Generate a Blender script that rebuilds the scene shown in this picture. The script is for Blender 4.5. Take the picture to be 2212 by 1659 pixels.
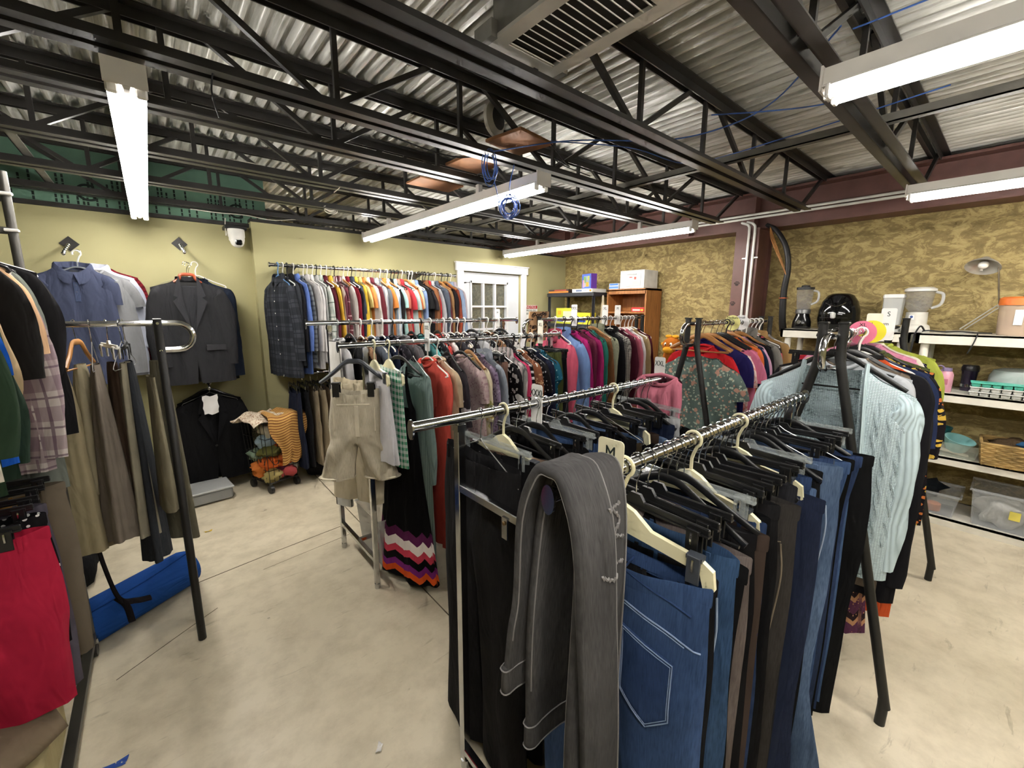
import bpy, math, random
import numpy as np
from mathutils import Matrix, Vector

for o in list(bpy.data.objects):
    bpy.data.objects.remove(o)
SC = bpy.context.scene
COL = SC.collection
PI = math.pi

# ------------------------------------------------------------------ camera
F_PX, PITCH, ROLL, YAW, CAM_H = 912.17, math.radians(10.106), math.radians(0.224), math.radians(40.244), 1.55
_F = np.array([math.sin(YAW), math.cos(YAW), 0]); _R = np.array([math.cos(YAW), -math.sin(YAW), 0]); _U = np.array([0, 0, 1.0])
_F2 = _F * math.cos(PITCH) - _U * math.sin(PITCH); _U2 = _U * math.cos(PITCH) + _F * math.sin(PITCH)
_RR = _R * math.cos(ROLL) + _U2 * math.sin(ROLL); _UU = _U2 * math.cos(ROLL) - _R * math.sin(ROLL)
cam_d = bpy.data.cameras.new('camera'); cam = bpy.data.objects.new('camera', cam_d); COL.objects.link(cam)
cam.matrix_world = Matrix([[_RR[i], _UU[i], -_F2[i], (0, 0, CAM_H)[i]] for i in range(3)] + [[0, 0, 0, 1]])
cam_d.sensor_fit = 'HORIZONTAL'; cam_d.sensor_width = 36; cam_d.lens = F_PX / 2212 * 36
cam_d.clip_start = 0.02
SC.camera = cam
# ------------------------------------------------------------------ world and exposure
world = bpy.data.worlds.new('world'); SC.world = world; world.use_nodes = True
world.node_tree.nodes['Background'].inputs[0].default_value = (0.5, 0.55, 0.6, 1)
world.node_tree.nodes['Background'].inputs[1].default_value = 0.3
SC.view_settings.view_transform = 'Standard'; SC.view_settings.look = 'None'
SC.view_settings.gamma = 1; SC.view_settings.use_curve_mapping = False
SC.view_settings.exposure = 1.32
TUBE_POWER = 30.0
SC.cycles.max_bounces = 7; SC.cycles.diffuse_bounces = 3; SC.cycles.glossy_bounces = 3; SC.cycles.transmission_bounces = 4; SC.cycles.transparent_max_bounces = 8
SC.cycles.use_adaptive_sampling = True; SC.cycles.adaptive_threshold = 0.1; SC.cycles.adaptive_min_samples = 12; SC.cycles.use_denoising = True
SC.cycles.caustics_reflective = False; SC.cycles.caustics_refractive = False

# ------------------------------------------------------------------ helpers
def lin(h, k=1.0):
    if not isinstance(h, str): return (h[0], h[1], h[2], 1)
    h = h.lstrip('#') or 'ffffff'; out = []
    for i in (0, 2, 4):
        c = int(h[i:i + 2], 16) / 255
        out.append(k * (c / 12.92 if c <= 0.04045 else ((c + 0.055) / 1.055) ** 2.4))
    return (*out, 1)

class NT:
    def __init__(s, name):
        s.m = bpy.data.materials.new(name); s.m.use_nodes = True
        s.t = s.m.node_tree; s.b = s.t.nodes['Principled BSDF']
    def n(s, ty, **kw):
        nd = s.t.nodes.new('ShaderNode' + ty)
        for k, v in kw.items():
            if k in nd.inputs: s.set(nd.inputs[k], v)
            else: setattr(nd, k, v)
        return nd
    def set(s, inp, v):
        if hasattr(v, 'is_linked') or isinstance(v, bpy.types.NodeSocket): s.t.links.new(v, inp)
        else: inp.default_value = v
    def math(s, op, a, b=0.0, c=0.0):
        nd = s.t.nodes.new('ShaderNodeMath'); nd.operation = op
        for i, v in enumerate((a, b, c)): s.set(nd.inputs[i], v)
        return nd.outputs[0]
    def mix(s, f, a, b, ty='MIX'):
        nd = s.t.nodes.new('ShaderNodeMix'); nd.data_type = 'RGBA'; nd.blend_type = ty
        s.set(nd.inputs[0], f); s.set(nd.inputs[6], a); s.set(nd.inputs[7], b)
        return nd.outputs[2]
    def ramp(s, f, stops):
        nd = s.t.nodes.new('ShaderNodeValToRGB'); e = nd.color_ramp.elements
        while len(e) < len(stops): e.new(0.5)
        for q, (p, c) in zip(e, stops): q.position = p; q.color = c
        s.set(nd.inputs[0], f); return nd.outputs[0]
    def noise(s, vec, scale, detail=3, rough=0.55, dist=0.0):
        nd = s.n('TexNoise', Scale=scale, Detail=detail, Roughness=rough, Distortion=dist)
        if vec is not None: s.t.links.new(vec, nd.inputs['Vector'])
        return nd
    def bump(s, h, strength=0.3, dist=0.005):
        nd = s.n('Bump', Strength=strength, Distance=dist); s.t.links.new(h, nd.inputs['Height'])
        s.t.links.new(nd.outputs[0], s.b.inputs['Normal'])
    def out(s, color=None, rough=None, metal=None, **kw):
        if color is not None: s.set(s.b.inputs['Base Color'], color)
        if rough is not None: s.set(s.b.inputs['Roughness'], rough)
        if metal is not None: s.set(s.b.inputs['Metallic'], metal)
        for k, v in kw.items(): s.set(s.b.inputs[k.replace('_', ' ')], v)
        return s.m

_mc = {}
def pm(hexc, rough=0.5, metal=0.0, grain=0.08, name=None, bump=0.0, **kw):
    """plain painted / plastic / metal surface with slight procedural grain"""
    key = ('pm', hexc, rough, metal, grain, bump, tuple(sorted(kw.items())))
    if key in _mc: return _mc[key]
    t = NT(name or 'surface'); tc = t.n('TexCoord')
    nz = t.noise(tc.outputs['Object'], 9.0, 2)
    base = lin(hexc)
    dark = tuple(c * (1 - 2.2 * grain) for c in base[:3]) + (1,)
    lite = tuple(min(1, c * (1 + grain)) for c in base[:3]) + (1,)
    col = t.ramp(nz.outputs[0], [(0.3, dark), (0.7, lite)])
    if bump:
        n2 = t.noise(tc.outputs['Object'], 160.0, 2); t.bump(n2.outputs[0], bump, 0.002)
    m = t.out(col, rough, metal, **kw)
    _mc[key] = m; return m

def glass(hexc='#ffffff', rough=0.05, alpha=0.25, name='clear_plastic'):
    key = ('gl', hexc, rough, alpha)
    if key in _mc: return _mc[key]
    t = NT(name); tc = t.n('TexCoord'); nz = t.noise(tc.outputs['Object'], 14.0, 2)
    col = t.mix(nz.outputs[0], lin(hexc), lin(hexc, 0.85))
    m = t.out(col, rough, 0.0, Alpha=alpha, IOR=1.45)
    _mc[key] = m; return m

def chrome():
    return pm('#c9cacc', 0.13, 1.0, 0.03, 'chrome')

CN = 0
def cloth(hexc, kind='plain', hex2='#ffffff', scale=1.0, hex3=None):
    """woven cloth; UV is in metres (u across, v down the garment)"""
    key = ('cl', hexc, kind, hex2, scale, hex3)
    if key in _mc: return _mc[key]
    t = NT('cloth_' + kind); uv = t.n('UVMap').outputs[0]
    tc = t.n('TexCoord'); ob = tc.outputs['Object']
    sep = t.n('SeparateXYZ', Vector=uv); u, v = sep.outputs[0], sep.outputs[1]
    KA = 0.86
    a, b = lin(hexc, KA), lin(hex2, KA); c = lin(hex3, KA) if hex3 else b
    soft = t.noise(ob, 11.0, 2)
    da = tuple(x * 0.78 for x in a[:3]) + (1,)
    base = t.mix(soft.outputs[0], da, tuple(min(1, x * 1.12) for x in a[:3]) + (1,))
    rough, h = 0.9, None
    def band(x, freq, duty, ph=0.0):
        fr = t.math('FRACT', t.math('MULTIPLY_ADD', x, freq, ph)); return t.math('LESS_THAN', fr, duty)
    col = base
    if kind == 'denim':
        st = t.n('Mapping', Scale=(1, 0.08, 1)); t.t.links.new(uv, st.inputs[0])
        n1 = t.noise(st.outputs[0], 420.0, 2); n2 = t.noise(ob, 5.0, 3)
        f = t.math('MULTIPLY', t.math('MULTIPLY', n1.outputs[0], n2.outputs[0]), 1.9)
        col = t.mix(t.math('MINIMUM', f, 0.8), tuple(x * 0.62 for x in a[:3]) + (1,), b)
    elif kind == 'heather':
        n1 = t.noise(uv, 260.0, 3); col = t.mix(t.math('MULTIPLY', n1.outputs[0], 0.8), base, b)
    elif kind == 'hstripe':
        col = t.mix(band(v, 22 * scale, 0.4), base, b)
    elif kind == 'vstripe':
        col = t.mix(band(u, 22 * scale, 0.42), base, b)
        if hex3: col = t.mix(band(u, 22 * scale, 0.12, 0.3), col, c)
    elif kind == 'plaid':
        fu, fv = band(u, 11 * scale, 0.5), band(v, 11 * scale, 0.5)
        col = t.mix(t.math('MULTIPLY', fu, 0.5), base, b); col = t.mix(t.math('MULTIPLY', fv, 0.5), col, b)
        l = t.math('MAXIMUM', band(u, 11 * scale, 0.07, 0.25), band(v, 11 * scale, 0.07, 0.25))
        col = t.mix(t.math('MULTIPLY', l, 0.75), col, c)
    elif kind == 'gingham':
        s2 = t.math('ADD', band(u, 32 * scale, 0.5), band(v, 32 * scale, 0.5))
        col = t.mix(t.math('MULTIPLY', s2, 0.5), base, b)
    elif kind == 'floral':
        vo = t.n('TexVoronoi', Scale=46 * scale); t.t.links.new(uv, vo.inputs['Vector'])
        nz = t.noise(uv, 60 * scale, 2)
        d = t.math('ADD', vo.outputs['Distance'], t.math('MULTIPLY_ADD', nz.outputs[0], 0.5, -0.25))
        cell = t.n('SeparateColor', Color=vo.outputs['Color'])
        pet = t.mix(t.math('GREATER_THAN', cell.outputs[0], 0.66), b, c)
        col = t.mix(t.math('LESS_THAN', d, 0.36), base, pet)
        v2 = t.n('TexVoronoi', Scale=15 * scale); t.t.links.new(uv, v2.inputs['Vector'])
        col = t.mix(t.math('LESS_THAN', t.math('ADD', v2.outputs['Distance'], t.math('MULTIPLY_ADD', nz.outputs[0], 0.4, -0.2)), 0.24), col, c)
    elif kind == 'leopard':
        vo = t.n('TexVoronoi', Scale=38 * scale); t.t.links.new(uv, vo.inputs['Vector'])
        nz = t.noise(uv, 70 * scale, 2)
        d = t.math('ADD', vo.outputs['Distance'], t.math('MULTIPLY_ADD', nz.outputs[0], 0.5, -0.25))
        r1 = t.math('MULTIPLY', t.math('GREATER_THAN', d, 0.25), t.math('LESS_THAN', d, 0.46))
        col = t.mix(r1, base, b); col = t.mix(t.math('LESS_THAN', d, 0.2), col, c)
    elif kind == 'dots':
        vo = t.n('TexVoronoi', Scale=40 * scale, Randomness=0.35); t.t.links.new(uv, vo.inputs['Vector'])
        col = t.mix(t.math('LESS_THAN', vo.outputs['Distance'], 0.2), base, b)
    elif kind == 'tiedye':
        nz = t.noise(uv, 9 * scale, 5, 0.7, 1.5)
        col = t.ramp(nz.outputs[0], [(0.36, a), (0.5, b), (0.62, c), (0.75, a)])
    elif kind == 'knit':
        wv = t.math('ABSOLUTE', t.math('SINE', t.math('MULTIPLY', u, 380.0 * scale)))
        w2 = t.math('ABSOLUTE', t.math('SINE', t.math('MULTIPLY', v, 520.0 * scale)))
        h = t.math('MULTIPLY', wv, w2)
        col = t.mix(h, tuple(x * 0.72 for x in a[:3]) + (1,), base)
        t.bump(h, 0.6, 0.004)
    elif kind == 'rib':
        h = t.math('ABSOLUTE', t.math('SINE', t.math('MULTIPLY', u, 330.0 * scale)))
        col = t.mix(h, tuple(x * 0.62 for x in a[:3]) + (1,), base)
        t.bump(h, 0.5, 0.003)
    elif kind == 'cord':
        h = t.math('ABSOLUTE', t.math('SINE', t.math('MULTIPLY', u, 1000.0 * scale)))
        col = t.mix(h, tuple(x * 0.75 for x in a[:3]) + (1,), base)
    elif kind == 'print':       # ornamental zigzag print
        z = t.math('ABSOLUTE', t.math('SUBTRACT', t.math('FRACT', t.math('MULTIPLY', u, 7 * scale)), 0.5))
        w = t.math('FRACT', t.math('MULTIPLY_ADD', v, 9 * scale, z))
        col = t.mix(t.math('LESS_THAN', w, 0.28), base, b); col = t.mix(t.math('GREATER_THAN', w, 0.8), col, c)
        vo = t.n('TexVoronoi', Scale=60 * scale); t.t.links.new(uv, vo.inputs['Vector'])
        col = t.mix(t.math('LESS_THAN', vo.outputs['Distance'], 0.22), col, c)
    elif kind == 'hemband':     # plain above, chevron colour bands near the hem (v measured from the hem up)
        z = t.math('MULTIPLY', t.math('PINGPONG', u, 0.035), 0.9)
        w = t.math('ADD', v, z)
        P = lin('#f2e9e6'); stops = [(0, lin('#0b0a0c')), (0.11, lin('#e05a26')), (0.22, lin('#7d2a7a')), (0.33, lin('#100d10')),
             (0.46, lin('#d0435a')), (0.58, P), (0.74, lin('#5e2450')), (0.9, lin('#0b0a0c'))]
        nd = t.t.nodes.new('ShaderNodeValToRGB'); nd.color_ramp.interpolation = 'CONSTANT'; e = nd.color_ramp.elements
        while len(e) < len(stops): e.new(0.5)
        for q, (p, cc) in zip(e, stops): q.position = p; q.color = cc
        t.set(nd.inputs[0], t.math('DIVIDE', w, 0.34)); col = nd.outputs[0]
    if kind == 'satin': rough = 0.45
    if h is None:
        mp = t.n('Mapping', Scale=(1, 1, .32)); t.t.links.new(ob, mp.inputs[0])
        wr = t.noise(mp.outputs[0], 17.0, 2, .5, .9)
        t.bump(wr.outputs[0], 0.55, 0.02)
    m = t.out(col, rough, 0.0)
    t.b.inputs['Specular IOR Level'].default_value = 0.4 if kind == 'satin' else 0.12
    _mc[key] = m; return m

# ------------------------------------------------------------------ mesh building
class MB:
    def __init__(s): s.v = []; s.f = []; s.uv = []; s.n = 0; s.mi = []
    def add(s, V, F, UV=None, mi=0):
        V = np.asarray(V, float).reshape(-1, 3); s.v.append(V)
        if UV is None: UV = np.zeros((len(V), 2)); UV[:, 0] = V[:, 0] + V[:, 1]; UV[:, 1] = V[:, 2]
        s.uv.append(np.asarray(UV, float))
        s.f.extend([tuple(i + s.n for i in f) for f in F]); s.mi.extend([mi] * len(F)); s.n += len(V)
        return s
    def box(s, c, d, R=None, mi=0, bev=0.0):
        h = np.array(d, float) / 2; c = np.array(c, float)
        if bev <= 0:
            V = np.array([[x, y, z] for x in (-1, 1) for y in (-1, 1) for z in (-1, 1)]) * h
            F = [(0, 1, 3, 2), (4, 6, 7, 5), (0, 4, 5, 1), (2, 3, 7, 6), (0, 2, 6, 4), (1, 5, 7, 3)]
        else:
            bev = min(bev, h.min() * 0.9); V = []; idx = {}
            for x in (-1, 1):
                for y in (-1, 1):
                    for z in (-1, 1):
                        for a in range(3):
                            p = np.array([x, y, z]) * (h - bev); p[a] = (x, y, z)[a] * h[a]
                            idx[(x, y, z, a)] = len(V); V.append(p)
            F = []
            for a in range(3):
                b, cc = (a + 1) % 3, (a + 2) % 3
                for sg in (-1, 1):
                    q = []
                    for (p1, p2) in ((-1, -1), (1, -1), (1, 1), (-1, 1)):
                        k = [0, 0, 0]; k[a] = sg; k[b] = p1; k[cc] = p2; q.append(idx[(*k, a)])
                    F.append(tuple(q if sg > 0 else q[::-1]))
            for a in range(3):
                b, cc = (a + 1) % 3, (a + 2) % 3
                for s1 in (-1, 1):
                    for s2 in (-1, 1):
                        q = []
                        for e, ax in ((-1, b), (1, b), (1, cc), (-1, cc)):
                            k = [0, 0, 0]; k[a] = e; k[b] = s1; k[cc] = s2; q.append(idx[(*k, ax)])
                        F.append(tuple(q if s1 * s2 > 0 else q[::-1]))
            for x in (-1, 1):
                for y in (-1, 1):
                    for z in (-1, 1):
                        q = [idx[(x, y, z, a)] for a in range(3)]
                        F.append(tuple(q if x * y * z > 0 else q[::-1]))
            V = np.array(V)
        if R is not None: V = V @ np.asarray(R).T
        return s.add(V + c, F, None, mi)
    def grid(s, P, cu=False, UV=None, mi=0, cv=False):
        P = np.asarray(P, float); nv, nu = P.shape[:2]; F = []
        for j in range(nv if cv else nv - 1):
            for i in range(nu if cu else nu - 1):
                a = j * nu + i; b = j * nu + (i + 1) % nu; k = ((j + 1) % nv) * nu
                F.append((a, b, k + (i + 1) % nu, k + i))
        return s.add(P.reshape(-1, 3), F, None if UV is None else np.asarray(UV).reshape(-1, 2), mi)
    def tube(s, path, r, n=8, closed=False, cap=True, mi=0, ry=None, up=None):
        P = np.asarray(path, float); m = len(P)
        r = np.broadcast_to(np.asarray(r, float), (m,)); ry = r if ry is None else np.broadcast_to(np.asarray(ry, float), (m,))
        T = np.roll(P, -1, 0) - np.roll(P, 1, 0)
        if not closed: T[0] = P[1] - P[0]; T[-1] = P[-1] - P[-2]
        T /= np.linalg.norm(T, axis=1)[:, None] + 1e-12
        if up is None:
            up = np.array([0, 0, 1.0]) if abs(T[0][2]) < 0.9 else np.array([0, 1.0, 0])
        N = up - T[0] * (up @ T[0]); N /= np.linalg.norm(N); rings = []; L = 0; uvs = []
        th = np.linspace(0, 2 * PI, n, endpoint=False)
        for i in range(m):
            N = N - T[i] * (N @ T[i]); N /= np.linalg.norm(N) + 1e-12; B = np.cross(T[i], N)
            rings.append(P[i] + np.outer(np.cos(th) * r[i], N) + np.outer(np.sin(th) * ry[i], B))
            if i: L += np.linalg.norm(P[i] - P[i - 1])
            uvs.append(np.stack([th * r[i], np.full(n, L)], 1))
        k = s.n; s.grid(np.array(rings), True, np.array(uvs), mi, closed)
        if cap and not closed:
            s.f.append(tuple(range(k + n - 1, k - 1, -1))); s.f.append(tuple(range(k + (m - 1) * n, k + m * n))); s.mi += [mi, mi]
        return s
    def cyl(s, a, b, r, n=12, mi=0, r2=None):
        return s.tube([a, b], [r, r if r2 is None else r2], n, mi=mi)
    def lathe(s, prof, n=24, c=(0, 0, 0), mi=0, sx=1.0, sy=1.0):
        prof = np.asarray(prof, float); th = np.linspace(0, 2 * PI, n, endpoint=False)
        P = np.stack([np.outer(prof[:, 0], np.cos(th)) * sx, np.outer(prof[:, 0], np.sin(th)) * sy, np.repeat(prof[:, 1:2], n, 1)], 2) + np.array(c)
        return s.grid(P, True, None, mi)
    def prism(s, poly, t, frame=None, c=(0, 0, 0), mi=0):
        """poly in local (x,z), thickness t along y, optional 3x3 frame"""
        P = np.asarray(poly, float); n = len(P); V = np.zeros((2 * n, 3))
        V[:n, 0] = P[:, 0]; V[:n, 2] = P[:, 1]; V[:n, 1] = -t / 2; V[n:] = V[:n]; V[n:, 1] = t / 2
        if frame is not None: V = V @ np.asarray(frame).T
        F = [tuple(range(n)), tuple(range(2 * n - 1, n - 1, -1))] + [(i, i + n, (i + 1) % n + n, (i + 1) % n) for i in range(n)]
        return s.add(V + np.array(c), F, None, mi)
    def sphere(s, c, r, n=12, m=8, mi=0):
        ph = np.linspace(-PI / 2, PI / 2, m + 1); r = np.broadcast_to(np.asarray(r, float), (3,))
        th = np.linspace(0, 2 * PI, n, endpoint=False)
        P = np.stack([np.outer(np.cos(ph), np.cos(th)) * r[0], np.outer(np.cos(ph), np.sin(th)) * r[1], np.repeat(np.sin(ph)[:, None], n, 1) * r[2]], 2)
        return s.grid(P + np.array(c, float), True, None, mi)
    def mesh(s, name, mats, smooth=True):
        V = np.concatenate(s.v); UV = np.concatenate(s.uv)
        me = bpy.data.meshes.new(name); me.from_pydata(V.tolist(), [], s.f)
        li = np.zeros(len(me.loops), np.int32); me.loops.foreach_get('vertex_index', li)
        uvl = me.uv_layers.new(name='UVMap'); uvl.data.foreach_set('uv', UV[li].ravel())
        if not isinstance(mats, (list, tuple)): mats = [mats]
        for m in mats: me.materials.append(m)
        if len(mats) > 1: me.polygons.foreach_set('material_index', s.mi)
        if smooth:
            me.polygons.foreach_set('use_smooth', [True] * len(me.polygons))
            try: me.set_sharp_from_angle(angle=math.radians(42 if smooth is True else smooth))
            except Exception: pass
        me.update(); return me
    def build(s, name, mats, parent=None, loc=(0, 0, 0), rot=(0, 0, 0), smooth=True, label=None):
        return put(name, s.mesh(name, mats, smooth), parent, loc, rot, label)

def put(name, me, parent=None, loc=(0, 0, 0), rot=(0, 0, 0), label=None):
    o = bpy.data.objects.new(name, me); COL.objects.link(o); o.location = loc; o.rotation_euler = rot
    if parent is not None: o.parent = parent
    if label: o['label'] = label
    return o
def tag(o, label=None, cat=None, group=None, kind=None):
    if label: o['label'] = label
    if cat: o['category'] = cat
    if group: o['group'] = group
    if kind: o['kind'] = kind
    return o
def thing(name, label, cat, loc=(0, 0, 0), rz=0.0, group=None, rot=None):
    o = bpy.data.objects.new(name, None); COL.objects.link(o); o.empty_display_size = 0.05
    o.location = loc; o.rotation_euler = rot if rot is not None else (0, 0, rz)
    return tag(o, label, cat, group)
def B(*boxes, bev=0.0):
    m = MB()
    for c, d in boxes: m.box(c, d, bev=bev)
    return m
def BB(x0, x1, y0, y1, z0, z1, bev=0.0, m=None):
    return (m or MB()).box(((x0 + x1) / 2, (y0 + y1) / 2, (z0 + z1) / 2), (abs(x1 - x0), abs(y1 - y0), abs(z1 - z0)), bev=bev)
def rotz(a):
    return np.array([[math.cos(a), -math.sin(a), 0], [math.sin(a), math.cos(a), 0], [0, 0, 1.0]])
def smooth_path(pts, k=6):
    """Catmull-Rom through the points"""
    P = np.asarray(pts, float); P = np.vstack([2 * P[0] - P[1], P, 2 * P[-1] - P[-2]]); out = []
    for i in range(1, len(P) - 2):
        for t in np.linspace(0, 1, k, endpoint=False):
            a, b, c, d = P[i - 1], P[i], P[i + 1], P[i + 2]
            out.append(0.5 * ((2 * b) + (-a + c) * t + (2 * a - 5 * b + 4 * c - d) * t * t + (-a + 3 * b - 3 * c + d) * t ** 3))
    out.append(P[-2]); return np.array(out)
def text(s, size, mat, parent, loc, rot, name='lettering', depth=0.0004, align='CENTER', sx=1.0):
    cu = bpy.data.curves.new('lettering', 'FONT'); cu.body = s; cu.size = size; cu.align_x = align; cu.align_y = 'CENTER'; cu.extrude = depth
    t = bpy.data.objects.new('lettering', cu); COL.objects.link(t)
    dg = bpy.context.evaluated_depsgraph_get(); me = bpy.data.meshes.new_from_object(t.evaluated_get(dg))
    bpy.data.objects.remove(t); me.materials.clear(); me.materials.append(mat)
    o = put(name, me, parent, loc, rot); o.scale = (sx, 1, 1); return o
from mathutils.bvhtree import BVHTree
def front_y(o, part='legs'):
    """returns f(x, z) -> y of the front (-y) surface of a part of o, in local coordinates"""
    c = [q for q in o.children if q.name.split('.')[0] == part]
    trees = [BVHTree.FromPolygons([v.co for v in q.data.vertices], [tuple(p.vertices) for p in q.data.polygons]) for q in c]
    def f(x, z, off=.002, default=-.03):
        best = None
        for t in trees:
            h = t.ray_cast(Vector((x, -1, z)), Vector((0, 1, 0)))
            if h[0] is not None and (best is None or h[0].y < best): best = h[0].y
        return (default if best is None else best) - off
    return f
ONES = ['', 'first', 'second', 'third', 'fourth', 'fifth', 'sixth', 'seventh', 'eighth', 'ninth', 'tenth', 'eleventh', 'twelfth', 'thirteenth',
        'fourteenth', 'fifteenth', 'sixteenth', 'seventeenth', 'eighteenth', 'nineteenth']
TENS = {2: 'twent', 3: 'thirt', 4: 'fort', 5: 'fift', 6: 'sixt', 7: 'sevent'}
def ordn(n):
    if n < 20: return ONES[n]
    return TENS[n // 10] + 'ieth' if n % 10 == 0 else TENS[n // 10] + 'y-' + ONES[n % 10]
# ================================================================== THE SETTING
def concrete():
    t = NT('concrete_floor'); ob = t.n('TexCoord').outputs['Object']
    n1 = t.noise(ob, 0.9, 5, 0.6, 0.4); n2 = t.noise(ob, 7.0, 6, 0.65); n3 = t.noise(ob, 60.0, 3)
    st = t.n('Mapping', Scale=(1, 5, 1), Rotation=(0, 0, 0.5)); t.t.links.new(ob, st.inputs[0])
    n4 = t.noise(st.outputs[0], 5.0, 4, 0.7, 0.6)
    c = t.ramp(n1.outputs[0], [(0.3, lin('#b9af97')), (0.55, lin('#cec3ab')), (0.75, lin('#d8cdb6'))])
    c = t.mix(t.ramp(n2.outputs[0], [(0.42, (0, 0, 0, 1)), (0.75, (0.5, 0.5, 0.5, 1))]), c, lin('#8d8168'))
    c = t.mix(t.ramp(n4.outputs[0], [(0.62, (0, 0, 0, 1)), (0.72, (0.45, 0.45, 0.45, 1))]), c, lin('#7a6f5a'))
    vo = t.n('TexVoronoi', Scale=2.6); t.t.links.new(ob, vo.inputs['Vector'])
    spot = t.math('MULTIPLY', t.math('LESS_THAN', t.math('ADD', vo.outputs['Distance'], t.math('MULTIPLY', n2.outputs[0], 0.06)), 0.065), 0.5)
    c = t.mix(spot, c, lin('#5f5646'))
    t.bump(t.math('ADD', n2.outputs[0], t.math('MULTIPLY', n3.outputs[0], 0.3)), 0.12, 0.004)
    return t.out(c, t.ramp(n2.outputs[0], [(0.3, (0.32,) * 3 + (1,)), (0.7, (0.55,) * 3 + (1,))]))
def yellow_paint():
    t = NT('yellow_wall_paint'); ob = t.n('TexCoord').outputs['Object']
    n1 = t.noise(ob, 1.4, 3); n2 = t.noise(ob, 240.0, 2)
    c = t.ramp(n1.outputs[0], [(0.3, lin('#a9a378')), (0.7, lin('#b2ac80'))]); t.bump(n2.outputs[0], 0.15, 0.001)
    return t.out(c, 0.75)
def stucco():
    t = NT('brown_stucco'); ob = t.n('TexCoord').outputs['Object']
    st = t.n('Mapping', Scale=(1, 1, 1.7)); t.t.links.new(ob, st.inputs[0])
    n1 = t.noise(st.outputs[0], 6.5, 7, 0.68, 1.7); n2 = t.noise(ob, 1.2, 3); n3 = t.noise(st.outputs[0], 19.0, 4, 0.6, 1.2)
    h = t.math('ADD', n1.outputs[0], t.math('MULTIPLY', n3.outputs[0], 0.35))
    c = t.ramp(h, [(0.48, lin('#7a683f')), (0.66, lin('#8e7b4c')), (0.70, lin('#a9945f')), (0.80, lin('#b9a670'))])
    c = t.mix(t.math('MULTIPLY', n2.outputs[0], 0.35), c, lin('#8b7c52'))
    t.bump(h, 0.55, 0.02)
    return t.out(c, 0.72)
def galv():
    t = NT('galvanised_deck'); ob = t.n('TexCoord').outputs['Object']
    st = t.n('Mapping', Scale=(14, 0.7, 1)); t.t.links.new(ob, st.inputs[0])
    n1 = t.noise(st.outputs[0], 2.2, 5, 0.7); n2 = t.noise(ob, 1.6, 3)
    c = t.ramp(n1.outputs[0], [(0.28, lin('#8b8b83')), (0.46, lin('#cfcec6')), (0.62, lin('#f7f6f2'))])
    c = t.mix(t.math('MULTIPLY', n2.outputs[0], 0.4), c, lin('#8f8d82'))
    return t.out(c, 0.32, 0.25)
M_CONC, M_YEL, M_STUC, M_GALV = concrete(), yellow_paint(), stucco(), galv()
M_STEEL = pm('#2c2a28', 0.36, 0.0, 0.15, 'black_painted_steel')
M_BROWN = pm('#6a4740', 0.5, 0.0, 0.08, 'brown_painted_steel')
M_WHITE = pm('#e9e8e6', 0.45, 0.0, 0.03, 'white_paint')
M_CHROME = chrome()
M_BLACK = pm('#151516', 0.38, 0.0, 0.1, 'black_plastic')

fl = BB(-3.2, 4.95, -3.2, 7.2, -0.12, 0.0).build('floor', M_CONC, smooth=False); tag(fl, kind='structure', label='scuffed beige concrete floor')
M_JOINT = pm('#5c523f', 0.9, 0, 0.2, 'joint_dirt')
def joint(pts, w=0.006):
    m = MB()
    for (x0, y0), (x1, y1) in zip(pts[:-1], pts[1:]):
        a = math.atan2(y1 - y0, x1 - x0); m.box(((x0 + x1) / 2, (y0 + y1) / 2, 0.0004), (math.hypot(x1 - x0, y1 - y0), w, 0.0012), rotz(a))
    m.build('floor_joint', M_JOINT, fl, smooth=False)
joint([(1.02, 4.3), (1.01, 3.1), (1.0, 1.7), (1.0, -1.5)])
joint([(-1.2, 2.64), (0.044, 2.82), (0.46, 2.89), (0.9, 2.95)])
joint([(-0.28, 2.246), (-0.06, 2.395), (0.1, 2.50)], 0.003)
joint([(0.35, 2.72), (0.9, 2.80)], 0.002)

def wallobj(name, m, mat): return tag(m.build(name, mat, smooth=False), kind='structure')
wallobj('wall_back_left', BB(-3.2, 0.75, 4.5, 4.62, 0, 2.245), M_YEL)
m = BB(0.75, 2.94, 4.4, 4.62, 0, 2.285); BB(3.87, 4.75, 4.4, 4.62, 0, 2.285, m=m); BB(2.94, 3.87, 4.4, 4.62, 2.0, 2.285, m=m)
wallobj('wall_back_right', m, M_YEL)
wallobj('wall_right', BB(4.75, 4.9, -3.2, 7.2, 0, 2.78), M_STUC)
wallobj('wall_left', BB(-3.3, -3.2, -3.2, 4.62, 0, 2.78), M_YEL)
wallobj('wall_front', BB(-3.2, 4.9, -3.3, -3.2, 0, 2.78), M_YEL)
wallobj('wall_far', BB(0.9, 4.9, 7.2, 7.3, 0, 2.78), M_STUC)
wallobj('wall_far_side', BB(0.8, 0.9, 4.62, 7.2, 0, 2.78), M_STUC)
wallobj('trim_1', BB(-3.2, 0.75, 4.47, 4.6, 2.245, 2.275), pm('#2a2724', 0.7, 0, 0.2))
wallobj('trim_2', BB(0.75, 4.72, 4.42, 4.6, 2.285, 2.315), pm('#2a2724', 0.7, 0, 0.2))
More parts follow.
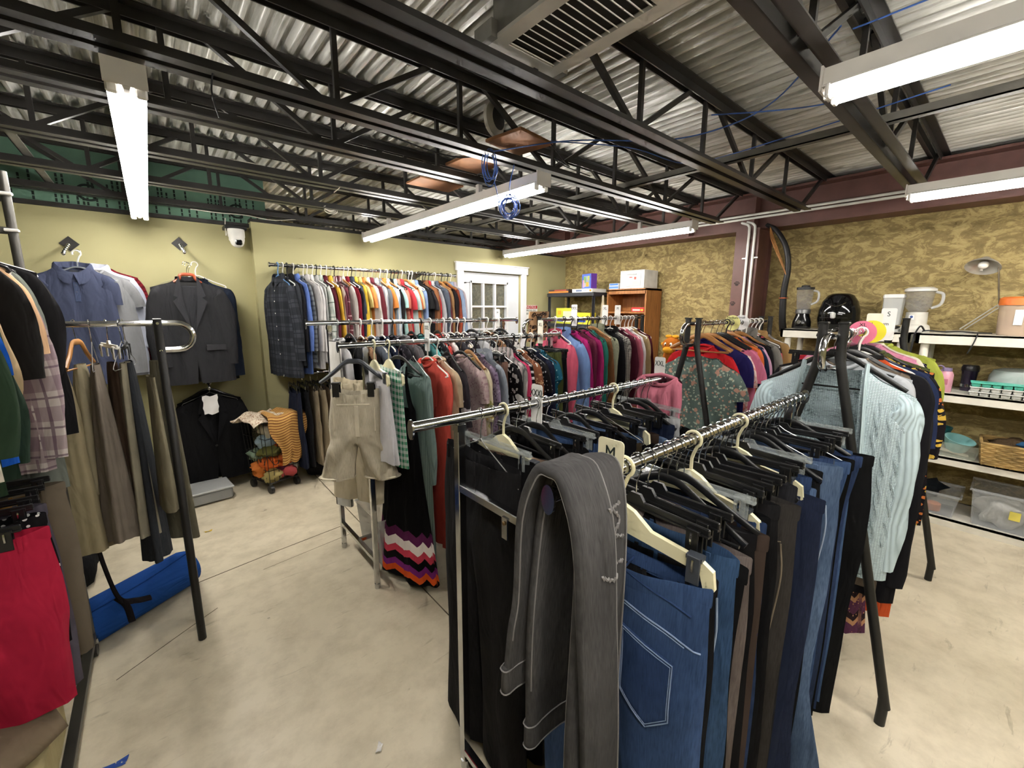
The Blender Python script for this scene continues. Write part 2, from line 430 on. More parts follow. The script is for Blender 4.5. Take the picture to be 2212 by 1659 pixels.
# green sheathing boards above the left part of the back wall, with printed marks
def sheathing():
    t = NT('green_sheathing'); ob = t.n('TexCoord').outputs['Object']; sep = t.n('SeparateXYZ', Vector=ob)
    n = t.noise(ob, 3.0, 3); c = t.ramp(n.outputs[0], [(0.3, lin('#5b7d6b')), (0.7, lin('#749a83'))])
    return t.out(c, 0.85)
M_SHEATH = sheathing(); M_INK = pm('#15221c', 0.9, 0, 0.1, 'black_ink')
for i, (x0, x1) in enumerate(((-3.2, -1.1), (-1.09, 0.06), (0.07, 0.9))):
    sh = tag(BB(x0, x1, 4.53, 4.55, 2.275, 2.76).build('wall_sheathing', M_SHEATH, smooth=False), kind='structure',
             label=['green sheathing board at far left above wall', 'green sheathing board with a big printed G above the polo', 'green sheathing board with printed marks above the camera'][i])
    if i:
        rg = random.Random(i); w = x1 - x0; mk = MB()
        for row, zz in ((0, 2.44), (1, 2.33)):
            x = x0 + 0.06
            while x < x1 - 0.05:
                if rg.random() < 0.8:
                    for k in range(rg.choice((2, 3, 3))):
                        mk.box((x, 4.5292, zz - 0.03 + 0.03 * k), (0.012, 0.0012, 0.024))
                x += rg.choice((0.022, 0.03, 0.05))
        mk.build('printed_marks', M_INK, sh, smooth=False)
        text('G', 0.17, M_INK, sh, (x0 + 0.72 * w, 4.5288, 2.37), (PI / 2, 0, 0), 'lettering')
# roof deck
xs = np.arange(-3.25, 4.92, 0.0117); ph = (xs % 0.07) / 0.07
zz = 2.692 + 0.017 * np.clip(1.9 * np.sin(ph * 2 * PI), -1, 1)
P = np.zeros((2, len(xs), 3)); P[0, :, 0] = P[1, :, 0] = xs; P[0, :, 1] = -3.25; P[1, :, 1] = 7.25; P[0, :, 2] = P[1, :, 2] = zz
ce = MB().grid(P).build('ceiling', M_GALV, smooth=60); tag(ce, 'corrugated galvanised steel roof deck', kind='structure')
wallobj('ceiling_backing', BB(-3.3, 4.95, -3.3, 7.3, 2.78, 2.82), M_STEEL)
# brown girder along the right wall and its column
g = thing('steel_girder', 'long brown steel girder along top of stucco wall', 'beam', (4.61, 2.0, 2.30)); tag(g, kind='structure')
B(((0, 0, 0.009), (0.24, 10.3, 0.018))).build('bottom_flange', M_BROWN, g, smooth=False)
B(((0, 0, 0.17), (0.014, 10.3, 0.31))).build('web', M_BROWN, g, smooth=False)
B(((0, 0, 0.332), (0.24, 10.3, 0.018))).build('top_flange', M_BROWN, g, smooth=False)
for y in (-0.25, 0.4, 2.2):
    B(((-0.06, y - 0.0, 0.15), (0.11, 0.012, 0.30))).build('stiffener', M_BROWN, g, smooth=False)
cl = thing('steel_column', 'brown steel column with paw prints and white conduit', 'column', (4.57, 1.755, 0)); tag(cl, kind='structure')
B(((-0.165, 0, 1.15), (0.02, 0.21, 2.30))).build('flange', M_BROWN, cl, smooth=False)
B(((0.155, 0, 1.15), (0.02, 0.21, 2.30))).build('flange', M_BROWN, cl, smooth=False)
B(((-0.005, -0.07, 1.15), (0.30, 0.02, 2.30))).build('web', M_BROWN, cl, smooth=False)
B(((-0.005, 0.07, 1.15), (0.30, 0.02, 2.30))).build('web', M_BROWN, cl, smooth=False)
M_PAW = pm('#3a2c2a', 0.8, 0, 0.1)
def disc(m, y, z, ry, rz, n=12):
    a = np.linspace(0, 2 * PI, n, endpoint=False); m.prism([(math.cos(q) * ry, math.sin(q) * rz) for q in a], 0.0012, rotz(-PI / 2), (-0.1757, y, z))
for (y, z, a) in ((0.055, 1.79, 0.2), (0.078, 1.60, 0.1), (0.06, 1.40, 0.2), (0.075, 1.2, 0.1)):
    p = MB(); disc(p, y, z, 0.016, 0.013)
    for dy, dz in ((-0.02, 0.012), (-0.008, 0.023), (0.007, 0.024), (0.02, 0.013)): disc(p, y + dy, z + dz, 0.006, 0.0085)
    p.build('paw_print', M_PAW, cl, smooth=False)
# joists
L = 0.045; T_ = 0.006
def angle_mesh(sgn, up, x0, x1):
    """L section along x; vertical leg against the web gap, horizontal leg outwards"""
    m = MB(); g = 0.014
    BB(x0, x1, sgn * g, sgn * (g + T_), 0, L * up, m=m); BB(x0, x1, sgn * g, sgn * (g + L), 0, T_ * up, m=m)
    return m.mesh('chord_angle', M_STEEL, False)
ANG = [angle_mesh(s, 1, -3.2, 4.05) for s in (-1, 1)] + [angle_mesh(s, -1, -3.2, 4.66) for s in (-1, 1)]
h = 0.295; dg = math.hypot(0.46, h); aa = math.atan2(h, 0.46)
M_DIAG = MB().box((0, 0, 0), (dg, 0.022, 0.022)).mesh('web_bar', M_STEEL, False)
M_VERT = MB().box((0, 0, 0), (0.02, 0.02, h)).mesh('web_bar', M_STEEL, False)
JY = [(-2.9,), (-2.2,), (-1.5,), (-0.85,), (-0.15,), (0.53,), (1.22,), (1.89,), (2.33,), (3.0,), (3.68,), (4.33,), (5.1,), (5.8,), (6.5,)]
def jlabel(i):
    if i < 5: return 'black open-web roof joist behind the viewer, %s from the front wall' % ordn(i + 1)
    if i < 12: return 'black open-web roof joist, %s above the racks counting from the viewer' % ordn(i - 4)
    return 'black open-web roof joist beyond the yellow wall, %s past it' % ordn(i - 11)
for i, (y,) in enumerate(JY):
    x0 = 0.0 if y < 4.5 else 0.0
    j = thing('roof_joist', jlabel(i), 'joist', (0, y, 2.325), group='open-web roof joists'); tag(j, kind='structure')
    for k in range(4):
        if y > 4.6:
            s_ = -1 if k % 2 == 0 else 1
        put('chord_angle', ANG[k], j, (0, 0, 0 if k < 2 else 0.343))
    off = (0.35 + 0.13 * i) % 1.24
    x = -3.1 + off
    while x < 4.0:
        put('web_bar', M_DIAG, j, (x + 0.27, 0, 0.04 + h / 2), (0, -aa, 0))
        put('web_bar', M_DIAG, j, (x - 0.27, 0, 0.04 + h / 2), (0, aa, 0))
        put('web_bar', M_VERT, j, (x + 0.03, 0, 0.04 + h / 2)); put('web_bar', M_VERT, j, (x + 0.62, 0, 0.04 + h / 2))
        x += 1.24
    if True:
        put('web_bar', M_DIAG, j, (4.25, 0, 0.04 + h / 2), (0, -aa, 0))
M_BR = pm('#6a675f', 0.5, 0.3, 0.12)
for x, lab in ((-0.42, 'grey bridging channel across the joists at left'), (2.62, 'grey bridging channel across the joists at right')):
    b_ = BB(x - 0.02, x + 0.02, -3.1, 4.45, 2.372, 2.378); BB(x - 0.02, x - 0.015, -3.1, 4.45, 2.372, 2.41, m=b_)
    tag(b_.build('bridging_channel', M_BR, smooth=False), lab, 'channel', kind='structure')
# fluorescent fixtures
def emit():
    t = NT('fluorescent_tube'); tc = t.n('TexCoord'); nz = t.noise(tc.outputs['Object'], 3.0, 1)
    t.out((1, 1, 1, 1), 0.3); t.set(t.b.inputs['Emission Color'], t.mix(nz.outputs[0], (1.0, 0.965, 0.91, 1), (1.0, 0.975, 0.925, 1)))
    t.b.inputs['Emission Strength'].default_value = TUBE_POWER; return t.m
M_TUBE = emit()
M_FIX = pm('#d9d5cf', 0.5, 0.0, 0.03, 'white_enamel')
HL = 1.22
fx_body = MB(); fx_body.prism([(-0.047, 0.0), (-0.047, 0.004), (-0.036, 0.01), (-0.036, 0.055), (0.036, 0.055), (0.036, 0.01), (0.047, 0.004), (0.047, 0.0), (0.014, 0.002), (0.007, -0.022), (-0.007, -0.022), (-0.014, 0.002)], 2 * HL)
fx_body = fx_body.mesh('housing', M_FIX, False)
fx_tube = MB().tube([(0, -HL + 0.03, 0), (0, HL - 0.03, 0)], 0.0125, 8).mesh('fluorescent_tube', M_TUBE)
fx_sock = B(((0, 0, 0.0), (0.03, 0.016, 0.042)), bev=0.005).mesh('lamp_holder', M_WHITE)
fx_end = B(((0, 0, 0.0225), (0.104, 0.006, 0.07))).mesh('end_cap', M_FIX, False)
for (x, yc, lab) in ((0.02, 3.0, 'fluorescent fixture at left, hanging over the polo shirts'), (1.69, 2.93, 'fluorescent fixture in the middle, under the blue cable coil'),
                     (3.49, 3.0, 'fluorescent fixture in front of the white door and corner'), (1.67, -0.77, 'large fluorescent fixture at upper right'),
                     (3.49, -0.73, 'fluorescent fixture at right along the stucco wall'), (0.02, -0.76, 'added unseen fluorescent fixture behind the viewer on the left row'),  # the left-row fixture is unseen, added behind the viewer for its light
                     (1.7, 5.9, 'added fluorescent fixture lighting the room behind the door')):  # mostly hidden fixture, added to light the room past the door
    f = thing('fluorescent_light', lab, 'ceiling light', (x, yc + .03, 2.212), group='fluorescent strip lights')
    put('housing', fx_body, f)
    for jy in sorted((q[0] for q in JY), key=lambda q: min(abs(q - yc - .7), abs(q - yc + .7)))[:2]:
        B(((0, jy - yc - .03, .081), (.03, .03, .066))).build('mounting_bracket', M_FIX, f, smooth=False)
    for s in (-1, 1):
        put('fluorescent_tube', fx_tube, f, (s * 0.034, 0, -0.019)); put('end_cap', fx_end, f, (0, s * HL, 0))
        for e in (-1, 1): put('lamp_holder', fx_sock, f, (s * 0.034, e * (HL - 0.02), -0.012))
# ------------------------------------------------------------------ ceiling clutter
M_REG = pm('#cfccc6', 0.5, 0.2, 0.06); M_DUCT = pm('#8f8d86', 0.45, 0.6, 0.15); M_DARK = pm('#262423', 0.8, 0, 0.1)
vt = thing('air_register', 'white louvred air register under a metal duct box at ceiling', 'vent', (1.07, 0.75, 2.375))
B(((0, 0, 0.13), (0.26, 0.92, 0.21))).build('duct_box', M_DUCT, vt, smooth=False)
fr = MB()
for c, d in (((-0.125, 0, 0.012), (0.05, 1.0, 0.012)), ((0.125, 0, 0.012), (0.05, 1.0, 0.012)), ((0, -0.475, 0.012), (0.2, 0.05, 0.012)), ((0, 0.46, 0.012), (0.2, 0.08, 0.012)), ((0, 0.0, 0.012), (0.2, 0.03, 0.012))):
    fr.box(c, d)
fr.build('frame', M_REG, vt, smooth=False)
B(((0, 0, 0.022), (0.2, 0.9, 0.004))).build('cavity', M_DARK, vt, smooth=False)
lv = MB().box((0, 0, 0), (0.2, 0.011, 0.003), np.array([[1, 0, 0], [0, 0.8, -0.6], [0, 0.6, 0.8]])).mesh('louvre', M_REG, False)
for k in range(30):
    y = -0.44 + 0.0295 * k
    if abs(y) > 0.02: put('louvre', lv, vt, (0, y, 0.012))
for sx in (-1, 1):
    B(((sx * 0.16, 0.46, 0.03), (0.025, 0.09, 0.05))).build('bracket', M_DUCT, vt, smooth=False)
M_PLY = pm('#9a6a45', 0.7, 0, 0.15)
for i, (c, d, a, lab) in enumerate((((1.55, 1.78, 2.395), (0.26, 0.24, 0.016), 0.15, 'brown hardboard panel lying on joists beside blue cables'),
                                    ((1.56, 2.16, 2.392), (0.24, 0.32, 0.016), 0.05, 'brown hardboard panel resting between joists behind cable coil'),
                                    ((1.6, 2.72, 2.392), (0.34, 0.2, 0.012), 0.0, 'small pinkish board on joists above the middle light'))):
    tag(MB().box((0, 0, 0), d, bev=0.003).build('ceiling_board', M_PLY, loc=c, rot=(0, 0, a), smooth=False), lab, 'board')
sp = thing('ceiling_speaker', 'round pale speaker mounted behind the joist near boards', 'speaker', (1.52, 1.98, 2.55), rot=(PI / 2, 0, 0.3))
MB().lathe([(0, 0.0), (0.07, 0.0), (0.085, 0.012), (0.085, 0.03), (0.06, 0.05), (0, 0.05)], 24).build('housing', pm('#b9b4a6', 0.6), sp)
MB().lathe([(0.0, 0.056), (0.05, 0.054), (0.062, 0.046)], 24).build('cone', M_DARK, sp)
M_BLUE = pm('#4468b4', 0.45, 0, 0.1, 'blue_cable'); M_CAB = pm('#1b1b1d', 0.5, 0, 0.1); M_CABW = pm('#cfcabd', 0.5, 0, 0.05)
def cable(pts, r, mat, lab, k=8):
    tag(MB().tube(smooth_path(pts, k), r, 6).build('cable', mat), lab, 'cable')
def coil(c, rx, rz, n, seed, yaw=0.0):
    rg = np.random.RandomState(seed); out = []
    for q in np.linspace(0, n * 2 * PI, n * 16):
        k = 1 + 0.18 * math.sin(q * 0.37 + seed); w = rx * k * math.cos(q)
        out.append((c[0] + w * math.cos(yaw) + 0.006 * math.sin(q * 0.21), c[1] + w * math.sin(yaw) + 0.018 * math.sin(q * 0.13 + 1), c[2] + rz * k * math.sin(q) + 0.012 * math.sin(q * 0.3)))
    return out
RA = -0.7
c1 = coil((1.42, 1.86, 2.27), 0.03, 0.075, 5, 1, RA); tag(MB().tube(c1, 0.0026, 5).build('cable_coil', M_BLUE), 'blue cable coil dangling from joist between brown boards', 'cable')
c2 = coil((1.55, 1.86, 2.09), 0.04, 0.05, 9, 3, RA); tag(MB().tube(c2, 0.0026, 5).build('cable_coil', M_BLUE), 'blue cable bundle hanging in front of the middle light', 'cable')
cable([(1.45, 1.86, 2.20), (1.47, 1.86, 2.14), (1.49, 1.86, 2.06), (1.53, 1.86, 2.04), (1.56, 1.86, 2.06)], 0.0026, M_BLUE, 'pale blue cable loop joining the two coils')
cable([(1.57, 1.86, 2.13), (1.56, 1.87, 2.2), (1.6, 1.88, 2.32)], 0.0026, M_BLUE, 'short blue cable rising from the lower bundle')
cable([(1.42, 1.86, 2.34), (1.75, 1.6, 2.40), (2.2, 1.35, 2.44), (2.35, 1.1, 2.47), (2.3, 0.85, 2.5), (2.0, 0.55, 2.55)], 0.0035, M_BLUE, 'blue cable sagging from the coil to the upper right joists')
cable([(1.55, 1.75, 2.40), (2.1, 1.5, 2.42), (2.62, 1.42, 2.43), (2.62, 0.9, 2.43), (2.55, 0.3, 2.44)], 0.003, M_BLUE, 'blue cable running along the grey bridging channel')
cable([(2.0, 1.0, 2.40), (2.05, 0.78, 2.36), (2.25, 0.66, 2.40), (2.4, 0.55, 2.45)], 0.003, M_BLUE, 'blue cable drooping beside the air register')
cable([(1.95, 0.5, 2.5), (1.9, 0.2, 2.47), (2.0, 0.0, 2.47), (2.3, -0.2, 2.52)], 0.003, M_BLUE, 'blue cable arcing above the upper right light')
cable([(1.62, 1.62, 2.36), (1.72, 1.62, 2.30), (1.8, 1.66, 2.30), (1.78, 1.75, 2.36), (1.9, 1.8, 2.36), (2.2, 1.85, 2.37)], 0.003, M_CAB, 'black cable looping under the brown board')
cable([(0.3, 2.1, 2.45), (0.8, 2.1, 2.40), (1.3, 2.1, 2.36), (1.45, 1.9, 2.34)], 0.004, M_CAB, 'black cable strung across joists to the coil')
cable([(0.1, 1.6, 2.56), (0.7, 1.6, 2.53), (1.3, 1.58, 2.5)], 0.004, M_CAB, 'thin black cable under the deck near the top')
cable([(0.2, 3.3, 2.42), (0.6, 3.3, 2.46), (1.0, 3.3, 2.40), (1.1, 3.1, 2.34)], 0.004, M_CABW, 'pale cable drooping between far joists at left')
cable([(0.33, 4.3, 2.31), (0.5, 4.26, 2.30), (0.7, 4.28, 2.31), (0.9, 4.3, 2.30), (1.1, 4.28, 2.33)], 0.003, M_CABW, 'white camera cable looping along the wall top')
cable([(1.05, 3.0, 2.34), (1.02, 2.95, 2.31), (1.0, 2.98, 2.29)], 0.003, M_CABW, 'short white cable end hanging from joist')
cw = coil((1.2, 3.68, 2.33), 0.05, 0.02, 4, 7, 0.2); tag(MB().tube(cw, 0.003, 5).build('cable_coil', M_CABW), 'small white cable coil tied to far joist', 'cable')
cable([(0.25, 1.86, 2.33), (0.24, 1.85, 2.26), (0.255, 1.86, 2.19)], 0.003, M_CAB, 'short black tie hanging from joist near left light')
# conduits along girder and down the column
M_COND = pm('#dcdbd6', 0.4, 0.2, 0.04)
cd = thing('conduit_run', 'pair of white conduits along the girder and down the column', 'conduit', (0, 0, 0))
for i, (z, dy) in enumerate(((2.43, 0.0), (2.40, 0.05))):
    MB().tube([(4.44, -3.0, z), (4.44, 4.3, z)], 0.011, 8).build('pipe', M_COND, cd)
for i, (y, x) in enumerate(((1.735, 4.378), (1.685, 4.378))):
    pth = smooth_path([(4.44, y + 0.1, 2.37), (4.40, y + 0.02, 2.33), (x, y, 2.26), (x, y, 2.0), (x, y, 0.02)], 5)
    MB().tube(pth, 0.0115, 8).build('pipe', M_COND, cd)
    B(((x + 0.005, y + (0.02 if i == 0 else -0.02), 2.03), (0.006, 0.05, 0.014)), bev=0.002).build('strap', M_COND, cd)
# wrapped cable bundle beside the column
bn = thing('taped_cable_bundle', 'black taped cable bundle bending down beside the column', 'cable', (0, 0, 0))
MB().tube(smooth_path([(4.5, 1.63, 2.33), (4.42, 1.52, 2.26), (4.40, 1.42, 2.10), (4.40, 1.385, 1.92), (4.41, 1.40, 1.72), (4.44, 1.40, 1.5), (4.5, 1.40, 1.36)], 6), np.linspace(0.018, 0.03, 37), 10).build('sleeve', M_CAB, bn)
M_ORW = pm('#a8743f', 0.5, 0, 0.1)
for d in (0, 0.012, -0.012):
    MB().tube(smooth_path([(4.44, 1.58, 2.30), (4.385, 1.53 + d, 2.18), (4.375, 1.43 + d / 2, 1.96), (4.38, 1.39, 1.86)], 6), 0.004, 6).build('wire', M_ORW, bn)
B(((4.415, 1.40, 1.655), (0.058, 0.058, 0.008)), bev=0.003).build('tape', pm('#c8623a', 0.5), bn)
# ------------------------------------------------------------------ door
M_DOOR = pm('#d9dde3', 0.45, 0, 0.02, 'white_door_paint'); M_CAS = pm('#e6e6ea', 0.45, 0, 0.02)
dr = thing('door_1', 'white nine-pane glazed door in a wide white casing', 'door', (3.405, 4.4, 0)); tag(dr, kind='structure')
B(((-0.51, -0.012, 1.0), (0.09, 0.025, 2.0)), bev=0.003).build('casing', M_CAS, dr, smooth=False)
B(((0.51, -0.012, 1.0), (0.09, 0.025, 2.0)), bev=0.003).build('casing', M_CAS, dr, smooth=False)
B(((0, -0.014, 2.045), (1.15, 0.03, 0.09)), ((0, -0.02, 2.095), (1.17, 0.04, 0.014))).build('casing', M_CAS, dr, smooth=False)
sl = MB()
gx0, gx1, gz0, gz1 = -0.32, 0.24, 1.0, 1.865
for (x0, x1, z0, z1) in ((-0.455, gx0, 0.01, 1.99), (gx1, 0.455, 0.01, 1.99), (gx0, gx1, 0.01, gz0), (gx0, gx1, gz1, 1.99)):
    BB(x0, x1, 0.03, 0.075, z0, z1, m=sl)
sl.build('slab', M_DOOR, dr, smooth=False)
mu = MB()
for (x0, x1, z0, z1) in ((gx0 - 0.02, gx1 + 0.02, gz1, gz1 + 0.025), (gx0 - 0.02, gx1 + 0.02, gz0 - 0.025, gz0), (gx0 - 0.025, gx0, gz0 - 0.025, gz1 + 0.025), (gx1, gx1 + 0.025, gz0 - 0.025, gz1 + 0.025)):
    BB(x0, x1, 0.02, 0.032, z0, z1, m=mu)
mu.build('glass_frame', M_CAS, dr, smooth=False)
w3 = (gx1 - gx0) / 3; h3 = (gz1 - gz0) / 3
for k in (1, 2):
    BB(gx0 + k * w3 - 0.012, gx0 + k * w3 + 0.012, 0.028, 0.07, gz0, gz1).build('muntin', M_CAS, dr, smooth=False)
    BB(gx0, gx1, 0.029, 0.069, gz0 + k * h3 - 0.012, gz0 + k * h3 + 0.012).build('muntin', M_CAS, dr, smooth=False)
M_PANE = glass('#b7c4c2', 0.02, 0.12, 'window_glass')
pane = B(((0, 0, 0), (w3 - 0.024, 0.004, h3 - 0.024))).mesh('pane', M_PANE, False)
for i in range(3):
    for k in range(3): put('pane', pane, dr, (gx0 + (i + 0.5) * w3, 0.05, gz0 + (k + 0.5) * h3))
B(((0.36, 0.01, 0.98), (0.05, 0.02, 0.05))).build('knob', M_CHROME, dr)
MB().sphere((0.36, -0.03, 0.98), 0.028).build('knob', M_CHROME, dr)
B(((-0.44, -0.005, 1.86), (0.012, 0.05, 0.012)), ((-0.41, -0.03, 1.862), (0.06, 0.006, 0.006))).build('coat_hook', M_DARK, dr, smooth=False)
# NOTICE sign
sg = thing('notice_sign', 'white notice sign with red header beside the door casing', 'sign', (4.06, 4.395, 1.5))
B(((0, 0, 0), (0.245, 0.004, 0.2))).build('panel', pm('#e8e8e4', 0.4), sg, smooth=False)
B(((0, -0.0025, 0.073), (0.235, 0.002, 0.045))).build('header', pm('#b3262c', 0.4), sg, smooth=False)
text('NOTICE', 0.05, M_WHITE, sg, (0, -0.004, 0.073), (PI / 2, 0, 0))
text('EMPLOYEES ONLY', 0.034, M_INK, sg, (0, -0.0028, 0.026), (PI / 2, 0, 0), sx=0.72)
text('BEYOND THIS', 0.034, M_INK, sg, (0, -0.0028, -0.018), (PI / 2, 0, 0), sx=0.8)
text('POINT', 0.034, M_INK, sg, (0, -0.0028, -0.062), (PI / 2, 0, 0), sx=0.8)
# security camera
sc = thing('security_camera', 'white dome security camera under a black bracket on the wall', 'camera', (0.63, 4.36, 2.09))
B(((0.0, 0.06, 0.125), (0.16, 0.16, 0.03)), bev=0.004).build('bracket', M_BLACK, sc)
MB().lathe([(0.0, 0.11), (0.062, 0.11), (0.062, 0.05), (0.058, 0.045), (0.058, 0.02), (0.04, 0.0)], 24).build('base', pm('#dcdad4', 0.4), sc)
MB().sphere((0, -0.012, 0.012), 0.052, 20, 14).build('dome', pm('#d8d5cf', 0.35), sc)
B(((0.004, -0.058, 0.0), (0.05, 0.02, 0.045)), bev=0.012).build('lens', pm('#0d0d10', 0.1), sc)
MB().tube(smooth_path([(-0.06, 0.0, 0.1), (-0.075, -0.01, 0.05), (-0.07, 0.02, 0.14), (-0.06, 0.05, 0.2)], 5), 0.004, 6).build('cord', M_CABW, sc)
# ================================================================== GARMENTS AND HANGERS
RAIL_R = 0.0145
def smooth01(t): t = np.clip(t, 0, 1); return t * t * (3 - 2 * t)

def body_grid(seed, sw=0.2, hw=0.24, L=0.66, th=0.03, ztop=-0.105, drop=0.065, neck=0.075, dip=0.06, bdip=0.012, nu=32, nv=14, fold=0.007,
              gap=None, sway=0.0, hem=0.0, waist=0.0, strap=False):
    """closed or open-fronted tube hanging from the shoulder line. returns pieces of (grid, uv)"""
    rg = np.random.RandomState(seed); m = nu // 4
    s = np.concatenate([-np.linspace(1, 0, m + 1), np.linspace(0, 1, m + 1)]); side = -np.ones(len(s)); front = len(s)
    sb = np.linspace(1, -1, 2 * m + 1)[1:-1]; s = np.concatenate([s, sb]); side = np.concatenate([side, np.ones(len(sb))])
    t = np.linspace(0, 1, nv) ** 1.25
    ph = rg.rand(6) * 6.28; k = rg.randint(2, 5, 3); k2 = rg.randint(5, 9)
    G = np.zeros((nv, len(s), 3)); UV = np.zeros((nv, len(s), 2))
    for j, tj in enumerate(t):
        S = s.copy()
        if gap is not None:
            g = gap(tj); fr = np.arange(len(s)) < front; S = np.where(fr, np.sign(np.where(np.arange(len(s)) < front / 2, -1, 1)) * (g + (1 - g) * np.abs(s)), s)
        a = sw + (hw - sw) * smooth01(tj * 1.2) - waist * math.sin(PI * min(1, tj * 1.1))
        x = a * S
        zt = ztop - drop * np.abs(S) ** 1.25
        nk = np.clip(1 - (np.abs(sw * S) / neck) ** 2, 0, 1)
        zt = zt + 0.018 * np.exp(-((np.abs(sw * S) - neck) / 0.03) ** 2) - nk * np.where(side < 0, dip, bdip)
        z = zt + (ztop - L - hem * (1 - S * S) - zt) * tj
        b = 0.007 + (th - 0.007) * min(1, tj / 0.16) ** 0.6
        if neck > 0 and tj < 0.12: b = b + 0.018 * (1 - tj / 0.12) * np.exp(-(sw * S / (neck * 0.9)) ** 2)
        prof = np.clip(1 - np.abs(S) ** 3, 0, 1) ** 0.5
        f = fold * min(1, tj * 1.6 + 0.1) * (np.sin(k[0] * 3 * S + ph[0] + 2 * tj) + 0.7 * np.sin(k[1] * 4 * S + ph[1] - side * 1.3) + 0.6 * np.sin(k2 * 3 * S + ph[2] + 3 * tj * (1 + side)) + .35 * np.sin(17 * S + ph[4] + 5 * tj))
        y = side * prof * b + f * (0.4 + 0.6 * prof) + sway * tj * tj
        x = x + 0.3 * fold * np.sin(7 * tj + ph[3] + 2 * side)
        G[j] = np.stack([x, y, z], 1); UV[j] = np.stack([x + (side > 0) * 0.013, z], 1)
    return G, UV, front

def body_mesh(mat, name='body', **kw):
    G, UV, front = body_grid(**kw); n = G.shape[1]; m = MB(); h = front // 2
    m.grid(G[:, :h], False, UV[:, :h]); m.grid(G[:, h:front], False, UV[:, h:front])
    if kw.get('gap') is None:
        m = MB(); idx = [i for i in range(n) if i != h]; m.grid(G[:, idx], True, UV[:, idx])
    else:
        idx = [front - 1] + list(range(front, n)) + [0]; m.grid(G[:, idx], False, UV[:, idx])
    return m.mesh(name, mat, 80), G

def flat_tube(m, path, ra, rb, nr=14, fold=0.0, seed=0, uoff=0.0, dirs=None):
    """tube in the xz plane with half-width ra (in plane) and half-thickness rb (along y)"""
    P = np.asarray(path, float); N = len(P); rg = np.random.RandomState(seed); ph = rg.rand(4) * 6.28
    T = np.gradient(P, axis=0); T /= np.linalg.norm(T, axis=1)[:, None]
    th = np.linspace(0, 2 * PI, nr, endpoint=False); G = np.zeros((N, nr, 3)); UV = np.zeros((N, nr, 2)); L = 0
    for i in range(N):
        n1 = np.array([-T[i][2], 0, T[i][0]]); n1 /= np.linalg.norm(n1) + 1e-9
        if dirs is not None: n1 = dirs[i]
        if i: L += np.linalg.norm(P[i] - P[i - 1])
        ca = np.sign(np.cos(th)) * np.abs(np.cos(th)) ** 0.8; sa = np.sign(np.sin(th)) * np.abs(np.sin(th)) ** 0.8
        w = 1 + fold * min(1, i / 4) * (np.sin(3 * th + ph[0] + L * 9) + 0.8 * np.sin(2 * th + ph[1] - L * 14) + .5 * np.sin(5 * th + ph[2] + L * 25))
        G[i] = P[i] + np.outer(ca * ra[i] * w, n1) + np.outer(sa * rb[i] * w, [0, 1, 0])
        UV[i] = np.stack([ca * ra[i] + uoff, np.full(nr, -L)], 1)
    m.grid(G, True, UV); return G

def sleeve_mesh(mat, side, seed, sw, ztop, drop, th, length=0.5, wide=0.078, cuff=0.05, out=0.03, flare=0.0):
    """sleeve drawn from its outer and inner edge in the garment plane"""
    zs = ztop - drop; rg = np.random.RandomState(seed + 50 + side); sy = (rg.rand() - 0.5) * 0.04; o = out - 0.012 + 0.012 * rg.randn()
    if length > 0.4:
        O = [(sw - .045, zs + .016), (sw - .008, zs - .003), (sw + .016, zs - .045), (sw + .028 + .3 * o, zs - .12), (sw + .03 + o * .7, zs - .12 - .33 * (length - .12)), (sw + .026 + o, zs - .12 - .66 * (length - .12)), (sw + .012 + o, zs - length)]
        W = [.06, .09, .115, 2 * wide * .88, 2 * wide * .82, wide + cuff, 2 * cuff + flare]
    else:
        O = [(sw - .045, zs + .016), (sw - .008, zs - .003), (sw + .02, zs - .04), (sw + .034 + .3 * o, zs - .085), (sw + .042 + o * .5, zs - .085 - .5 * (length - .085)), (sw + .045 + o * .6, zs - length)]
        W = [.06, .09, .115, 2 * wide * .85, 2 * wide * .88, 2 * wide * .88 + flare]
    O = smooth_path([(x, 0, z) for x, z in O], 4); W = np.interp(np.linspace(0, 1, len(O)), np.linspace(0, 1, len(W)), W)
    T = np.gradient(O, axis=0); T /= np.linalg.norm(T, axis=1)[:, None]; nrm = np.stack([T[:, 2], 0 * T[:, 0], -T[:, 0]], 1)
    C_ = O + nrm * (W / 2)[:, None]; n = len(O); q = np.linspace(0, 1, n); C_[:, 1] = sy * q ** 1.5; C_[:, 0] *= side; nrm = nrm * [side, 1, 1]
    rb = np.minimum(th * 0.85, W / 2) * (0.55 + 0.45 * np.minimum(1, q * 4)) * (1 - 0.2 * q)
    m = MB(); flat_tube(m, C_, W / 2, rb, 14, 0.09, seed + side, dirs=nrm)
    return m.mesh('sleeve', mat, 80)

def neck_loop(sw, ztop, drop, neck, dip, bdip, th, n=25, spread=1.0):
    """points round the neck opening from front centre, round the back, to front centre"""
    a = np.linspace(-PI / 2, 1.5 * PI, n); x = -neck * np.cos(a) * -1; s = np.clip(np.abs(x) / neck, 0, 1)
    y = np.sin(a) * 0.026 * spread
    fr = np.clip(-np.sin(a), 0, 1); bk = np.clip(np.sin(a), 0, 1)
    z = ztop + 0.012 - (1 - s * s) * (dip * (np.sin(a) < 0) + bdip * (np.sin(a) >= 0)) - drop * (s * neck / sw) ** 1.25
    return np.stack([x, y, z], 1)

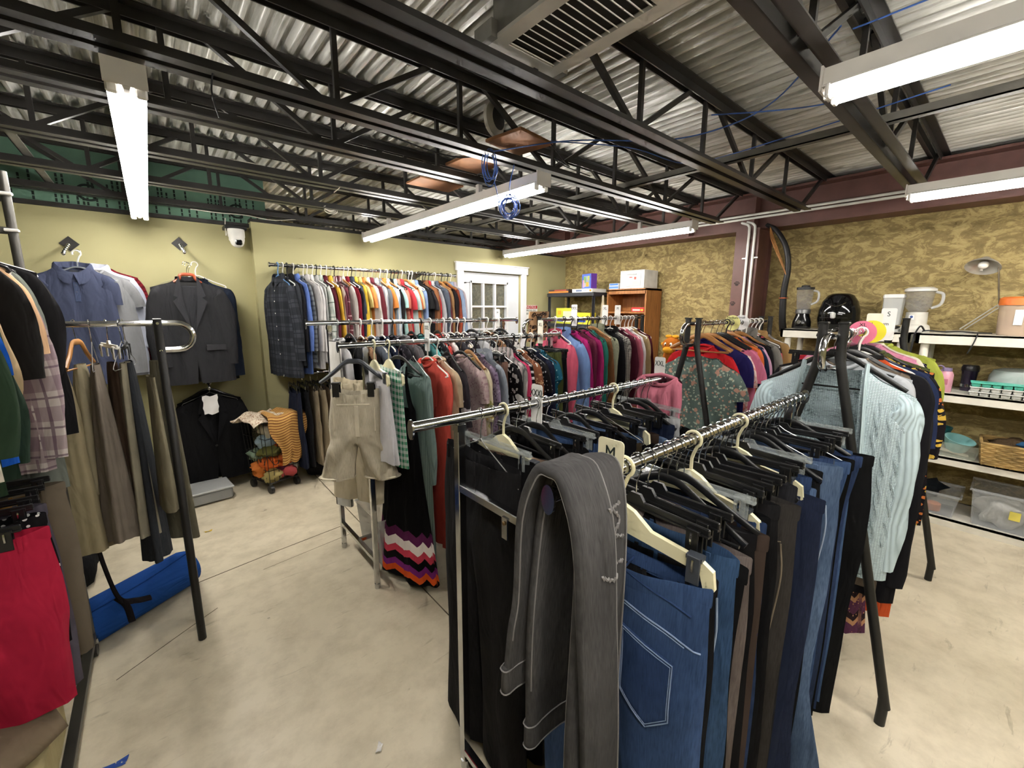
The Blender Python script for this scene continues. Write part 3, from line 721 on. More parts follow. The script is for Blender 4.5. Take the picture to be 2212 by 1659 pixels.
def collar_mesh(mat, kind, sw, ztop, drop, neck, dip, bdip, th):
    lp = neck_loop(sw, ztop, drop, neck, dip, bdip, th); m = MB(); n = len(lp)
    if kind == 'crew':
        m.tube(lp, 0.009, 6, cap=False)
    elif kind in ('shirt', 'polo'):
        hgt, flp = 0.036, (0.052 if kind == 'shirt' else 0.058)
        rows = []
        c = np.array([0, 0, 0])
        for k, (o, zz) in enumerate(((0.0, -0.004), (0.002, hgt * 0.6), (0.006, hgt), (0.014, hgt * 0.75), (0.024, hgt - flp))):
            R = lp.copy(); d = lp[:, :2] / (np.linalg.norm(lp[:, :2], axis=1)[:, None] + 1e-6); R[:, :2] += d * o; R[:, 2] += zz
            if k == 4:   # pointed tips at the front
                for e, sg in ((0, 1), (1, 1), (2, 1), (-1, -1), (-2, -1), (-3, -1)):
                    wgt = {0: 1, 1: 0.7, 2: 0.3, -1: 1, -2: 0.7, -3: 0.3}[e]
                    R[e, 2] -= 0.022 * wgt; R[e, 0] += (0.02 if e >= 0 else -0.02) * wgt * (1 if lp[2, 0] > 0 else -1)
            rows.append(R)
        m.grid(np.array(rows))
    elif kind == 'stand':
        rows = []
        for o, zz in ((0, -0.005), (0.006, 0.03), (0.002, 0.06), (-0.004, 0.03)):
            R = lp.copy(); d = lp[:, :2] / (np.linalg.norm(lp[:, :2], axis=1)[:, None] + 1e-6); R[:, :2] += d * o; R[:, 2] += zz; rows.append(R)
        m.grid(np.array(rows))
    elif kind == 'hood':
        a = np.linspace(0, PI, 9); rows = []
        for q in np.linspace(-1, 1, 9):
            w = neck * 1.25 * (1 - 0.35 * q * q)
            rows.append([(w * math.cos(t), 0.03 + 0.035 * (1 - abs(q)) + 0.012 * math.sin(3 * t), ztop - 0.05 * (1 - abs(math.cos(t))) * 0.3 + 0.03 * q - 0.02) for t in a])
        m.grid(np.array(rows)); m.tube(lp, 0.011, 6, cap=False)
    return m.mesh('collar', mat, 80)

def hook_path(rr=0.02, neckz=-0.085):
    a = np.radians(np.linspace(-58, 205, 15)); arc = [(rr * math.cos(t), 0, rr * math.sin(t)) for t in a]
    return [(0, 0, neckz), (0, 0, -0.05), (0.004, 0, -0.036)] + arc
_hm = {}
HC = {'white': '#e4e1da', 'black': '#161617', 'cream': '#ded7b2', 'wood': '#a8743f', 'wire': '#b9bab8', 'clear': '#dfe3e2', 'grey': '#3b3f46', 'blue': '#5b87b8', 'red': '#a04a2c', 'pink': '#d9a39a'}
def hanger_parts(kind, color, w=0.2, drop=0.06):
    key = (kind, color, round(w, 2), round(drop, 2))
    if key in _hm: return _hm[key]
    wirehook = kind in ('clip', 'wood', 'wire', 'velvet', 'wide')
    mat = pm(HC[color], 0.35, 1.0 if color == 'wire' else 0.0, 0.05) if color != 'clear' else glass('#b9bfbd', 0.05, 0.3)
    if color == 'wood': mat = pm(HC['wood'], 0.4, 0, 0.2)
    hk = MB(); hk.tube(hook_path(0.019 if wirehook else 0.021), 0.0018 if wirehook else 0.0042, 6)
    out = [('hook', hk.mesh('hook', M_CHROME if wirehook else mat))]
    m = MB(); z0 = -0.085
    if kind == 'tube':
        p = [(0, 0, z0), (0.03, 0, z0 - 0.006), (w * 0.6, 0, z0 - 0.02 - drop * 0.5), (w - 0.01, 0, z0 - 0.02 - drop), (w + 0.004, 0, z0 - 0.03 - drop), (w - 0.012, 0, z0 - 0.042 - drop), (0, 0, z0 - 0.042 - drop)]
        pl = smooth_path(p, 4); pl = np.vstack([pl, (pl * [-1, 1, 1])[::-1][1:-1]])
        m.tube(pl, 0.0045, 6, closed=True); out.append(('arms', m.mesh('arms', mat)))
    elif kind in ('wood', 'wide', 'velvet'):
        p = [(-w, 0, z0 - 0.02 - drop), (-w * 0.6, 0, z0 - 0.012 - drop * 0.45), (-0.04, 0, z0 + 0.004), (0, 0, z0 + 0.01), (0.04, 0, z0 + 0.004), (w * 0.6, 0, z0 - 0.012 - drop * 0.45), (w, 0, z0 - 0.02 - drop)]
        pl = smooth_path(p, 5); n = len(pl); q = np.abs(np.linspace(-1, 1, n))
        tk = {'wood': 0.007, 'wide': 0.014, 'velvet': 0.004}[kind]
        m.tube(pl, 0.013 - 0.004 * q if kind != 'velvet' else 0.011 - 0.003 * q, 8, ry=tk * (0.7 + 0.6 * q), up=np.array([0, 0, 1.0]))
        out.append(('arms', m.mesh('arms', mat)))
        if kind != 'wide':
            out.append(('trouser_bar', MB().tube([(-w * 0.93, 0, z0 - 0.03 - drop), (w * 0.93, 0, z0 - 0.03 - drop)], 0.004, 6).mesh('trouser_bar', mat)))
    elif kind == 'wire':
        p = [(0, 0, z0 + 0.01), (0.02, 0, z0 - 0.004), (w, 0, z0 - 0.02 - drop), (w + 0.006, 0, z0 - 0.03 - drop), (w - 0.01, 0, z0 - 0.038 - drop), (0, 0, z0 - 0.038 - drop)]
        pl = np.array(p); pl = np.vstack([pl, (pl * [-1, 1, 1])[::-1][1:-1]])
        m.tube(pl, 0.0016, 5, closed=True); out.append(('arms', m.mesh('arms', mat)))
    elif kind == 'clip':
        bz = z0 - 0.012
        m.box((0, 0, bz), (2 * w, 0.007, 0.02), bev=0.002); m.box((0, 0, bz - 0.005), (2 * w, 0.014, 0.004))
        m.prism([(-0.03, bz), (-0.012, z0 + 0.012), (0.012, z0 + 0.012), (0.03, bz)], 0.008)
        out.append(('bar', m.mesh('bar', mat, False)))
    elif kind == 'bigclip':   # cream contoured clip hanger
        pol = [(-0.03, z0 - 0.005), (0, z0 + 0.006), (0.03, z0 - 0.005), (0.07, z0 - 0.035), (w - 0.02, z0 - 0.05), (w + 0.005, z0 - 0.065), (w + 0.01, z0 - 0.10), (w - 0.008, z0 - 0.115), (w - 0.018, z0 - 0.08),
               (w - 0.03, z0 - 0.075), (0.06, z0 - 0.062), (0, z0 - 0.055)]
        pol = pol + [(-x, z) for x, z in pol[::-1][1:-1] if x > 0.031]
        m.prism(pol, 0.011); out.append(('bar', m.mesh('bar', mat, False)))
    _hm[key] = out; return out
def clip_mesh(color):
    key = ('clipmesh', color)
    if key in _hm: return _hm[key]
    mat = pm(HC[color], 0.3, 0, 0.05) if color != 'clear' else glass('#b9bfbd', 0.05, 0.34)
    m = MB(); m.box((0, -0.010, -0.018), (0.026, 0.004, 0.056), bev=0.0015); m.box((0, 0.010, -0.018), (0.026, 0.004, 0.056), bev=0.0015)
    m.box((0, 0, 0.006), (0.03, 0.02, 0.008))
    c = m.mesh('clip', mat, False)
    s = MB().tube([(0, -0.0125, 0.004), (0, -0.0145, -0.006), (0, -0.0125, -0.02)], 0.003, 5).mesh('clip_spring', M_CHROME)
    _hm[key] = (c, s); return c, s

def hang_hanger(pos, rz, kind, color, label, group, w=0.2, drop=0.06, clips=None, tilt=0.0):
    t = thing('clothes_hanger', label, 'hanger', pos, rz, group)
    if tilt: t.rotation_euler = (tilt, 0, rz)
    for nm, me in hanger_parts(kind, color, w, drop): put(nm, me, t)
    if kind in ('clip', 'bigclip'):
        c, s = clip_mesh('grey' if kind == 'bigclip' else color)
        for sx in (-1, 1):
            o = put('clip', c, t, (sx * (clips or w - 0.03), 0, -0.105 if kind == 'clip' else -0.14)); put('clip_spring', s, o)
    return t

GCOUNT = 0
def shirt(pos, rz, label, mat, name='shirt', cat='shirt', group=None, seed=None, sleeves='long', collar='shirt', sw=0.2, hw=0.235, L=0.66, th=0.028, drop=0.06,
          neck=0.072, dip=0.05, fold=0.0075, gap=None, sway=0.0, hem=0.0, waist=0.0, slen=None, cmat=None, smat=None, nu=32, nv=14, flare=0.0, out=0.03, wide=0.078, cuff=0.05, buttons=False, tilt=0.0, ztop=-0.10):
    global GCOUNT; GCOUNT += 1; seed = GCOUNT * 7 + 3 if seed is None else seed
    t = thing(name, label, cat, pos, rz, group)
    if tilt: t.rotation_euler = (tilt, 0, rz)
    bd = 0.01
    me, G = body_mesh(mat, seed=seed, sw=sw, hw=hw, L=L, th=th, ztop=ztop, drop=drop, neck=neck, dip=dip, bdip=bd, fold=fold, gap=gap, sway=sway, hem=hem, waist=waist, nu=nu, nv=nv)
    put('body', me, t)
    if sleeves != 'none':
        ln = slen or {'long': 0.52, 'short': 0.19, 'half': 0.3, 'cap': 0.11}[sleeves]
        cf = cuff if sleeves == 'long' else wide * 0.95
        for s in (-1, 1): put('sleeve', sleeve_mesh(smat or mat, s, seed, sw, ztop, drop, th, ln, wide, cf, out, flare), t)
    if collar and collar != 'none': put('collar', collar_mesh(cmat or mat, collar, sw, ztop, drop, neck, dip, bd, th), t)
    if buttons:
        for k in range(6):
            j = int((k + 1) / 7.0 * (G.shape[0] - 1)); p = G[j, G.shape[1] // 4]
            MB().tube([(p[0], p[1] - 0.001, p[2]), (p[0], p[1] - 0.004, p[2])], 0.005, 8).build('button', pm('#cfcac0', 0.4), t)
    return t

def pants_mesh(seed, ww=0.19, hip=0.215, rise=0.27, leg=0.72, knee=0.10, hemw=0.09, th=0.03, ztop=-0.14, fold=0.006, sag=0.012, spread=0.02, m=8, nh=7, nl=12, sway=0.0):
    """two-legged trousers hanging by the waistband. local x = width, -y = front"""
    rg = np.random.RandomState(seed); ph = rg.rand(6) * 6.28; V = []; UV = []; F = []
    def add(p, uv): V.append(p); UV.append(uv); return len(V) - 1
    s = np.linspace(-1, 1, 2 * m + 1)
    def yprof(q): return np.clip(1 - abs(q) ** 3, 0, 1) ** 0.5
    fr, bk = [], []
    for j in range(nh):
        t = j / (nh - 1); a = ww + (hip - ww) * smooth01(t * 1.3); b = th * (0.55 + 0.45 * t); rf, rb = [], []
        for i, q in enumerate(s):
            z = ztop - rise * t - sag * (1 - t) * (1 - math.cos(q * PI * 1.0)) * -0.5 - sag * (1 - t)
            dy = fold * (math.sin(4 * q + ph[0] + 3 * t) + 0.6 * math.sin(9 * q + ph[1])) + sway * t * 0.3
            rf.append(add((a * q, -b * yprof(q) + dy, z - 0.012 * (1 - t) * (1 - q * q)), (a * q, z)))
            rb.append(rf[-1] if i in (0, 2 * m) else add((a * q, b * yprof(q) + dy, z), (a * q + 0.013, z)))
        fr.append(rf); bk.append(rb)
    for j in range(nh - 1):
        for i in range(2 * m):
            F.append((fr[j][i], fr[j][i + 1], fr[j + 1][i + 1], fr[j + 1][i])); F.append((bk[j][i + 1], bk[j][i], bk[j + 1][i], bk[j + 1][i + 1]))
    zc = ztop - rise; yc = 0
    mid = [fr[-1][m]] + [add((0, -th * 0.5, zc - 0.005), (0, zc)), add((0, th * 0.5, zc - 0.005), (0, zc))] + [bk[-1][m]]
    for sg in (-1, 1):
        fi = list(range(0, m + 1)) if sg < 0 else list(range(2 * m, m - 1, -1))
        ring = [fr[-1][i] for i in fi] + mid[1:3] + [bk[-1][i] for i in fi[::-1]][:-1]
        prev = ring; n = len(ring)
        for j in range(1, nl + 1):
            t = j / nl; xo = hip + (-spread + spread * 2 * t) * 0.5; z = zc - leg * t
            w = hip / 2 + (knee - hip / 2) * smooth01(t * 2) if t < 0.5 else knee + (hemw - knee) * smooth01((t - 0.5) * 2)
            cx = (hip / 2) + spread * t * 0.6; bl = min(1, t * 5); cur = []
            b = th * (1 - 0.25 * t)
            for i in range(n):
                if i <= m: q = -1 + 2 * i / (m + 1.0); sd = -1; tt = i / (m + 0.5)
                elif i <= m + 2: tt = 1.0; sd = -0.4 if i == m + 1 else 0.4
                else: tt = (n - i) / (m + 0.5); sd = 1
                q = 2 * tt - 1; yy = sd * b * (np.clip(1 - abs(q) ** 2.6, 0, 1) ** 0.5 if abs(sd) == 1 else 0.6)
                x = cx + (1 - 2 * tt) * w
                y = yy + fold * 1.3 * (math.sin(5 * tt + ph[2] + 4 * t + sg) + 0.7 * math.sin(10 * tt * sd + ph[3] - 3 * t)) + sway * (0.3 + t)
                p0 = np.array(V[ring[i]]); p = np.array((sg * x, y, z)); p[:2] = p0[:2] * (1 - bl) + p[:2] * bl
                cur.append(add(tuple(p), (sg * x + (0.013 if sd > 0 else 0), z)))
            for i in range(n):
                k = (i + 1) % n; f = (prev[i], prev[k], cur[k], cur[i]); F.append(f if sg < 0 else f[::-1])
            prev = cur
    mb = MB(); mb.add(np.array(V), F, np.array(UV)); return mb, [V[i] for i in fr[0]], [V[i] for i in bk[0]]

_lm = {}
def loop_mesh(mat):
    if mat.name not in _lm: _lm[mat.name] = B(((0, 0, 0), (.009, .003, .045))).mesh('belt_loop', mat, False)
    return _lm[mat.name]
def pants(pos, rz, label, mat, name='trousers', cat='trousers', group=None, seed=None, bandmat=None, loops=True, detail=None, tilt=0.0, stitch='#a98b5c', **kw):
    global GCOUNT; GCOUNT += 1; seed = GCOUNT * 5 + 1 if seed is None else seed
    t = thing(name, label, cat, pos, rz, group)
    if tilt: t.rotation_euler = (tilt, 0, rz)
    mb, F0, B0 = pants_mesh(seed, **kw); mb.build('legs', mat, t, smooth=80)
    ring = np.array(F0 + B0[::-1][1:-1]); rows = []
    c = ring.mean(0)
    for dz, o in ((-0.036, 0.0025), (-0.03, 0.004), (0.0, 0.004), (0.003, 0.001), (0.0, -0.0015), (-0.03, -0.003)):
        R = ring.copy(); d = ring[:, :2] - c[:2]; d = d / (np.linalg.norm(d, axis=1)[:, None] + 1e-6); R[:, :2] += d * o; R[:, 2] += dz; rows.append(R)
    m = MB(); rows = np.array(rows); uv = np.stack([rows[:, :, 0], rows[:, :, 2]], 2); m.grid(rows, True, uv); m.build('waistband', bandmat or mat, t, smooth=80)
    if loops:
        for i in (2, 6, 10, 14):
            if i < len(F0): p = F0[i]; put('belt_loop', loop_mesh(bandmat or mat), t, (p[0], p[1] - 0.006, p[2] - 0.017))
        for i in (3, 8, 13):
            if i < len(B0): p = B0[i]; put('belt_loop', loop_mesh(bandmat or mat), t, (p[0], p[1] + 0.006, p[2] - 0.017))
    return t

def drape(pos, rz, label, mat, name, cat, group=None, w0=0.05, w1=0.11, t0=0.02, t1=0.05, L=0.8, ztop=-0.1, pleats=5, amp=0.25, seed=None, rows=16, n=36, lean=0.0, mid=None, power=1.0, tilt=0.0, part='cloth', cut=0.0):
    """gathered cloth falling from a pinched top (folded trousers, skirts, scarves)"""
    global GCOUNT; GCOUNT += 1; rg = np.random.RandomState(GCOUNT * 3 if seed is None else seed); ph = rg.rand(3) * 6.28
    t = thing(name, label, cat, pos, rz, group)
    if tilt: t.rotation_euler = (tilt, 0, rz)
    th = np.linspace(0, 2 * PI, n, endpoint=False); G = np.zeros((rows, n, 3)); UV = np.zeros((rows, n, 2))
    for j in range(rows):
        q = j / (rows - 1); k = q ** power; w = w0 + (w1 - w0) * k; d = t0 + (t1 - t0) * k
        if mid: w += mid * math.sin(PI * q)
        r = 1 + amp * (0.3 + 0.7 * q) * (np.sin(pleats * th + ph[0] + 0.8 * q) * 0.7 + np.sin((pleats * 2 + 1) * th + ph[1]) * 0.3)
        G[j] = np.stack([w * np.cos(th) * (1 + (r - 1) * 0.25) + lean * q, d * np.sin(th) * r, np.full(n, ztop - L * q) + cut * q * np.cos(th)], 1)
        UV[j] = np.stack([th / (2 * PI) * 2 * w1 * 1.6, np.full(n, (1 - q) * L)], 1)
    m = MB(); m.grid(G, True, UV); m.build(part, mat, t, smooth=80); return t
# ================================================================== RACKS
R90 = -PI / 2
M_RACKB = pm('#1a1918', 0.45, 0.1, 0.12, 'black_rack_enamel')
def sq(m, a, b, w=0.026):
    a, b = np.array(a, float), np.array(b, float); d = b - a; L = np.linalg.norm(d); x = d / L
    up = np.array([0, 0, 1.0]) if abs(x[2]) < 0.9 else np.array([0, 1.0, 0]); y = np.cross(up, x); y /= np.linalg.norm(y); z = np.cross(x, y)
    return m.box((a + b) / 2, (L, w, w), np.stack([x, y, z], 1), bev=0.002)
def tubular_rack(label, x0, x1, y, top, barz, loopdir, foot=0.3, knee=1.34, loop=0.13):
    """two-post folding rack: bar along x, loop handle at x0 end"""
    t = thing('garment_rack', label, 'rack', (x0, y, 0))
    for xe in (0.0, x1 - x0):
        for s in (-1, 1):
            pts = smooth_path([(xe, s * 0.032, top), (xe, s * 0.032, knee + 0.05), (xe, s * 0.036, knee), (xe, s * (0.05), knee - 0.08), (xe, s * foot * 0.95, 0.18), (xe, s * foot, 0.10), (xe, s * foot, 0.0)], 5)
            MB().tube(pts, 0.0165, 12).build('leg', M_RACKB, t)
            B(((xe, s * 0.032, top), (0.034, 0.034, 0.008)), bev=0.002).build('post_cap', M_BLACK, t)
    MB().tube([(0, 0, barz), (x1 - x0, 0, barz)], 0.013, 12).build('hang_bar', M_CHROME, t)
    d = loopdir * loop; z2 = barz - 0.125; a = np.linspace(PI / 2, -PI / 2, 9)
    pts = [(-loopdir * 0.02, 0, barz)] + [(d * 0.5 + loopdir * 0.0625 * math.cos(q), 0, (barz + z2) / 2 + 0.0625 * math.sin(q)) for q in a] + [(-loopdir * 0.01, 0, z2)]
    MB().tube(pts, 0.013, 12).build('loop_handle', M_CHROME, t)
    for z in (barz, z2):
        MB().tube([(0, -0.05, z), (0, 0.05, z)], 0.006, 8).build('bolt', M_CHROME, t)
    return t
tubular_rack('black folding rack at left with a chrome loop handle, holding trousers', 0.02, -0.75, 2.565, 1.495, 1.478, 1, 0.27)
tubular_rack('black folding rack with chrome loop holding the pink fleece', 2.2, 3.55, 2.32, 1.492, 1.47, -1, 0.26)
tubular_rack('black folding rack with chrome loop holding the floral blouse', 2.48, 3.62, 1.25, 1.497, 1.465, -1, 0.3, 1.33)
tubular_rack('black folding rack with chrome loop holding the light blue cardigan', 1.95, 3.3, 0.44, 1.502, 1.455, -1, 0.31, 1.37, 0.09)

def chrome_rack(label, px0, px1, ys, bars, crossz, name='garment_rack'):
    t = thing(name, label, 'rack', (px0, ys[0], 0)); ox, oy = px0, ys[0]
    for px in (px0, px1):
        for y, (by, bz, bx0, bx1) in zip(ys, bars):
            m = MB(); sq(m, (px - ox, y - oy, 0.02), (px - ox, y - oy, bz - 0.012), 0.026); m.build('post', M_CHROME, t, smooth=False)
            MB().tube([(px - ox, y - oy, 0), (px - ox, y - oy, 0.03)], 0.016, 10).build('foot', M_BLACK if px == px0 and False else M_CHROME, t)
            B(((px - ox, y - oy, bz - 0.03), (0.03, 0.03, 0.02))).build('collar', M_CHROME, t, smooth=False)
        for z in crossz:
            m = MB(); sq(m, (px - ox, ys[0] - oy, z), (px - ox, ys[1] - oy, z), 0.024); m.build('cross_rail', M_CHROME, t, smooth=False)
    for by, bz, bx0, bx1 in bars:
        MB().tube([(bx0 - ox, by - oy, bz), (bx1 - ox, by - oy, bz)], RAIL_R, 16).build('hang_bar', M_CHROME, t)
        for e, bx in ((-1, bx0), (1, bx1)):
            a = np.linspace(0, 2 * PI, 20, endpoint=False)
            MB().prism([(0.016 * math.cos(q), 0.028 * math.sin(q) - 0.006) for q in a], 0.005, rotz(PI / 2), (bx - ox, by - oy, bz)).build('end_cap', M_CHROME, t)
    m = MB(); sq(m, (px0 - ox, (ys[0] + ys[1]) / 2 - oy, crossz[0]), (px1 - ox, (ys[0] + ys[1]) / 2 - oy, crossz[0]), 0.022); m.build('stretcher', M_CHROME, t, smooth=False)
    return t
FR = chrome_rack('chrome double-bar rack of jeans in the foreground', 0.66, 1.74, (0.49, 1.02), ((0.49, 1.225, 0.50, 1.90), (1.01, 1.235, 0.50, 1.78)), (1.02, 0.07))
B(((-0.014, 0.3, 0.985), (0.004, 0.022, 0.06))).build('bracket', M_CHROME, FR, smooth=False)
MB().sphere((-0.018, 0.3, 1.0), (0.004, 0.006, 0.006), 8, 6).build('screw', pm('#8a7350', 0.3, 1.0), FR)
MR = chrome_rack('chrome double-bar rack of tops and dresses in the middle', 0.81, 2.15, (2.12, 2.66), ((2.12, 1.368, 0.68, 2.24), (2.66, 1.462, 0.68, 2.3)), (0.17, 0.75))
# wall rails
def wall_rail(label, x0, x1, y, z, brackets):
    t = thing('wall_rail', label, 'rail', (x0, y, z))
    MB().tube([(0, 0, 0), (x1 - x0, 0, 0)], 0.014, 12).build('hang_bar', M_CHROME, t)
    for e in (0, x1 - x0): MB().tube([(e - 0.006, 0, 0), (e + 0.006, 0, 0)], 0.02, 12).build('end_cap', M_CHROME, t)
    for b in brackets:
        MB().prism([(0, 0), (0.4 - (4.4 - 4.4), 0.03), (0.4, -0.09), (0.36, -0.09)], 0.004, rotz(PI / 2), (b - x0, 4.4 - y - 0.4, 0.0)).build('bracket', M_STEEL, t, smooth=False)
    return t
wall_rail('upper chrome wall rail packed with shirts', 0.80, 2.62, 4.08, 1.905, (1.0, 2.2))
wall_rail('lower chrome wall rail holding trousers behind the laundry cart', 0.83, 2.62, 4.05, 0.975, (1.0, 2.2))

# ================================================================== CLOTHES ON THE UPPER WALL RAIL
# (colour, pattern, second colour, description, sleeves, hem length, third colour)
W = [('#3f4249', 'plaid', '#17181c', 'charcoal buffalo-check flannel shirt', 'long', .82, '#22242a'), ('#3d4046', 'heather', '#2b2d31', 'charcoal fleece jacket', 'long', .72),
     ('#1c1c1f', 'plain', '', 'black work shirt', 'long', .74), ('#5a72b0', 'plain', '', 'cornflower blue shirt', 'long', .80), ('#82868a', 'hstripe', '#5f6367', 'grey striped sweater', 'long', .70),
     ('#b9b6b4', 'plain', '', 'pale grey shirt', 'long', .76), ('#cfcccb', 'plain', '', 'off-white dress shirt', 'long', .70), ('#a9aaa8', 'plain', '', 'grey shirt', 'long', .72),
     ('#d5d8d2', 'plaid', '#a9b7ae', 'white and green windowpane shirt', 'long', .68, '#2f4a3d'), ('#5c2430', 'plain', '', 'wine shirt', 'long', .66), ('#d0a23a', 'plain', '', 'mustard yellow shirt', 'long', .72),
     ('#c9bfbf', 'vstripe', '#6a3b48', 'white and plum striped shirt', 'long', .70), ('#7a3f4a', 'plaid', '#3f2029', 'plum plaid shirt', 'long', .76, '#c8a9ab'), ('#cbc5be', 'plain', '', 'ivory shirt', 'long', .80),
     ('#7d1f2d', 'plain', '', 'burgundy shirt', 'long', .68), ('#434a57', 'plain', '', 'slate shirt', 'long', .80), ('#d8b43f', 'plain', '', 'golden yellow shirt', 'long', .66), ('#c5b579', 'plain', '', 'straw yellow shirt', 'short', .66),
     ('#d98a4c', 'plain', '', 'orange polo', 'short', .72), ('#d9d6d2', 'plain', '', 'white oxford shirt', 'long', .72), ('#6b2c36', 'plain', '', 'maroon shirt', 'long', .68), ('#d2cfcd', 'vstripe', '#9a9ea8', 'white pinstriped shirt', 'long', .74),
     ('#6e7277', 'plain', '', 'mid grey shirt', 'long', .64), ('#d98543', 'plain', '', 'bright orange shirt', 'short', .62), ('#cfd0d0', 'vstripe', '#8ba0b4', 'white shirt with blue stripes', 'long', .66), ('#211f20', 'plain', '', 'black shirt', 'half', .70),
     ('#a9cfca', 'plain', '', 'pale aqua shirt', 'short', .70), ('#d98270', 'plain', '', 'salmon polo', 'short', .66), ('#b93a42', 'plain', '', 'red polo', 'short', .68), ('#b8cbc8', 'plain', '', 'pale mint jersey with dark cuffs', 'short', .64),
     ('#cf7346', 'plain', '', 'rust orange tee', 'short', .62), ('#c7bd9d', 'plain', '', 'beige shirt', 'short', .66), ('#8da4cf', 'plain', '', 'sky blue shirt', 'long', .64), ('#1d1d1e', 'plain', '', 'black polo', 'short', .74),
     ('#232022', 'heather', '#3a3538', 'black heathered tee', 'short', .70), ('#8a5a3d', 'plain', '', 'brown shirt', 'long', .66), ('#c9333a', 'plain', '', 'scarlet shirt', 'long', .78), ('#b6b9bd', 'plain', '', 'silver grey shirt', 'long', .66),
     ('#5a616e', 'plain', '', 'steel grey shirt', 'long', .72), ('#6a2f38', 'plain', '', 'oxblood sweater', 'long', .64), ('#a9825a', 'plain', '', 'camel sweater', 'long', .70), ('#252022', 'plain', '', 'black cardigan', 'long', .64),
     ('#9a4a34', 'plain', '', 'rust sweater', 'long', .66), ('#7d93b8', 'denim', '#a9bad3', 'chambray shirt', 'long', .70), ('#c3b6bd', 'plain', '', 'pale lilac shirt', 'long', .68)]
rg = random.Random(5)
N = len(W)
for i, w in enumerate(W):
    x = 0.86 + 1.70 * i / (N - 1) + rg.uniform(-.006, .006); c, k, c2, d, sl, ln = w[:6]; c3 = w[6] if len(w) > 6 else None
    mat = cloth(c, k, c2 or '#ffffff', 0.75 if k == 'plaid' else 1.2, c3)
    lab = '%s, %s from the left end of the upper wall rail' % (d, ordn(i + 1))
    first = i == 0
    shirt((x, 4.08, 1.905), R90 + .22 + rg.uniform(-.05, .05), lab, mat, group='shirts on the upper wall rail', sleeves=sl, collar='shirt' if 'shirt' in d or 'polo' in d else 'crew',
          L=ln + 0.02, sw=0.205 + rg.uniform(-.015, .02), hw=0.23 + rg.uniform(-.02, .03), th=0.045 if first else 0.024, drop=0.065 + rg.uniform(-.01, .015), nu=40 if first else 28, nv=16 if first else 11,
          buttons=first, out=0.035 + rg.uniform(-.01, .02), slen=(0.62 if first else 0.56) if sl == 'long' else None)
    hk = 'blue' if i == 0 else rg.choice(['white', 'white', 'white', 'black', 'clear', 'wire', 'wood'])
    kk = {'white': 'tube', 'black': 'tube', 'blue': 'tube', 'clear': 'tube', 'wire': 'wire', 'wood': 'wood'}[hk]
    hang_hanger((x, 4.08, 1.905), R90 + .22 + rg.uniform(-.05, .05), kk, hk, '%s hanger carrying the %s shirt on the upper wall rail' % ({'wire': 'chrome wire', 'wood': 'wooden'}.get(hk, hk + ' plastic'), ordn(i + 1)), 'hangers on the upper wall rail', 0.19, 0.05)
# lower wall rail trousers
for i, (x, c, k, d) in enumerate(((0.9, '#23283a', 'plain', 'navy trousers'), (0.97, '#1d1d20', 'plain', 'black trousers'), (1.04, '#a3937a', 'plain', 'khaki trousers'), (1.10, '#a89a80', 'plain', 'stone trousers'), (1.17, '#8c7a66', 'plain', 'taupe trousers'),
                                  (1.24, '#141416', 'plain', 'jet black trousers'), (1.31, '#4b4038', 'plain', 'dark brown trousers'), (1.38, '#2a2d33', 'plain', 'graphite trousers'), (1.45, '#73706a', 'plain', 'grey trousers'))):
    pants((x, 4.05, 0.975), R90, '%s, %s from the left on the lower wall rail' % (d, ordn(i + 1)), cloth(c, k), group='trousers on the lower wall rail', leg=0.42, rise=0.26, th=0.028, m=6, nl=8)
    hang_hanger((x, 4.05, 0.975), R90, 'clip', 'black', 'black clip hanger, %s from the left on the lower wall rail' % ordn(i + 1), 'hangers on the lower wall rail', 0.17)

# ================================================================== WALL HOOKS AND SUITS
def wall_hook(x, z, label, yw=4.5, ln=0.42):
    t = thing('wall_hook', label, 'hook', (x, yw, z))
    B(((0, -0.004, 0), (0.075, 0.008, 0.075))).build('plate', M_STEEL, t, rot=(0, PI / 4, 0), smooth=False)
    pts = smooth_path([(0, -0.01, 0.0), (0, -0.15, -0.035), (0, -0.3, -0.075), (0, -ln, -0.11)], 5)
    MB().tube(pts, 0.008, 8).build('arm', M_CHROME, t); MB().sphere((0, -ln, -0.105), 0.012, 10, 8).build('ball_stop', M_CHROME, t)
    for k in range(5): MB().sphere((0, -0.08 - 0.07 * k, -0.015 - 0.018 * k), 0.0115, 8, 6).build('bead', M_CHROME, t)
wall_hook(-0.39, 2.0, 'chrome waterfall hook on a black diamond plate above the polo')
wall_hook(0.245, 2.06, 'chrome waterfall hook on a black diamond plate above the suits')
wall_hook(0.30, 1.0, 'chrome hook low on the wall above the black suit', ln=0.32)
shirt((-0.265, 4.34, 1.93), 0.04, 'dark red short-sleeved shirt at the back of the left wall hook', cloth('#7d2029', 'hstripe', '#5a141c', 2.0), sleeves='half', collar='crew', L=.72, sw=.225, th=.022)
shirt((-0.275, 4.28, 1.92), 0.02, 'white long-sleeved shirt on the left wall hook behind the polo', cloth('#c3c8d8', 'plain'), sleeves='long', L=.78, sw=.215, th=.022, buttons=True)
shirt((-0.29, 4.21, 1.905), 0.0, 'light grey short-sleeved tee behind the polo', cloth('#96979a', 'heather', '#7f8084'), name='tshirt', cat='t-shirt', sleeves='short', collar='crew', L=.74, sw=.205, th=.022)
PO = shirt((-0.36, 4.12, 1.90), 0.0, 'slate blue polo shirt facing out on the left wall hook', cloth('#484e66', 'heather', '#3e4459'), name='polo_shirt', cat='shirt', sleeves='short', collar='polo', L=.80, sw=.185, hw=.20, th=.035, dip=.085, neck=.08, nu=48, nv=20, fold=.005, ztop=-.085, out=.0, wide=.07)
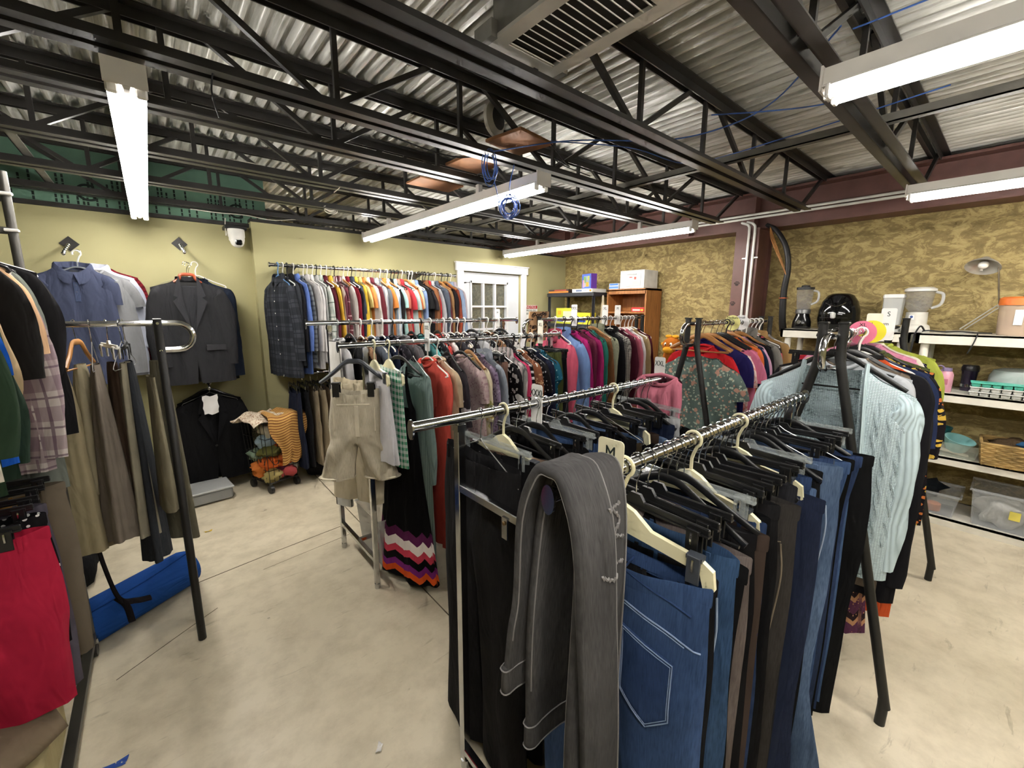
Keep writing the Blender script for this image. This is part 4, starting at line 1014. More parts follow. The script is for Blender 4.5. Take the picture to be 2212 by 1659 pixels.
B(((0.002, -0.036, -0.25), (0.026, 0.003, 0.13)), bev=0.001).build('placket', cloth('#49536f', 'plain'), PO)
for z in (-0.205, -0.25): MB().tube([(0.002, -0.037, z), (0.002, -0.041, z)], 0.005, 8).build('button', pm('#3b4258', 0.4), PO)
B(((0, 0.012, -0.115), (0.04, 0.002, 0.02)), ((0.032, 0.012, -0.112), (0.016, 0.002, 0.01))).build('neck_label', pm('#20242f', 0.6), PO, smooth=False)
for i, (dy, hk) in enumerate(((4.34, 'wire'), (4.28, 'wire'), (4.21, 'white'), (4.12, 'clear'))):
    hang_hanger((-0.345 + 0.003 * i, dy, 1.93 - 0.01 * i), 0.0, 'tube' if hk != 'wire' else 'wire', hk, '%s hanger on the left wall hook' % ['rearmost wire', 'second wire', 'white plastic', 'clear plastic'][i], 'hangers on the left wall hook', .185, .05)
def suit_jacket(pos, rz, label, mat, mat2, L=.76, sw=.22, hw=.24, seed=3, pocket=True, inner=True, opn=0.20, tilt=0.0):
    t = shirt(pos, rz, label, mat, name='suit_jacket', cat='jacket', sleeves='long', collar=None, L=L, sw=sw, hw=hw, th=.045, drop=.065, neck=.06, dip=.03, slen=.60, wide=.088, cuff=.062, out=.025, nu=48, nv=20, fold=.004, seed=seed,
              gap=lambda q: max(0.0, 0.30 * (1 - q / 0.5)) + max(0, (q - .78) * .25))
    zt = -0.10
    for s in (-1, 1):
        pol = [(s * 0.052, zt + 0.028), (s * 0.07, zt - 0.012), (s * 0.098, zt - 0.125), (s * 0.074, zt - 0.135), (s * 0.105, zt - 0.165), (s * 0.012, zt - 0.385), (s * 0.045, zt - 0.14)]
        if s < 0: pol = pol[::-1]
        MB().prism(pol, 0.006, None, (0, -0.058, 0)).build('lapel', mat2, t, smooth=False)
        if pocket: B(((s * 0.13, -0.056, zt - 0.52), (0.13, 0.01, 0.045)), bev=0.002).build('pocket_flap', mat2, t)
    MB().tube([(0, -.06, zt - .41), (0, -.066, zt - .41)], .009, 10).build('button', pm('#141416', .3), t)
    if inner:
        B(((0, -0.02, zt - 0.22), (0.13, 0.02, 0.34)), bev=0.006).build('inner_trousers', mat2, t)
        B(((0, 0.015, zt - 0.1), (0.12, 0.004, 0.16)), bev=0.002).build('lining', pm('#1c1b1c', 0.5), t)
    lp = neck_loop(sw, -0.1, .065, .06, .03, .01, .03); rows = []
    for o, zz in ((0, -.01), (.004, .022), (.014, .018), (.02, -.02)):
        R = lp[5:-5].copy(); dd = R[:, :2] / (np.linalg.norm(R[:, :2], axis=1)[:, None] + 1e-6); R[:, :2] += dd * o; R[:, 2] += zz; rows.append(R)
    MB().grid(np.array(rows)).build('collar', mat2, t, smooth=80); return t
suit_jacket((0.27, 4.34, 1.86), 0.05, 'black jacket at the back of the right wall hook', cloth('#191a1d', 'plain'), cloth('#141518', 'plain'), sw=.235, hw=.27, seed=11, L=.82)
suit_jacket((0.31, 4.26, 1.86), -0.05, 'dark navy jacket behind the charcoal suit', cloth('#1f2634', 'plain'), cloth('#1a202c', 'plain'), sw=.225, hw=.26, seed=12, L=.78)
suit_jacket((0.245, 4.13, 1.86), 0.0, 'charcoal suit jacket facing out on a red wooden hanger', cloth('#343437', 'heather', '#2a2a2c'), cloth('#404044', 'heather', '#333336'), sw=.225, hw=.245, seed=13, L=.80)  # lapel, flap and collar cloth made lighter to stand in for edge shading
hang_hanger((0.245, 4.12, 1.872), 0, 'wide', 'red', 'reddish wooden hanger inside the charcoal suit jacket', None, .085, .03)
hang_hanger((0.31, 4.26, 1.885), -.05, 'tube', 'white', 'white hanger inside the dark navy jacket on the wall', None, .18, .05)
hang_hanger((0.27, 4.34, 1.885), .05, 'wire', 'wire', 'wire hanger inside the rearmost black jacket on the wall', None, .18, .05)
suit_jacket((0.31, 4.38, 0.93), 0.03, 'black suit jacket low on the wall behind another', cloth('#121214', 'plain'), cloth('#0e0e10', 'plain'), sw=.225, hw=.27, seed=15, L=.72)
LS = suit_jacket((0.305, 4.26, 0.92), 0.0, 'long black suit low on the wall with a white tag', cloth('#161618', 'plain'), cloth('#1b1b1e', 'plain'), sw=.225, hw=.26, seed=16, L=.72, pocket=False)
wt = smooth_path([(0, 0, 0)] * 1 + [(0.0, 0, 0), (0, 0, -0.01)], 2)
g = MB(); P = np.zeros((7, 5, 3))
for j in range(7):
    for i in range(5): P[j, i] = ((i / 4 - .5) * (.10 + .008 * math.sin(j * 2)), -.062 - .006 * math.sin(i * 1.3 + j), -.105 - .15 * j / 6 + .008 * math.sin(i * 2))
g.grid(P); Q = P.copy(); Q[:, :, 1] += .012; g.grid(Q[:, ::-1]); tag(g.build('white_bag', pm('#dedcdb', .5, 0, .06), loc=(.295, 4.20, .95)), 'crumpled white paper bag hanging on the low black suit', 'bag')
for k, (y, h_) in enumerate(((4.26, 'wire'), (4.38, 'black'))):
    hang_hanger((.305, y, .935), 0, 'wide' if h_ == 'black' else 'wire', h_, ['wire hanger in the low black suit with white bag', 'black hanger in the rear low black suit'][k], None, .18, .05)
# ================================================================== MIDDLE RACK
def size_tag(x, y, z, s, label, col='#e9e6dd', h_=0.13, w=0.052, face=-1, tsize=0.034, rz=0.0, drop=0.055):
    """flat size divider hooked over the bar, facing -x"""
    t = thing('size_divider', label, 'size tag', (x, y, z), rz)
    pol = []
    for cx, cz, a0 in ((w / 2 - .008, h_ - drop - .008, 0), (-w / 2 + .008, h_ - drop - .008, PI / 2), (-w / 2 + .008, -drop + .008, PI), (w / 2 - .008, -drop + .008, 1.5 * PI)):
        for q in np.linspace(0, PI / 2, 4): pol.append((cx + .008 * math.cos(a0 + q), cz + .008 * math.sin(a0 + q)))
    # ring cut-out: plate in two halves around the bar
    MB().prism(pol, 0.002, rotz(PI / 2)).build('plate', pm(col, 0.4, 0, .03), t, smooth=False)
    MB().tube([(0.003 * math.cos(0), .019 * math.cos(q), .019 * math.sin(q)) for q in np.linspace(0, 2 * PI, 18, endpoint=False)], .0035, 6, closed=True).build('ring', pm(col, .35, 0, .03), t)
    if s: text(s, tsize, M_INK, t, (-0.0016, 0, h_ - drop - .03), (PI / 2, 0, -PI / 2), sx=0.85 if len(s) < 3 else 0.72)
    return t
def hang_row(items, y, z, where, rack, group, rgseed, defaults=None):
    rg = random.Random(rgseed); hwhere = ' ' + where.replace('along the', 'on the').replace(' bar of the ', ' ')
    for i, it in enumerate(items):
        x, d, c, k, c2, kind = it[:6]; o = dict(it[6]) if len(it) > 6 else {}
        lab = '%s, %s %s' % (d, ordn(i + 1), where)
        mat = cloth(c, k, c2 or '#ffffff', o.pop('sc', 1.0), o.pop('c3', None))
        hcol = o.pop('h', None); hk = o.pop('hk', None); rz = R90 + o.pop('rz', rg.uniform(-.11, .11)); yy = y + o.pop('dy', 0); hl = o.pop('nohanger', False); hw_ = o.pop('hw_', None)
        kw = dict(defaults or {}); kw.update(o)
        if kind == 'pants':
            kw2 = {k_: v for k_, v in kw.items() if k_ in ('ww', 'hip', 'rise', 'leg', 'knee', 'hemw', 'th', 'ztop', 'fold', 'sag', 'spread', 'm', 'nh', 'nl', 'sway', 'seed', 'tilt', 'loops')}
            nm = 'jeans' if 'jeans' in d else ('shorts' if 'shorts' in d else ('leggings' if 'leggings' in d else 'trousers'))
            hk = hk or rg.choice(['clip'] * 6 + ['velvet', 'velvet', 'bigclip', 'wire']); hcol = hcol or {'velvet': 'black', 'bigclip': 'cream', 'wire': 'wire'}.get(hk, rg.choice(['black', 'black', 'clear', 'black'])); kw2.setdefault('ztop', -.14); kw2['ztop'] -= rg.uniform(-.02, .05) if 'seed' not in kw2 else 0
            ob = pants((x, yy, z), rz, lab, mat, name=nm, cat=nm, group=group, **kw2)
        elif kind == 'drape':
            ob = drape((x, yy, z), rz, lab, mat, kw.pop('name', 'skirt'), kw.pop('cat', 'skirt'), group, **kw)
            hcol = hcol or 'black'; hk = hk or 'clip'
        else:
            nm = 'dress' if 'dress' in d else ('sweater' if 'sweater' in d or 'cardigan' in d else ('jacket' if 'jacket' in d or 'fleece' in d else ('blouse' if 'blouse' in d else 'shirt')))
            kw.setdefault('sleeves', kind); kw.setdefault('collar', 'crew')
            ob = shirt((x, yy, z), rz, lab, mat, name=nm, cat=nm, group=group, **kw)
            hcol = hcol or rg.choice(['white', 'black', 'black', 'clear', 'white']); hk = hk or {'wood': 'wood', 'wire': 'wire'}.get(hcol, rg.choice(['tube', 'velvet']) if hcol == 'black' else 'tube')
        if not hl:
            hn = {'wire': 'wire', 'wood': 'wooden', 'clear': 'clear plastic'}.get(hcol, hcol + ' plastic')
            hang_hanger((x, yy, z), rz + rg.uniform(-.06, .06), hk, hcol, '%s hanger of the %s%s' % (hn, d if len(d.split()) < 5 else ' '.join(d.split()[:4]), hwhere), group + ' (hangers)', hw_ or (.17 if hk in ('clip', 'bigclip') else .19), .055)
        yield ob
# front bar, seen at the left end
list(hang_row([
    (.86, 'white gathered skirt', '#d5d3d6', 'plain', '', 'drape', dict(w0=.16, w1=.23, t0=.012, t1=.04, L=.46, ztop=-.13, pleats=9, amp=.2, h='cream', hk='bigclip')),
    (.93, 'green gingham sundress', '#e3ebe4', 'gingham', '#2f8a63', 'drape', dict(w0=.16, w1=.2, t0=.014, t1=.035, L=.50, ztop=-.125, pleats=5, amp=.2, name='dress', cat='dress', h='cream', hk='bigclip', dy=-.02)),
    (1.08, 'long grey-green ribbed cardigan', '#7d908c', 'rib', '', 'long', dict(L=1.22, sw=.19, hw=.22, th=.035, collar=None, slen=.6, neck=.09, dip=.1, h='wire', nu=40, nv=18)),
    (1.17, 'coral ruffle-sleeved tunic dress', '#d5564a', 'plain', '', 'short', dict(L=1.08, sw=.18, hw=.24, th=.035, flare=.04, wide=.07, h='white', slen=.24)),
    (1.23, 'beige blouse', '#c9b294', 'plain', '', 'short', dict(L=.62, h='white')),
    (1.30, 'black blouse scattered with white flowers', '#2b262b', 'floral', '#2f292e', 'half', dict(c3='#b9b3b6', sc=.6, L=.78, sw=.2, th=.04, h='black')),
    (1.39, 'pale pink floral blouse', '#c6aeac', 'floral', '#a5868c', 'short', dict(sc=1.4, c3='#b79a9c', L=.62, th=.035, h='black')),
    (1.45, 'cream blouse with yellow leaves', '#cfc3a6', 'floral', '#c0a860', 'half', dict(sc=.7, c3='#a5a06a', L=.66, h='wood')),
    (1.50, 'purple speckled blouse', '#86768e', 'floral', '#58425e', 'short', dict(sc=1.5, c3='#9d8fa6', L=.60, h='black')),
    (1.555, 'faded grey-blue denim shirt', '#8b93a0', 'denim', '#a7adb6', 'long', dict(L=.74, th=.032, collar='shirt', h='clear')),
    (1.61, 'dusty brown trousers', '#8a6a5c', 'plain', '', 'pants', dict(leg=.6, h='black')),
    (1.66, 'black and white floral blouse', '#181618', 'floral', '#d8d3d2', 'half', dict(sc=.7, c3='#e0dcd8', L=.72, h='white')),
    (1.715, 'grey and pink striped shirt', '#97938f', 'vstripe', '#c4b4b4', 'long', dict(sc=1.1, c3='#5c5a5a', L=.74, collar='shirt', th=.032, h='wire')),
    (1.76, 'hot pink top', '#c03a62', 'plain', '', 'short', dict(L=.55, h='black')),
    (1.80, 'black and white striped top', '#141315', 'hstripe', '#d9d6d4', 'long', dict(sc=1.3, L=.66, h='black')),
    (1.86, 'rust paisley blouse', '#8f5a40', 'floral', '#c79c78', 'long', dict(sc=1.2, c3='#5d3424', L=.70, th=.035, h='white')),
    (1.91, 'black blouse with white spots', '#1b191c', 'dots', '#d6d2cf', 'short', dict(L=.66, h='black')),
    (1.96, 'dark navy blouse', '#1a1d30', 'dots', '#2a2f4a', 'long', dict(L=.72, h='white')),
    (2.0, 'teal spotted dress', '#1e5a70', 'dots', '#9fc0c6', 'cap', dict(L=.86, h='black')),
    (2.06, 'olive green trousers', '#4b4f2b', 'plain', '', 'pants', dict(leg=.66, th=.04, h='black', ztop=-.1)),
    (2.11, 'black trousers with clips', '#17161a', 'plain', '', 'pants', dict(leg=.7, h='black')),
    (2.155, 'black satin skirt', '#121116', 'satin', '', 'drape', dict(w0=.15, w1=.2, t0=.012, t1=.04, L=.6, ztop=-.13))],
    2.12, 1.368, 'along the front bar of the middle rack', 'middle', 'clothes on the front bar of the middle rack', 9))
# black maxi dress with the striped hem
MX = drape((.985, 2.1, 1.368), R90 + .25, 'black strappy maxi dress with a bright chevron hem on the middle rack', cloth('#0b0a0c', 'hemband'), 'maxi_dress', 'dress', w0=.11, w1=.24, t0=.02, t1=.07, L=.98, ztop=-.35, pleats=6, amp=.3, rows=24, n=60, power=1.2, part='skirt')
for s in (-1, 1):
    MB().tube(smooth_path([(s * .06, 0, -.12), (s * .066, -.01, -.2), (s * .085, -.012, -.3), (s * .1, -.005, -.36)], 5), np.linspace(.006, .02, 16), 8, ry=np.full(16, .004)).build('strap', cloth('#0b0a0c', 'plain'), MX)
hang_hanger((.985, 2.1, 1.368), R90 + .25, 'velvet', 'black', 'black velvet hanger holding the black maxi dress', None, .17, .05)
# cream shorts facing the viewer
SHX = pants((.745, 2.10, 1.365), -.62, 'cream denim shorts clipped to a dark hanger at the end of the middle rack', cloth('#cdc1a6', 'denim', '#e6dcc6'), name='shorts', cat='shorts', ww=.115, hip=.14, rise=.26, leg=.21, knee=.076, hemw=.085, th=.05, ztop=-.215, fold=.008, m=10, nl=9, spread=.075, sag=.02, seed=41)
M_CREAMST = cloth('#ddd3bb', 'plain')
for s in (-1, 1):
    MB().tube([(s * (.115 + .086 * math.cos(q)), .04 * math.sin(q), -.677) for q in np.linspace(0, 2 * PI, 24, endpoint=False)], .004, 5, closed=True, ry=np.full(24, .009)).build('hem', M_CREAMST, SHX)
    B(((s * .1, -.048, -.36), (.006, .004, .12)), bev=.001).build('pocket_seam', M_CREAMST, SHX, rot=(0, 0, 0))
B(((.012, -.05, -.37), (.022, .004, .16)), bev=.002).build('fly', M_CREAMST, SHX)
B(((.0, -.05, -.285), (.16, .004, .005)), bev=.001).build('waist_seam', M_CREAMST, SHX)
HG = hang_hanger((.745, 2.10, 1.365), -.62, 'wide', 'grey', 'dark grey contoured hanger with black clips holding cream shorts', None, .165, .075)
c_, s_ = clip_mesh('black')
for s in (-1, 1): o = put('clip', c_, HG, (s * .085, -.02, -.19)); o.scale = (1.25, 1.5, 1.3)
pants((.80, 2.3, 1.368), R90 + .5, 'cream trousers hanging behind the cream shorts', cloth('#cfc3a8', 'plain'), ww=.13, hip=.15, leg=.42, th=.05, ztop=-.2, seed=8)
drape((.79, 2.52, 1.462), R90 + .3, 'narrow white and black scarf hanging behind the shorts', cloth('#1b1a1c', 'vstripe', '#dcdad4', .3), 'scarf', 'scarf', w0=.05, w1=.07, t0=.02, t1=.03, L=1.0, ztop=-.1, pleats=3)
# back bar of the middle rack
bk = [(.86, 'light grey blouse', '#b9b8ba', 'plain', ''), (.93, 'black blazer', '#1b1b1d', 'plain', ''), (1.0, 'leopard print top', '#8c6a50', 'leopard', '#241a16'), (1.07, 'slate tunic', '#5d6470', 'plain', ''), (1.14, 'navy top', '#20263a', 'plain', ''),
      (1.21, 'dark patterned blouse', '#2c2a30', 'floral', '#7d7682'), (1.28, 'grey melange sweater', '#7d7a7c', 'heather', '#4f4c50'), (1.35, 'black knit top', '#19191b', 'knit', ''), (1.42, 'teal sequin top', '#3f8f90', 'heather', '#80c0be'), (1.49, 'black print dress', '#1f1d20', 'floral', '#c7c0c0'),
      (1.55, 'coral red top', '#c0453f', 'plain', ''), (1.6, 'white and black blouse', '#d6d3d0', 'floral', '#201d20'), (1.66, 'charcoal top', '#333136', 'plain', ''), (1.72, 'black and cream dress', '#1a181a', 'hstripe', '#cfc6b8'), (1.78, 'floral dark blouse', '#26222a', 'floral', '#a8949c'),
      (1.85, 'silver grey blouse', '#a7a7a9', 'plain', ''), (1.92, 'black white print tunic', '#17161a', 'floral', '#e0dedb'), (1.99, 'leopard spotted dress', '#7e5d42', 'leopard', '#1f1713'), (2.06, 'black lace top', '#161518', 'dots', '#3a383c'), (2.13, 'grey and white snake print blouse', '#bcb9b4', 'leopard', '#2c2a2b')]
list(hang_row([(x, d, c, k, c2, ['short', 'long', 'half'][i % 3], dict(L=.6 + .05 * (i % 4), collar='crew', nu=24, nv=10)) for i, (x, d, c, k, c2) in enumerate(bk)],
     2.66, 1.462, 'along the rear bar of the middle rack', 'middle', 'clothes on the rear bar of the middle rack', 21))
size_tag(1.17, 2.12, 1.368, 'XXL', 'clear size divider printed XXL on the middle rack', '#dfe0de', .16)
size_tag(2.05, 2.12, 1.368, 'XL', 'cream size divider printed XL at the end of the middle rack', '#ddd8c8', .16)
size_tag(2.1, 2.66, 1.462, 'M', 'white size divider printed M on the rear bar of the middle rack', '#e6e4df', .14)
tb = thing('storage_tub', 'frosted plastic tub on the floor under the middle rack', 'tub', (1.02, 2.42, 0))
rows = []
for z, k in ((.20, .92), (.20, .9), (.215, .9), (.40, 1.0), (.50, 1.05), (.51, 1.12), (.50, 1.12)):
    rows.append([(k * .13 * sx * (1 if abs(sx) else 1), k * .17 * sy, z - .2) for sx, sy in ((-1, -1), (0, -1.02), (1, -1), (1.02, 0), (1, 1), (0, 1.02), (-1, 1), (-1.02, 0))])
MB().grid(np.array(rows), True).build('body', glass('#cfd0cf', .35, .6), tb, loc=(0, 0, .02))
B(((0, 0, .006), (.22, .29, .01))).build('base', glass('#cfd0cf', .35, .6), tb, loc=(0, 0, .014))
for i, c in enumerate(('#7a5a50', '#a9a6a4', '#5b3d3f')):
    MB().sphere((-.03 + .04 * i, -.05 + .05 * i, .09 + .03 * i), (.07, .09, .06), 10, 8).build('contents', cloth(c, 'heather', '#d0cccc'), tb)

# ================================================================== RACK WITH THE FLEECES
FL = list(hang_row([
    (2.40, 'pink quarter-zip fleece', '#cf5c74', 'plain', '', 'long', dict(L=.66, sw=.21, hw=.23, th=.05, collar='stand', neck=.075, dip=.06, h='white', ztop=-.13, nu=48, nv=18, wide=.09)),
    (2.50, 'periwinkle blue fleece', '#7795c8', 'plain', '', 'long', dict(L=.70, sw=.21, hw=.24, th=.05, collar='stand', h='black', ztop=-.12, wide=.09)),
    (2.585, 'magenta sweater', '#b0286f', 'plain', '', 'long', dict(L=.62, h='black')),
    (2.655, 'maroon velvet top', '#61243a', 'plain', '', 'long', dict(L=.66, h='black')),
    (2.73, 'raspberry sweater', '#a62a68', 'plain', '', 'long', dict(L=.66, h='black')),
    (2.79, 'teal green top', '#2b7a6c', 'plain', '', 'long', dict(L=.64, h='black')),
    (2.84, 'ochre brown sweater', '#8c5c3a', 'knit', '', 'long', dict(L=.64, h='wood')),
    (2.92, 'pale sage quilted jacket', '#a9ac92', 'knit', '', 'long', dict(L=.70, th=.05, collar='stand', h='black', wide=.09)),
    (3.02, 'black cardigan', '#18171b', 'plain', '', 'long', dict(L=.66, h='black')),
    (3.10, 'houndstooth jacket with black edging', '#b4afa5', 'gingham', '#4c4947', 'long', dict(sc=2.5, L=.68, th=.045, collar='shirt', cmat=cloth('#151416', 'plain'), h='white', wide=.09)),
    (3.18, 'dark wine sweater', '#4f1d2c', 'plain', '', 'long', dict(L=.62, h='white')),
    (3.25, 'rose pink knit sweater', '#c2687a', 'heather', '#a95a6b', 'long', dict(L=.68, th=.04, h='white')),
    (3.315, 'white blouse', '#d6cfd2', 'plain', '', 'long', dict(L=.66, h='white')),
    (3.37, 'tan jacket', '#b39a72', 'plain', '', 'long', dict(L=.66, h='white')),
    (3.43, 'deep maroon sweater', '#4a1722', 'plain', '', 'long', dict(L=.68, h='white'))],
    2.32, 1.47, 'on the rack with the pink fleece', 'fleece', 'sweaters on the rack with the pink fleece', 31))
B(((0, -.06, -.25), (.006, .004, .2)), bev=.001).build('zip', pm('#b04a60', .4), FL[0]); B(((-.02, .004, -.135), (.04, .003, .045))).build('neck_label', pm('#d8d5d4', .5), FL[0], smooth=False)
size_tag(2.62, 2.32, 1.47, 'XXXL', 'white size divider printed XXXL on the fleece rack', '#e8e6e2', .17, .062)
size_tag(3.02, 2.32, 1.47, 'XL', 'white size divider printed XL on the fleece rack', '#e8e6e2', .17, .062)
size_tag(3.2, 2.32, 1.47, 'M', 'white size divider printed M on the fleece rack', '#e8e6e2', .17, .062)
drape((2.27, 2.36, 1.53), .3, 'leopard print scarf slung over the fleece rack', cloth('#b08a66', 'leopard', '#2a1d18'), 'leopard_scarf', 'scarf', w0=.15, w1=.12, t0=.03, t1=.05, L=.22, ztop=0.0, pleats=3, amp=.3, lean=-.05)

# ================================================================== RACK WITH THE FLORAL BLOUSE
RB = list(hang_row([
    (2.58, 'sage floral blouse on a wooden hanger', '#62726c', 'floral', '#a9b3a0', 'cap', dict(sc=1.2, c3='#b58a78', L=.62, sw=.24, hw=.26, th=.05, neck=.11, dip=.05, drop=.09, collar=None, h='wood', ztop=-.19, nu=48, nv=18, slen=.16, rz=.05)),
    (2.655, 'bright red top', '#c4242b', 'plain', '', 'short', dict(L=.6, h='wood', dy=.02, ztop=-.14)),
    (2.72, 'navy blue tee with white stripes', '#26225a', 'plain', '', 'short', dict(L=.66, sw=.23, h='wood', drop=.09)),
    (2.80, 'red and white tie-dye top', '#c23b3e', 'tiedye', '#e3cfc7', 'short', dict(c3='#d96a62', L=.62, sw=.22, h='black', ztop=-.14)),
    (2.87, 'pink tee', '#d77a98', 'plain', '', 'short', dict(L=.6, sw=.23, h='black', hk='wide', drop=.08)),
    (2.94, 'burnt orange top', '#cf6a35', 'plain', '', 'short', dict(L=.64, sw=.22, h='black')),
    (3.0, 'dark teal navy dress', '#1c2c48', 'plain', '', 'half', dict(L=.8, sw=.22, h='wood')),
    (3.06, 'lilac blouse', '#c89ab4', 'plain', '', 'short', dict(L=.58, h='black')),
    (3.12, 'black top with red trim', '#1b191b', 'plain', '', 'long', dict(L=.64, h='wood', sw=.22)),
    (3.19, 'black jacket', '#161617', 'plain', '', 'long', dict(L=.66, h='white')),
    (3.27, 'grey fleece-collared jacket', '#8d8983', 'heather', '#6d6963', 'long', dict(L=.66, sw=.22, h='white', collar='stand')),
    (3.35, 'black blouse with coral stripe', '#221d20', 'hstripe', '#d0596a', 'long', dict(L=.64, sc=.4, h='white')),
    (3.43, 'camel corduroy jacket', '#a98556', 'cord', '', 'long', dict(L=.66, sw=.23, h='white', collar='shirt', th=.04)),
    (3.51, 'grey marl top', '#a09c98', 'heather', '#85817d', 'long', dict(L=.64, h='white'))],
    1.25, 1.465, 'on the rack with the floral blouse', 'floral', 'tops on the rack with the floral blouse', 41))
def ring_tag(x, y, z, col, label, s, tc='#3a3a20'):
    t = thing('round_size_divider', label, 'size tag', (x, y, z))
    ro, ri = .052, .017; n = 28; P = np.zeros((5, n, 3)); a = np.linspace(0, 2 * PI, n, endpoint=False)
    for j, (r, xx) in enumerate(((ri, -.0012), (ro, -.0012), (ro, .0012), (ri, .0012), (ri, -.0012))): P[j] = np.stack([np.full(n, xx), r * np.cos(a), r * np.sin(a) - .004], 1)
    MB().grid(P, True).build('disc', pm(col, .4, 0, .03), t, smooth=False); text(s, .022, M_INK, t, (-.0018, 0, .03), (PI / 2, 0, -PI / 2))
ring_tag(3.02, 1.25, 1.465, '#dcd88a', 'pale yellow round size divider on the floral blouse rack', 'Medium')
ring_tag(3.17, 1.25, 1.465, '#e4e2e2', 'white round size divider marked Small on the floral blouse rack', 'Small')

# ================================================================== RACK WITH THE CARDIGAN
M_CARD = cloth('#cfe2e8', 'knit', '', 1.1); M_CRIB = cloth('#cce0e6', 'rib', '', .6)
CD = shirt((2.04, .44, 1.455), R90 + .06, 'light blue cable-knit open cardigan at the front of the right rack', M_CARD, name='cardigan', cat='cardigan', sleeves='long', collar=None, L=.82, sw=.25, hw=.25, th=.05, drop=.10, neck=.10, dip=.0,
           gap=lambda q: .36 + .12 * q, slen=.68, wide=.10, cuff=.055, out=.02, nu=64, nv=26, fold=.006, smat=M_CRIB, ztop=-.115, seed=77)
for s in (-1, 1):
    pth = smooth_path([(s * .10, .0, -.11), (s * .105, -.03, -.2), (s * .12, -.052, -.4), (s * .135, -.06, -.7), (s * .14, -.06, -.95)], 6)
    MB().tube(pth, .026, 8, ry=np.full(len(pth), .008)).build('button_band', M_CRIB, CD)
    fc = front_y(CD, 'body')
    for k in range(3):
        for e in (0, PI):
            xs_ = .155 + .035 * k; pth = [(s * (xs_ + .007 * math.sin(q * 40 + e)), fc(s * (xs_ + .007 * math.sin(q * 40 + e)), -.24 - q, -.001 + .002 * math.cos(q * 40 + e)), -.24 - q) for q in np.linspace(0, .55, 60)]
            MB().tube(pth, .0045, 5).build('cable_stitch', M_CARD, CD)
hang_hanger((2.04, .44, 1.455), R90 + .06, 'velvet', 'black', 'black hanger inside the light blue cardigan', None, .22, .09)
list(hang_row([
    (2.14, 'pale grey sweatshirt', '#b3b6ba', 'plain', '', 'long', dict(L=.84, sw=.22, th=.03, slen=.66, h='black')),
    (2.18, 'brown long cardigan', '#6d6154', 'plain', '', 'long', dict(L=.96, sw=.225, th=.03, h='black')),
    (2.22, 'long black coat', '#17161a', 'plain', '', 'long', dict(L=1.0, sw=.25, hw=.27, th=.045, slen=.86, h='black', wide=.09)),
    (2.27, 'purple ornamental print maxi skirt', '#5c3450', 'print', '#2a1c22', 'drape', dict(c3='#b98a68', sc=1.0, w0=.14, w1=.24, t0=.015, t1=.07, L=1.2, ztop=-.13, pleats=7, name='maxi_skirt', h='black', dy=.06)),
    (2.38, 'dark blue blouse', '#27304e', 'plain', '', 'half', dict(L=.70, sw=.24, h='black')),
    (2.45, 'black blouse with orange and yellow flowers', '#19151a', 'floral', '#c9743a', 'half', dict(c3='#d8b24a', sc=1.1, L=.72, sw=.25, hw=.29, th=.05, slen=.36, wide=.1, h='black')),
    (2.52, 'olive green wrap top', '#4d5230', 'plain', '', 'long', dict(L=.7, sw=.23, h='black', ztop=-.09)),
    (2.59, 'cream and orange blouse', '#d9c79a', 'floral', '#d2732e', 'short', dict(c3='#c23b2e', L=.66, sw=.21, dy=.03, h='white', ztop=-.09)),
    (2.66, 'mauve pink top', '#cf8aa6', 'plain', '', 'short', dict(L=.64, sw=.21, dy=.04, h='white', ztop=-.07)),
    (2.73, 'white eyelet blouse', '#d5cfbe', 'dots', '#b9b19c', 'short', dict(L=.62, sw=.21, dy=.04, h='white', ztop=-.07)),
    (2.80, 'black floral tunic', '#1d1a1e', 'floral', '#d9c35a', 'half', dict(c3='#8a7fb0', L=.7, sw=.22, dy=.03, h='white')),
    (2.88, 'lime green blouse', '#a7b04a', 'plain', '', 'half', dict(L=.72, sw=.24, hw=.25, dy=.03, h='black', ztop=-.08)),
    (2.36, 'tangerine long dress', '#d2592f', 'plain', '', 'none', dict(L=1.16, sw=.18, hw=.24, h='white', dy=-.01)),
    (3.04, 'dark green leaf print top', '#2c3324', 'floral', '#7c8a4a', 'half', dict(L=.62, sw=.16, hw=.18, dy=.07, h='white'))],
    .44, 1.455, 'on the rack with the blue cardigan', 'cardigan', 'tops on the rack with the blue cardigan', 51))
ring_tag(2.42, .44, 1.455, '#d7728c', 'pink round size divider on the cardigan rack', 'XL')
ring_tag(2.56, .43, 1.455, '#e0d236', 'yellow round size divider on the cardigan rack', 'L')
ring_tag(2.7, .43, 1.455, '#e6e5e3', 'white round size divider on the cardigan rack', 'Medium')
size_tag(2.64, .44, 1.455, '', 'plain cream size divider among the round ones', '#e2dfcf', .135, .06)
size_tag(2.84, .42, 1.455, 'S', 'white size divider printed S on the cardigan rack', '#e8e7e4', .16, .06)
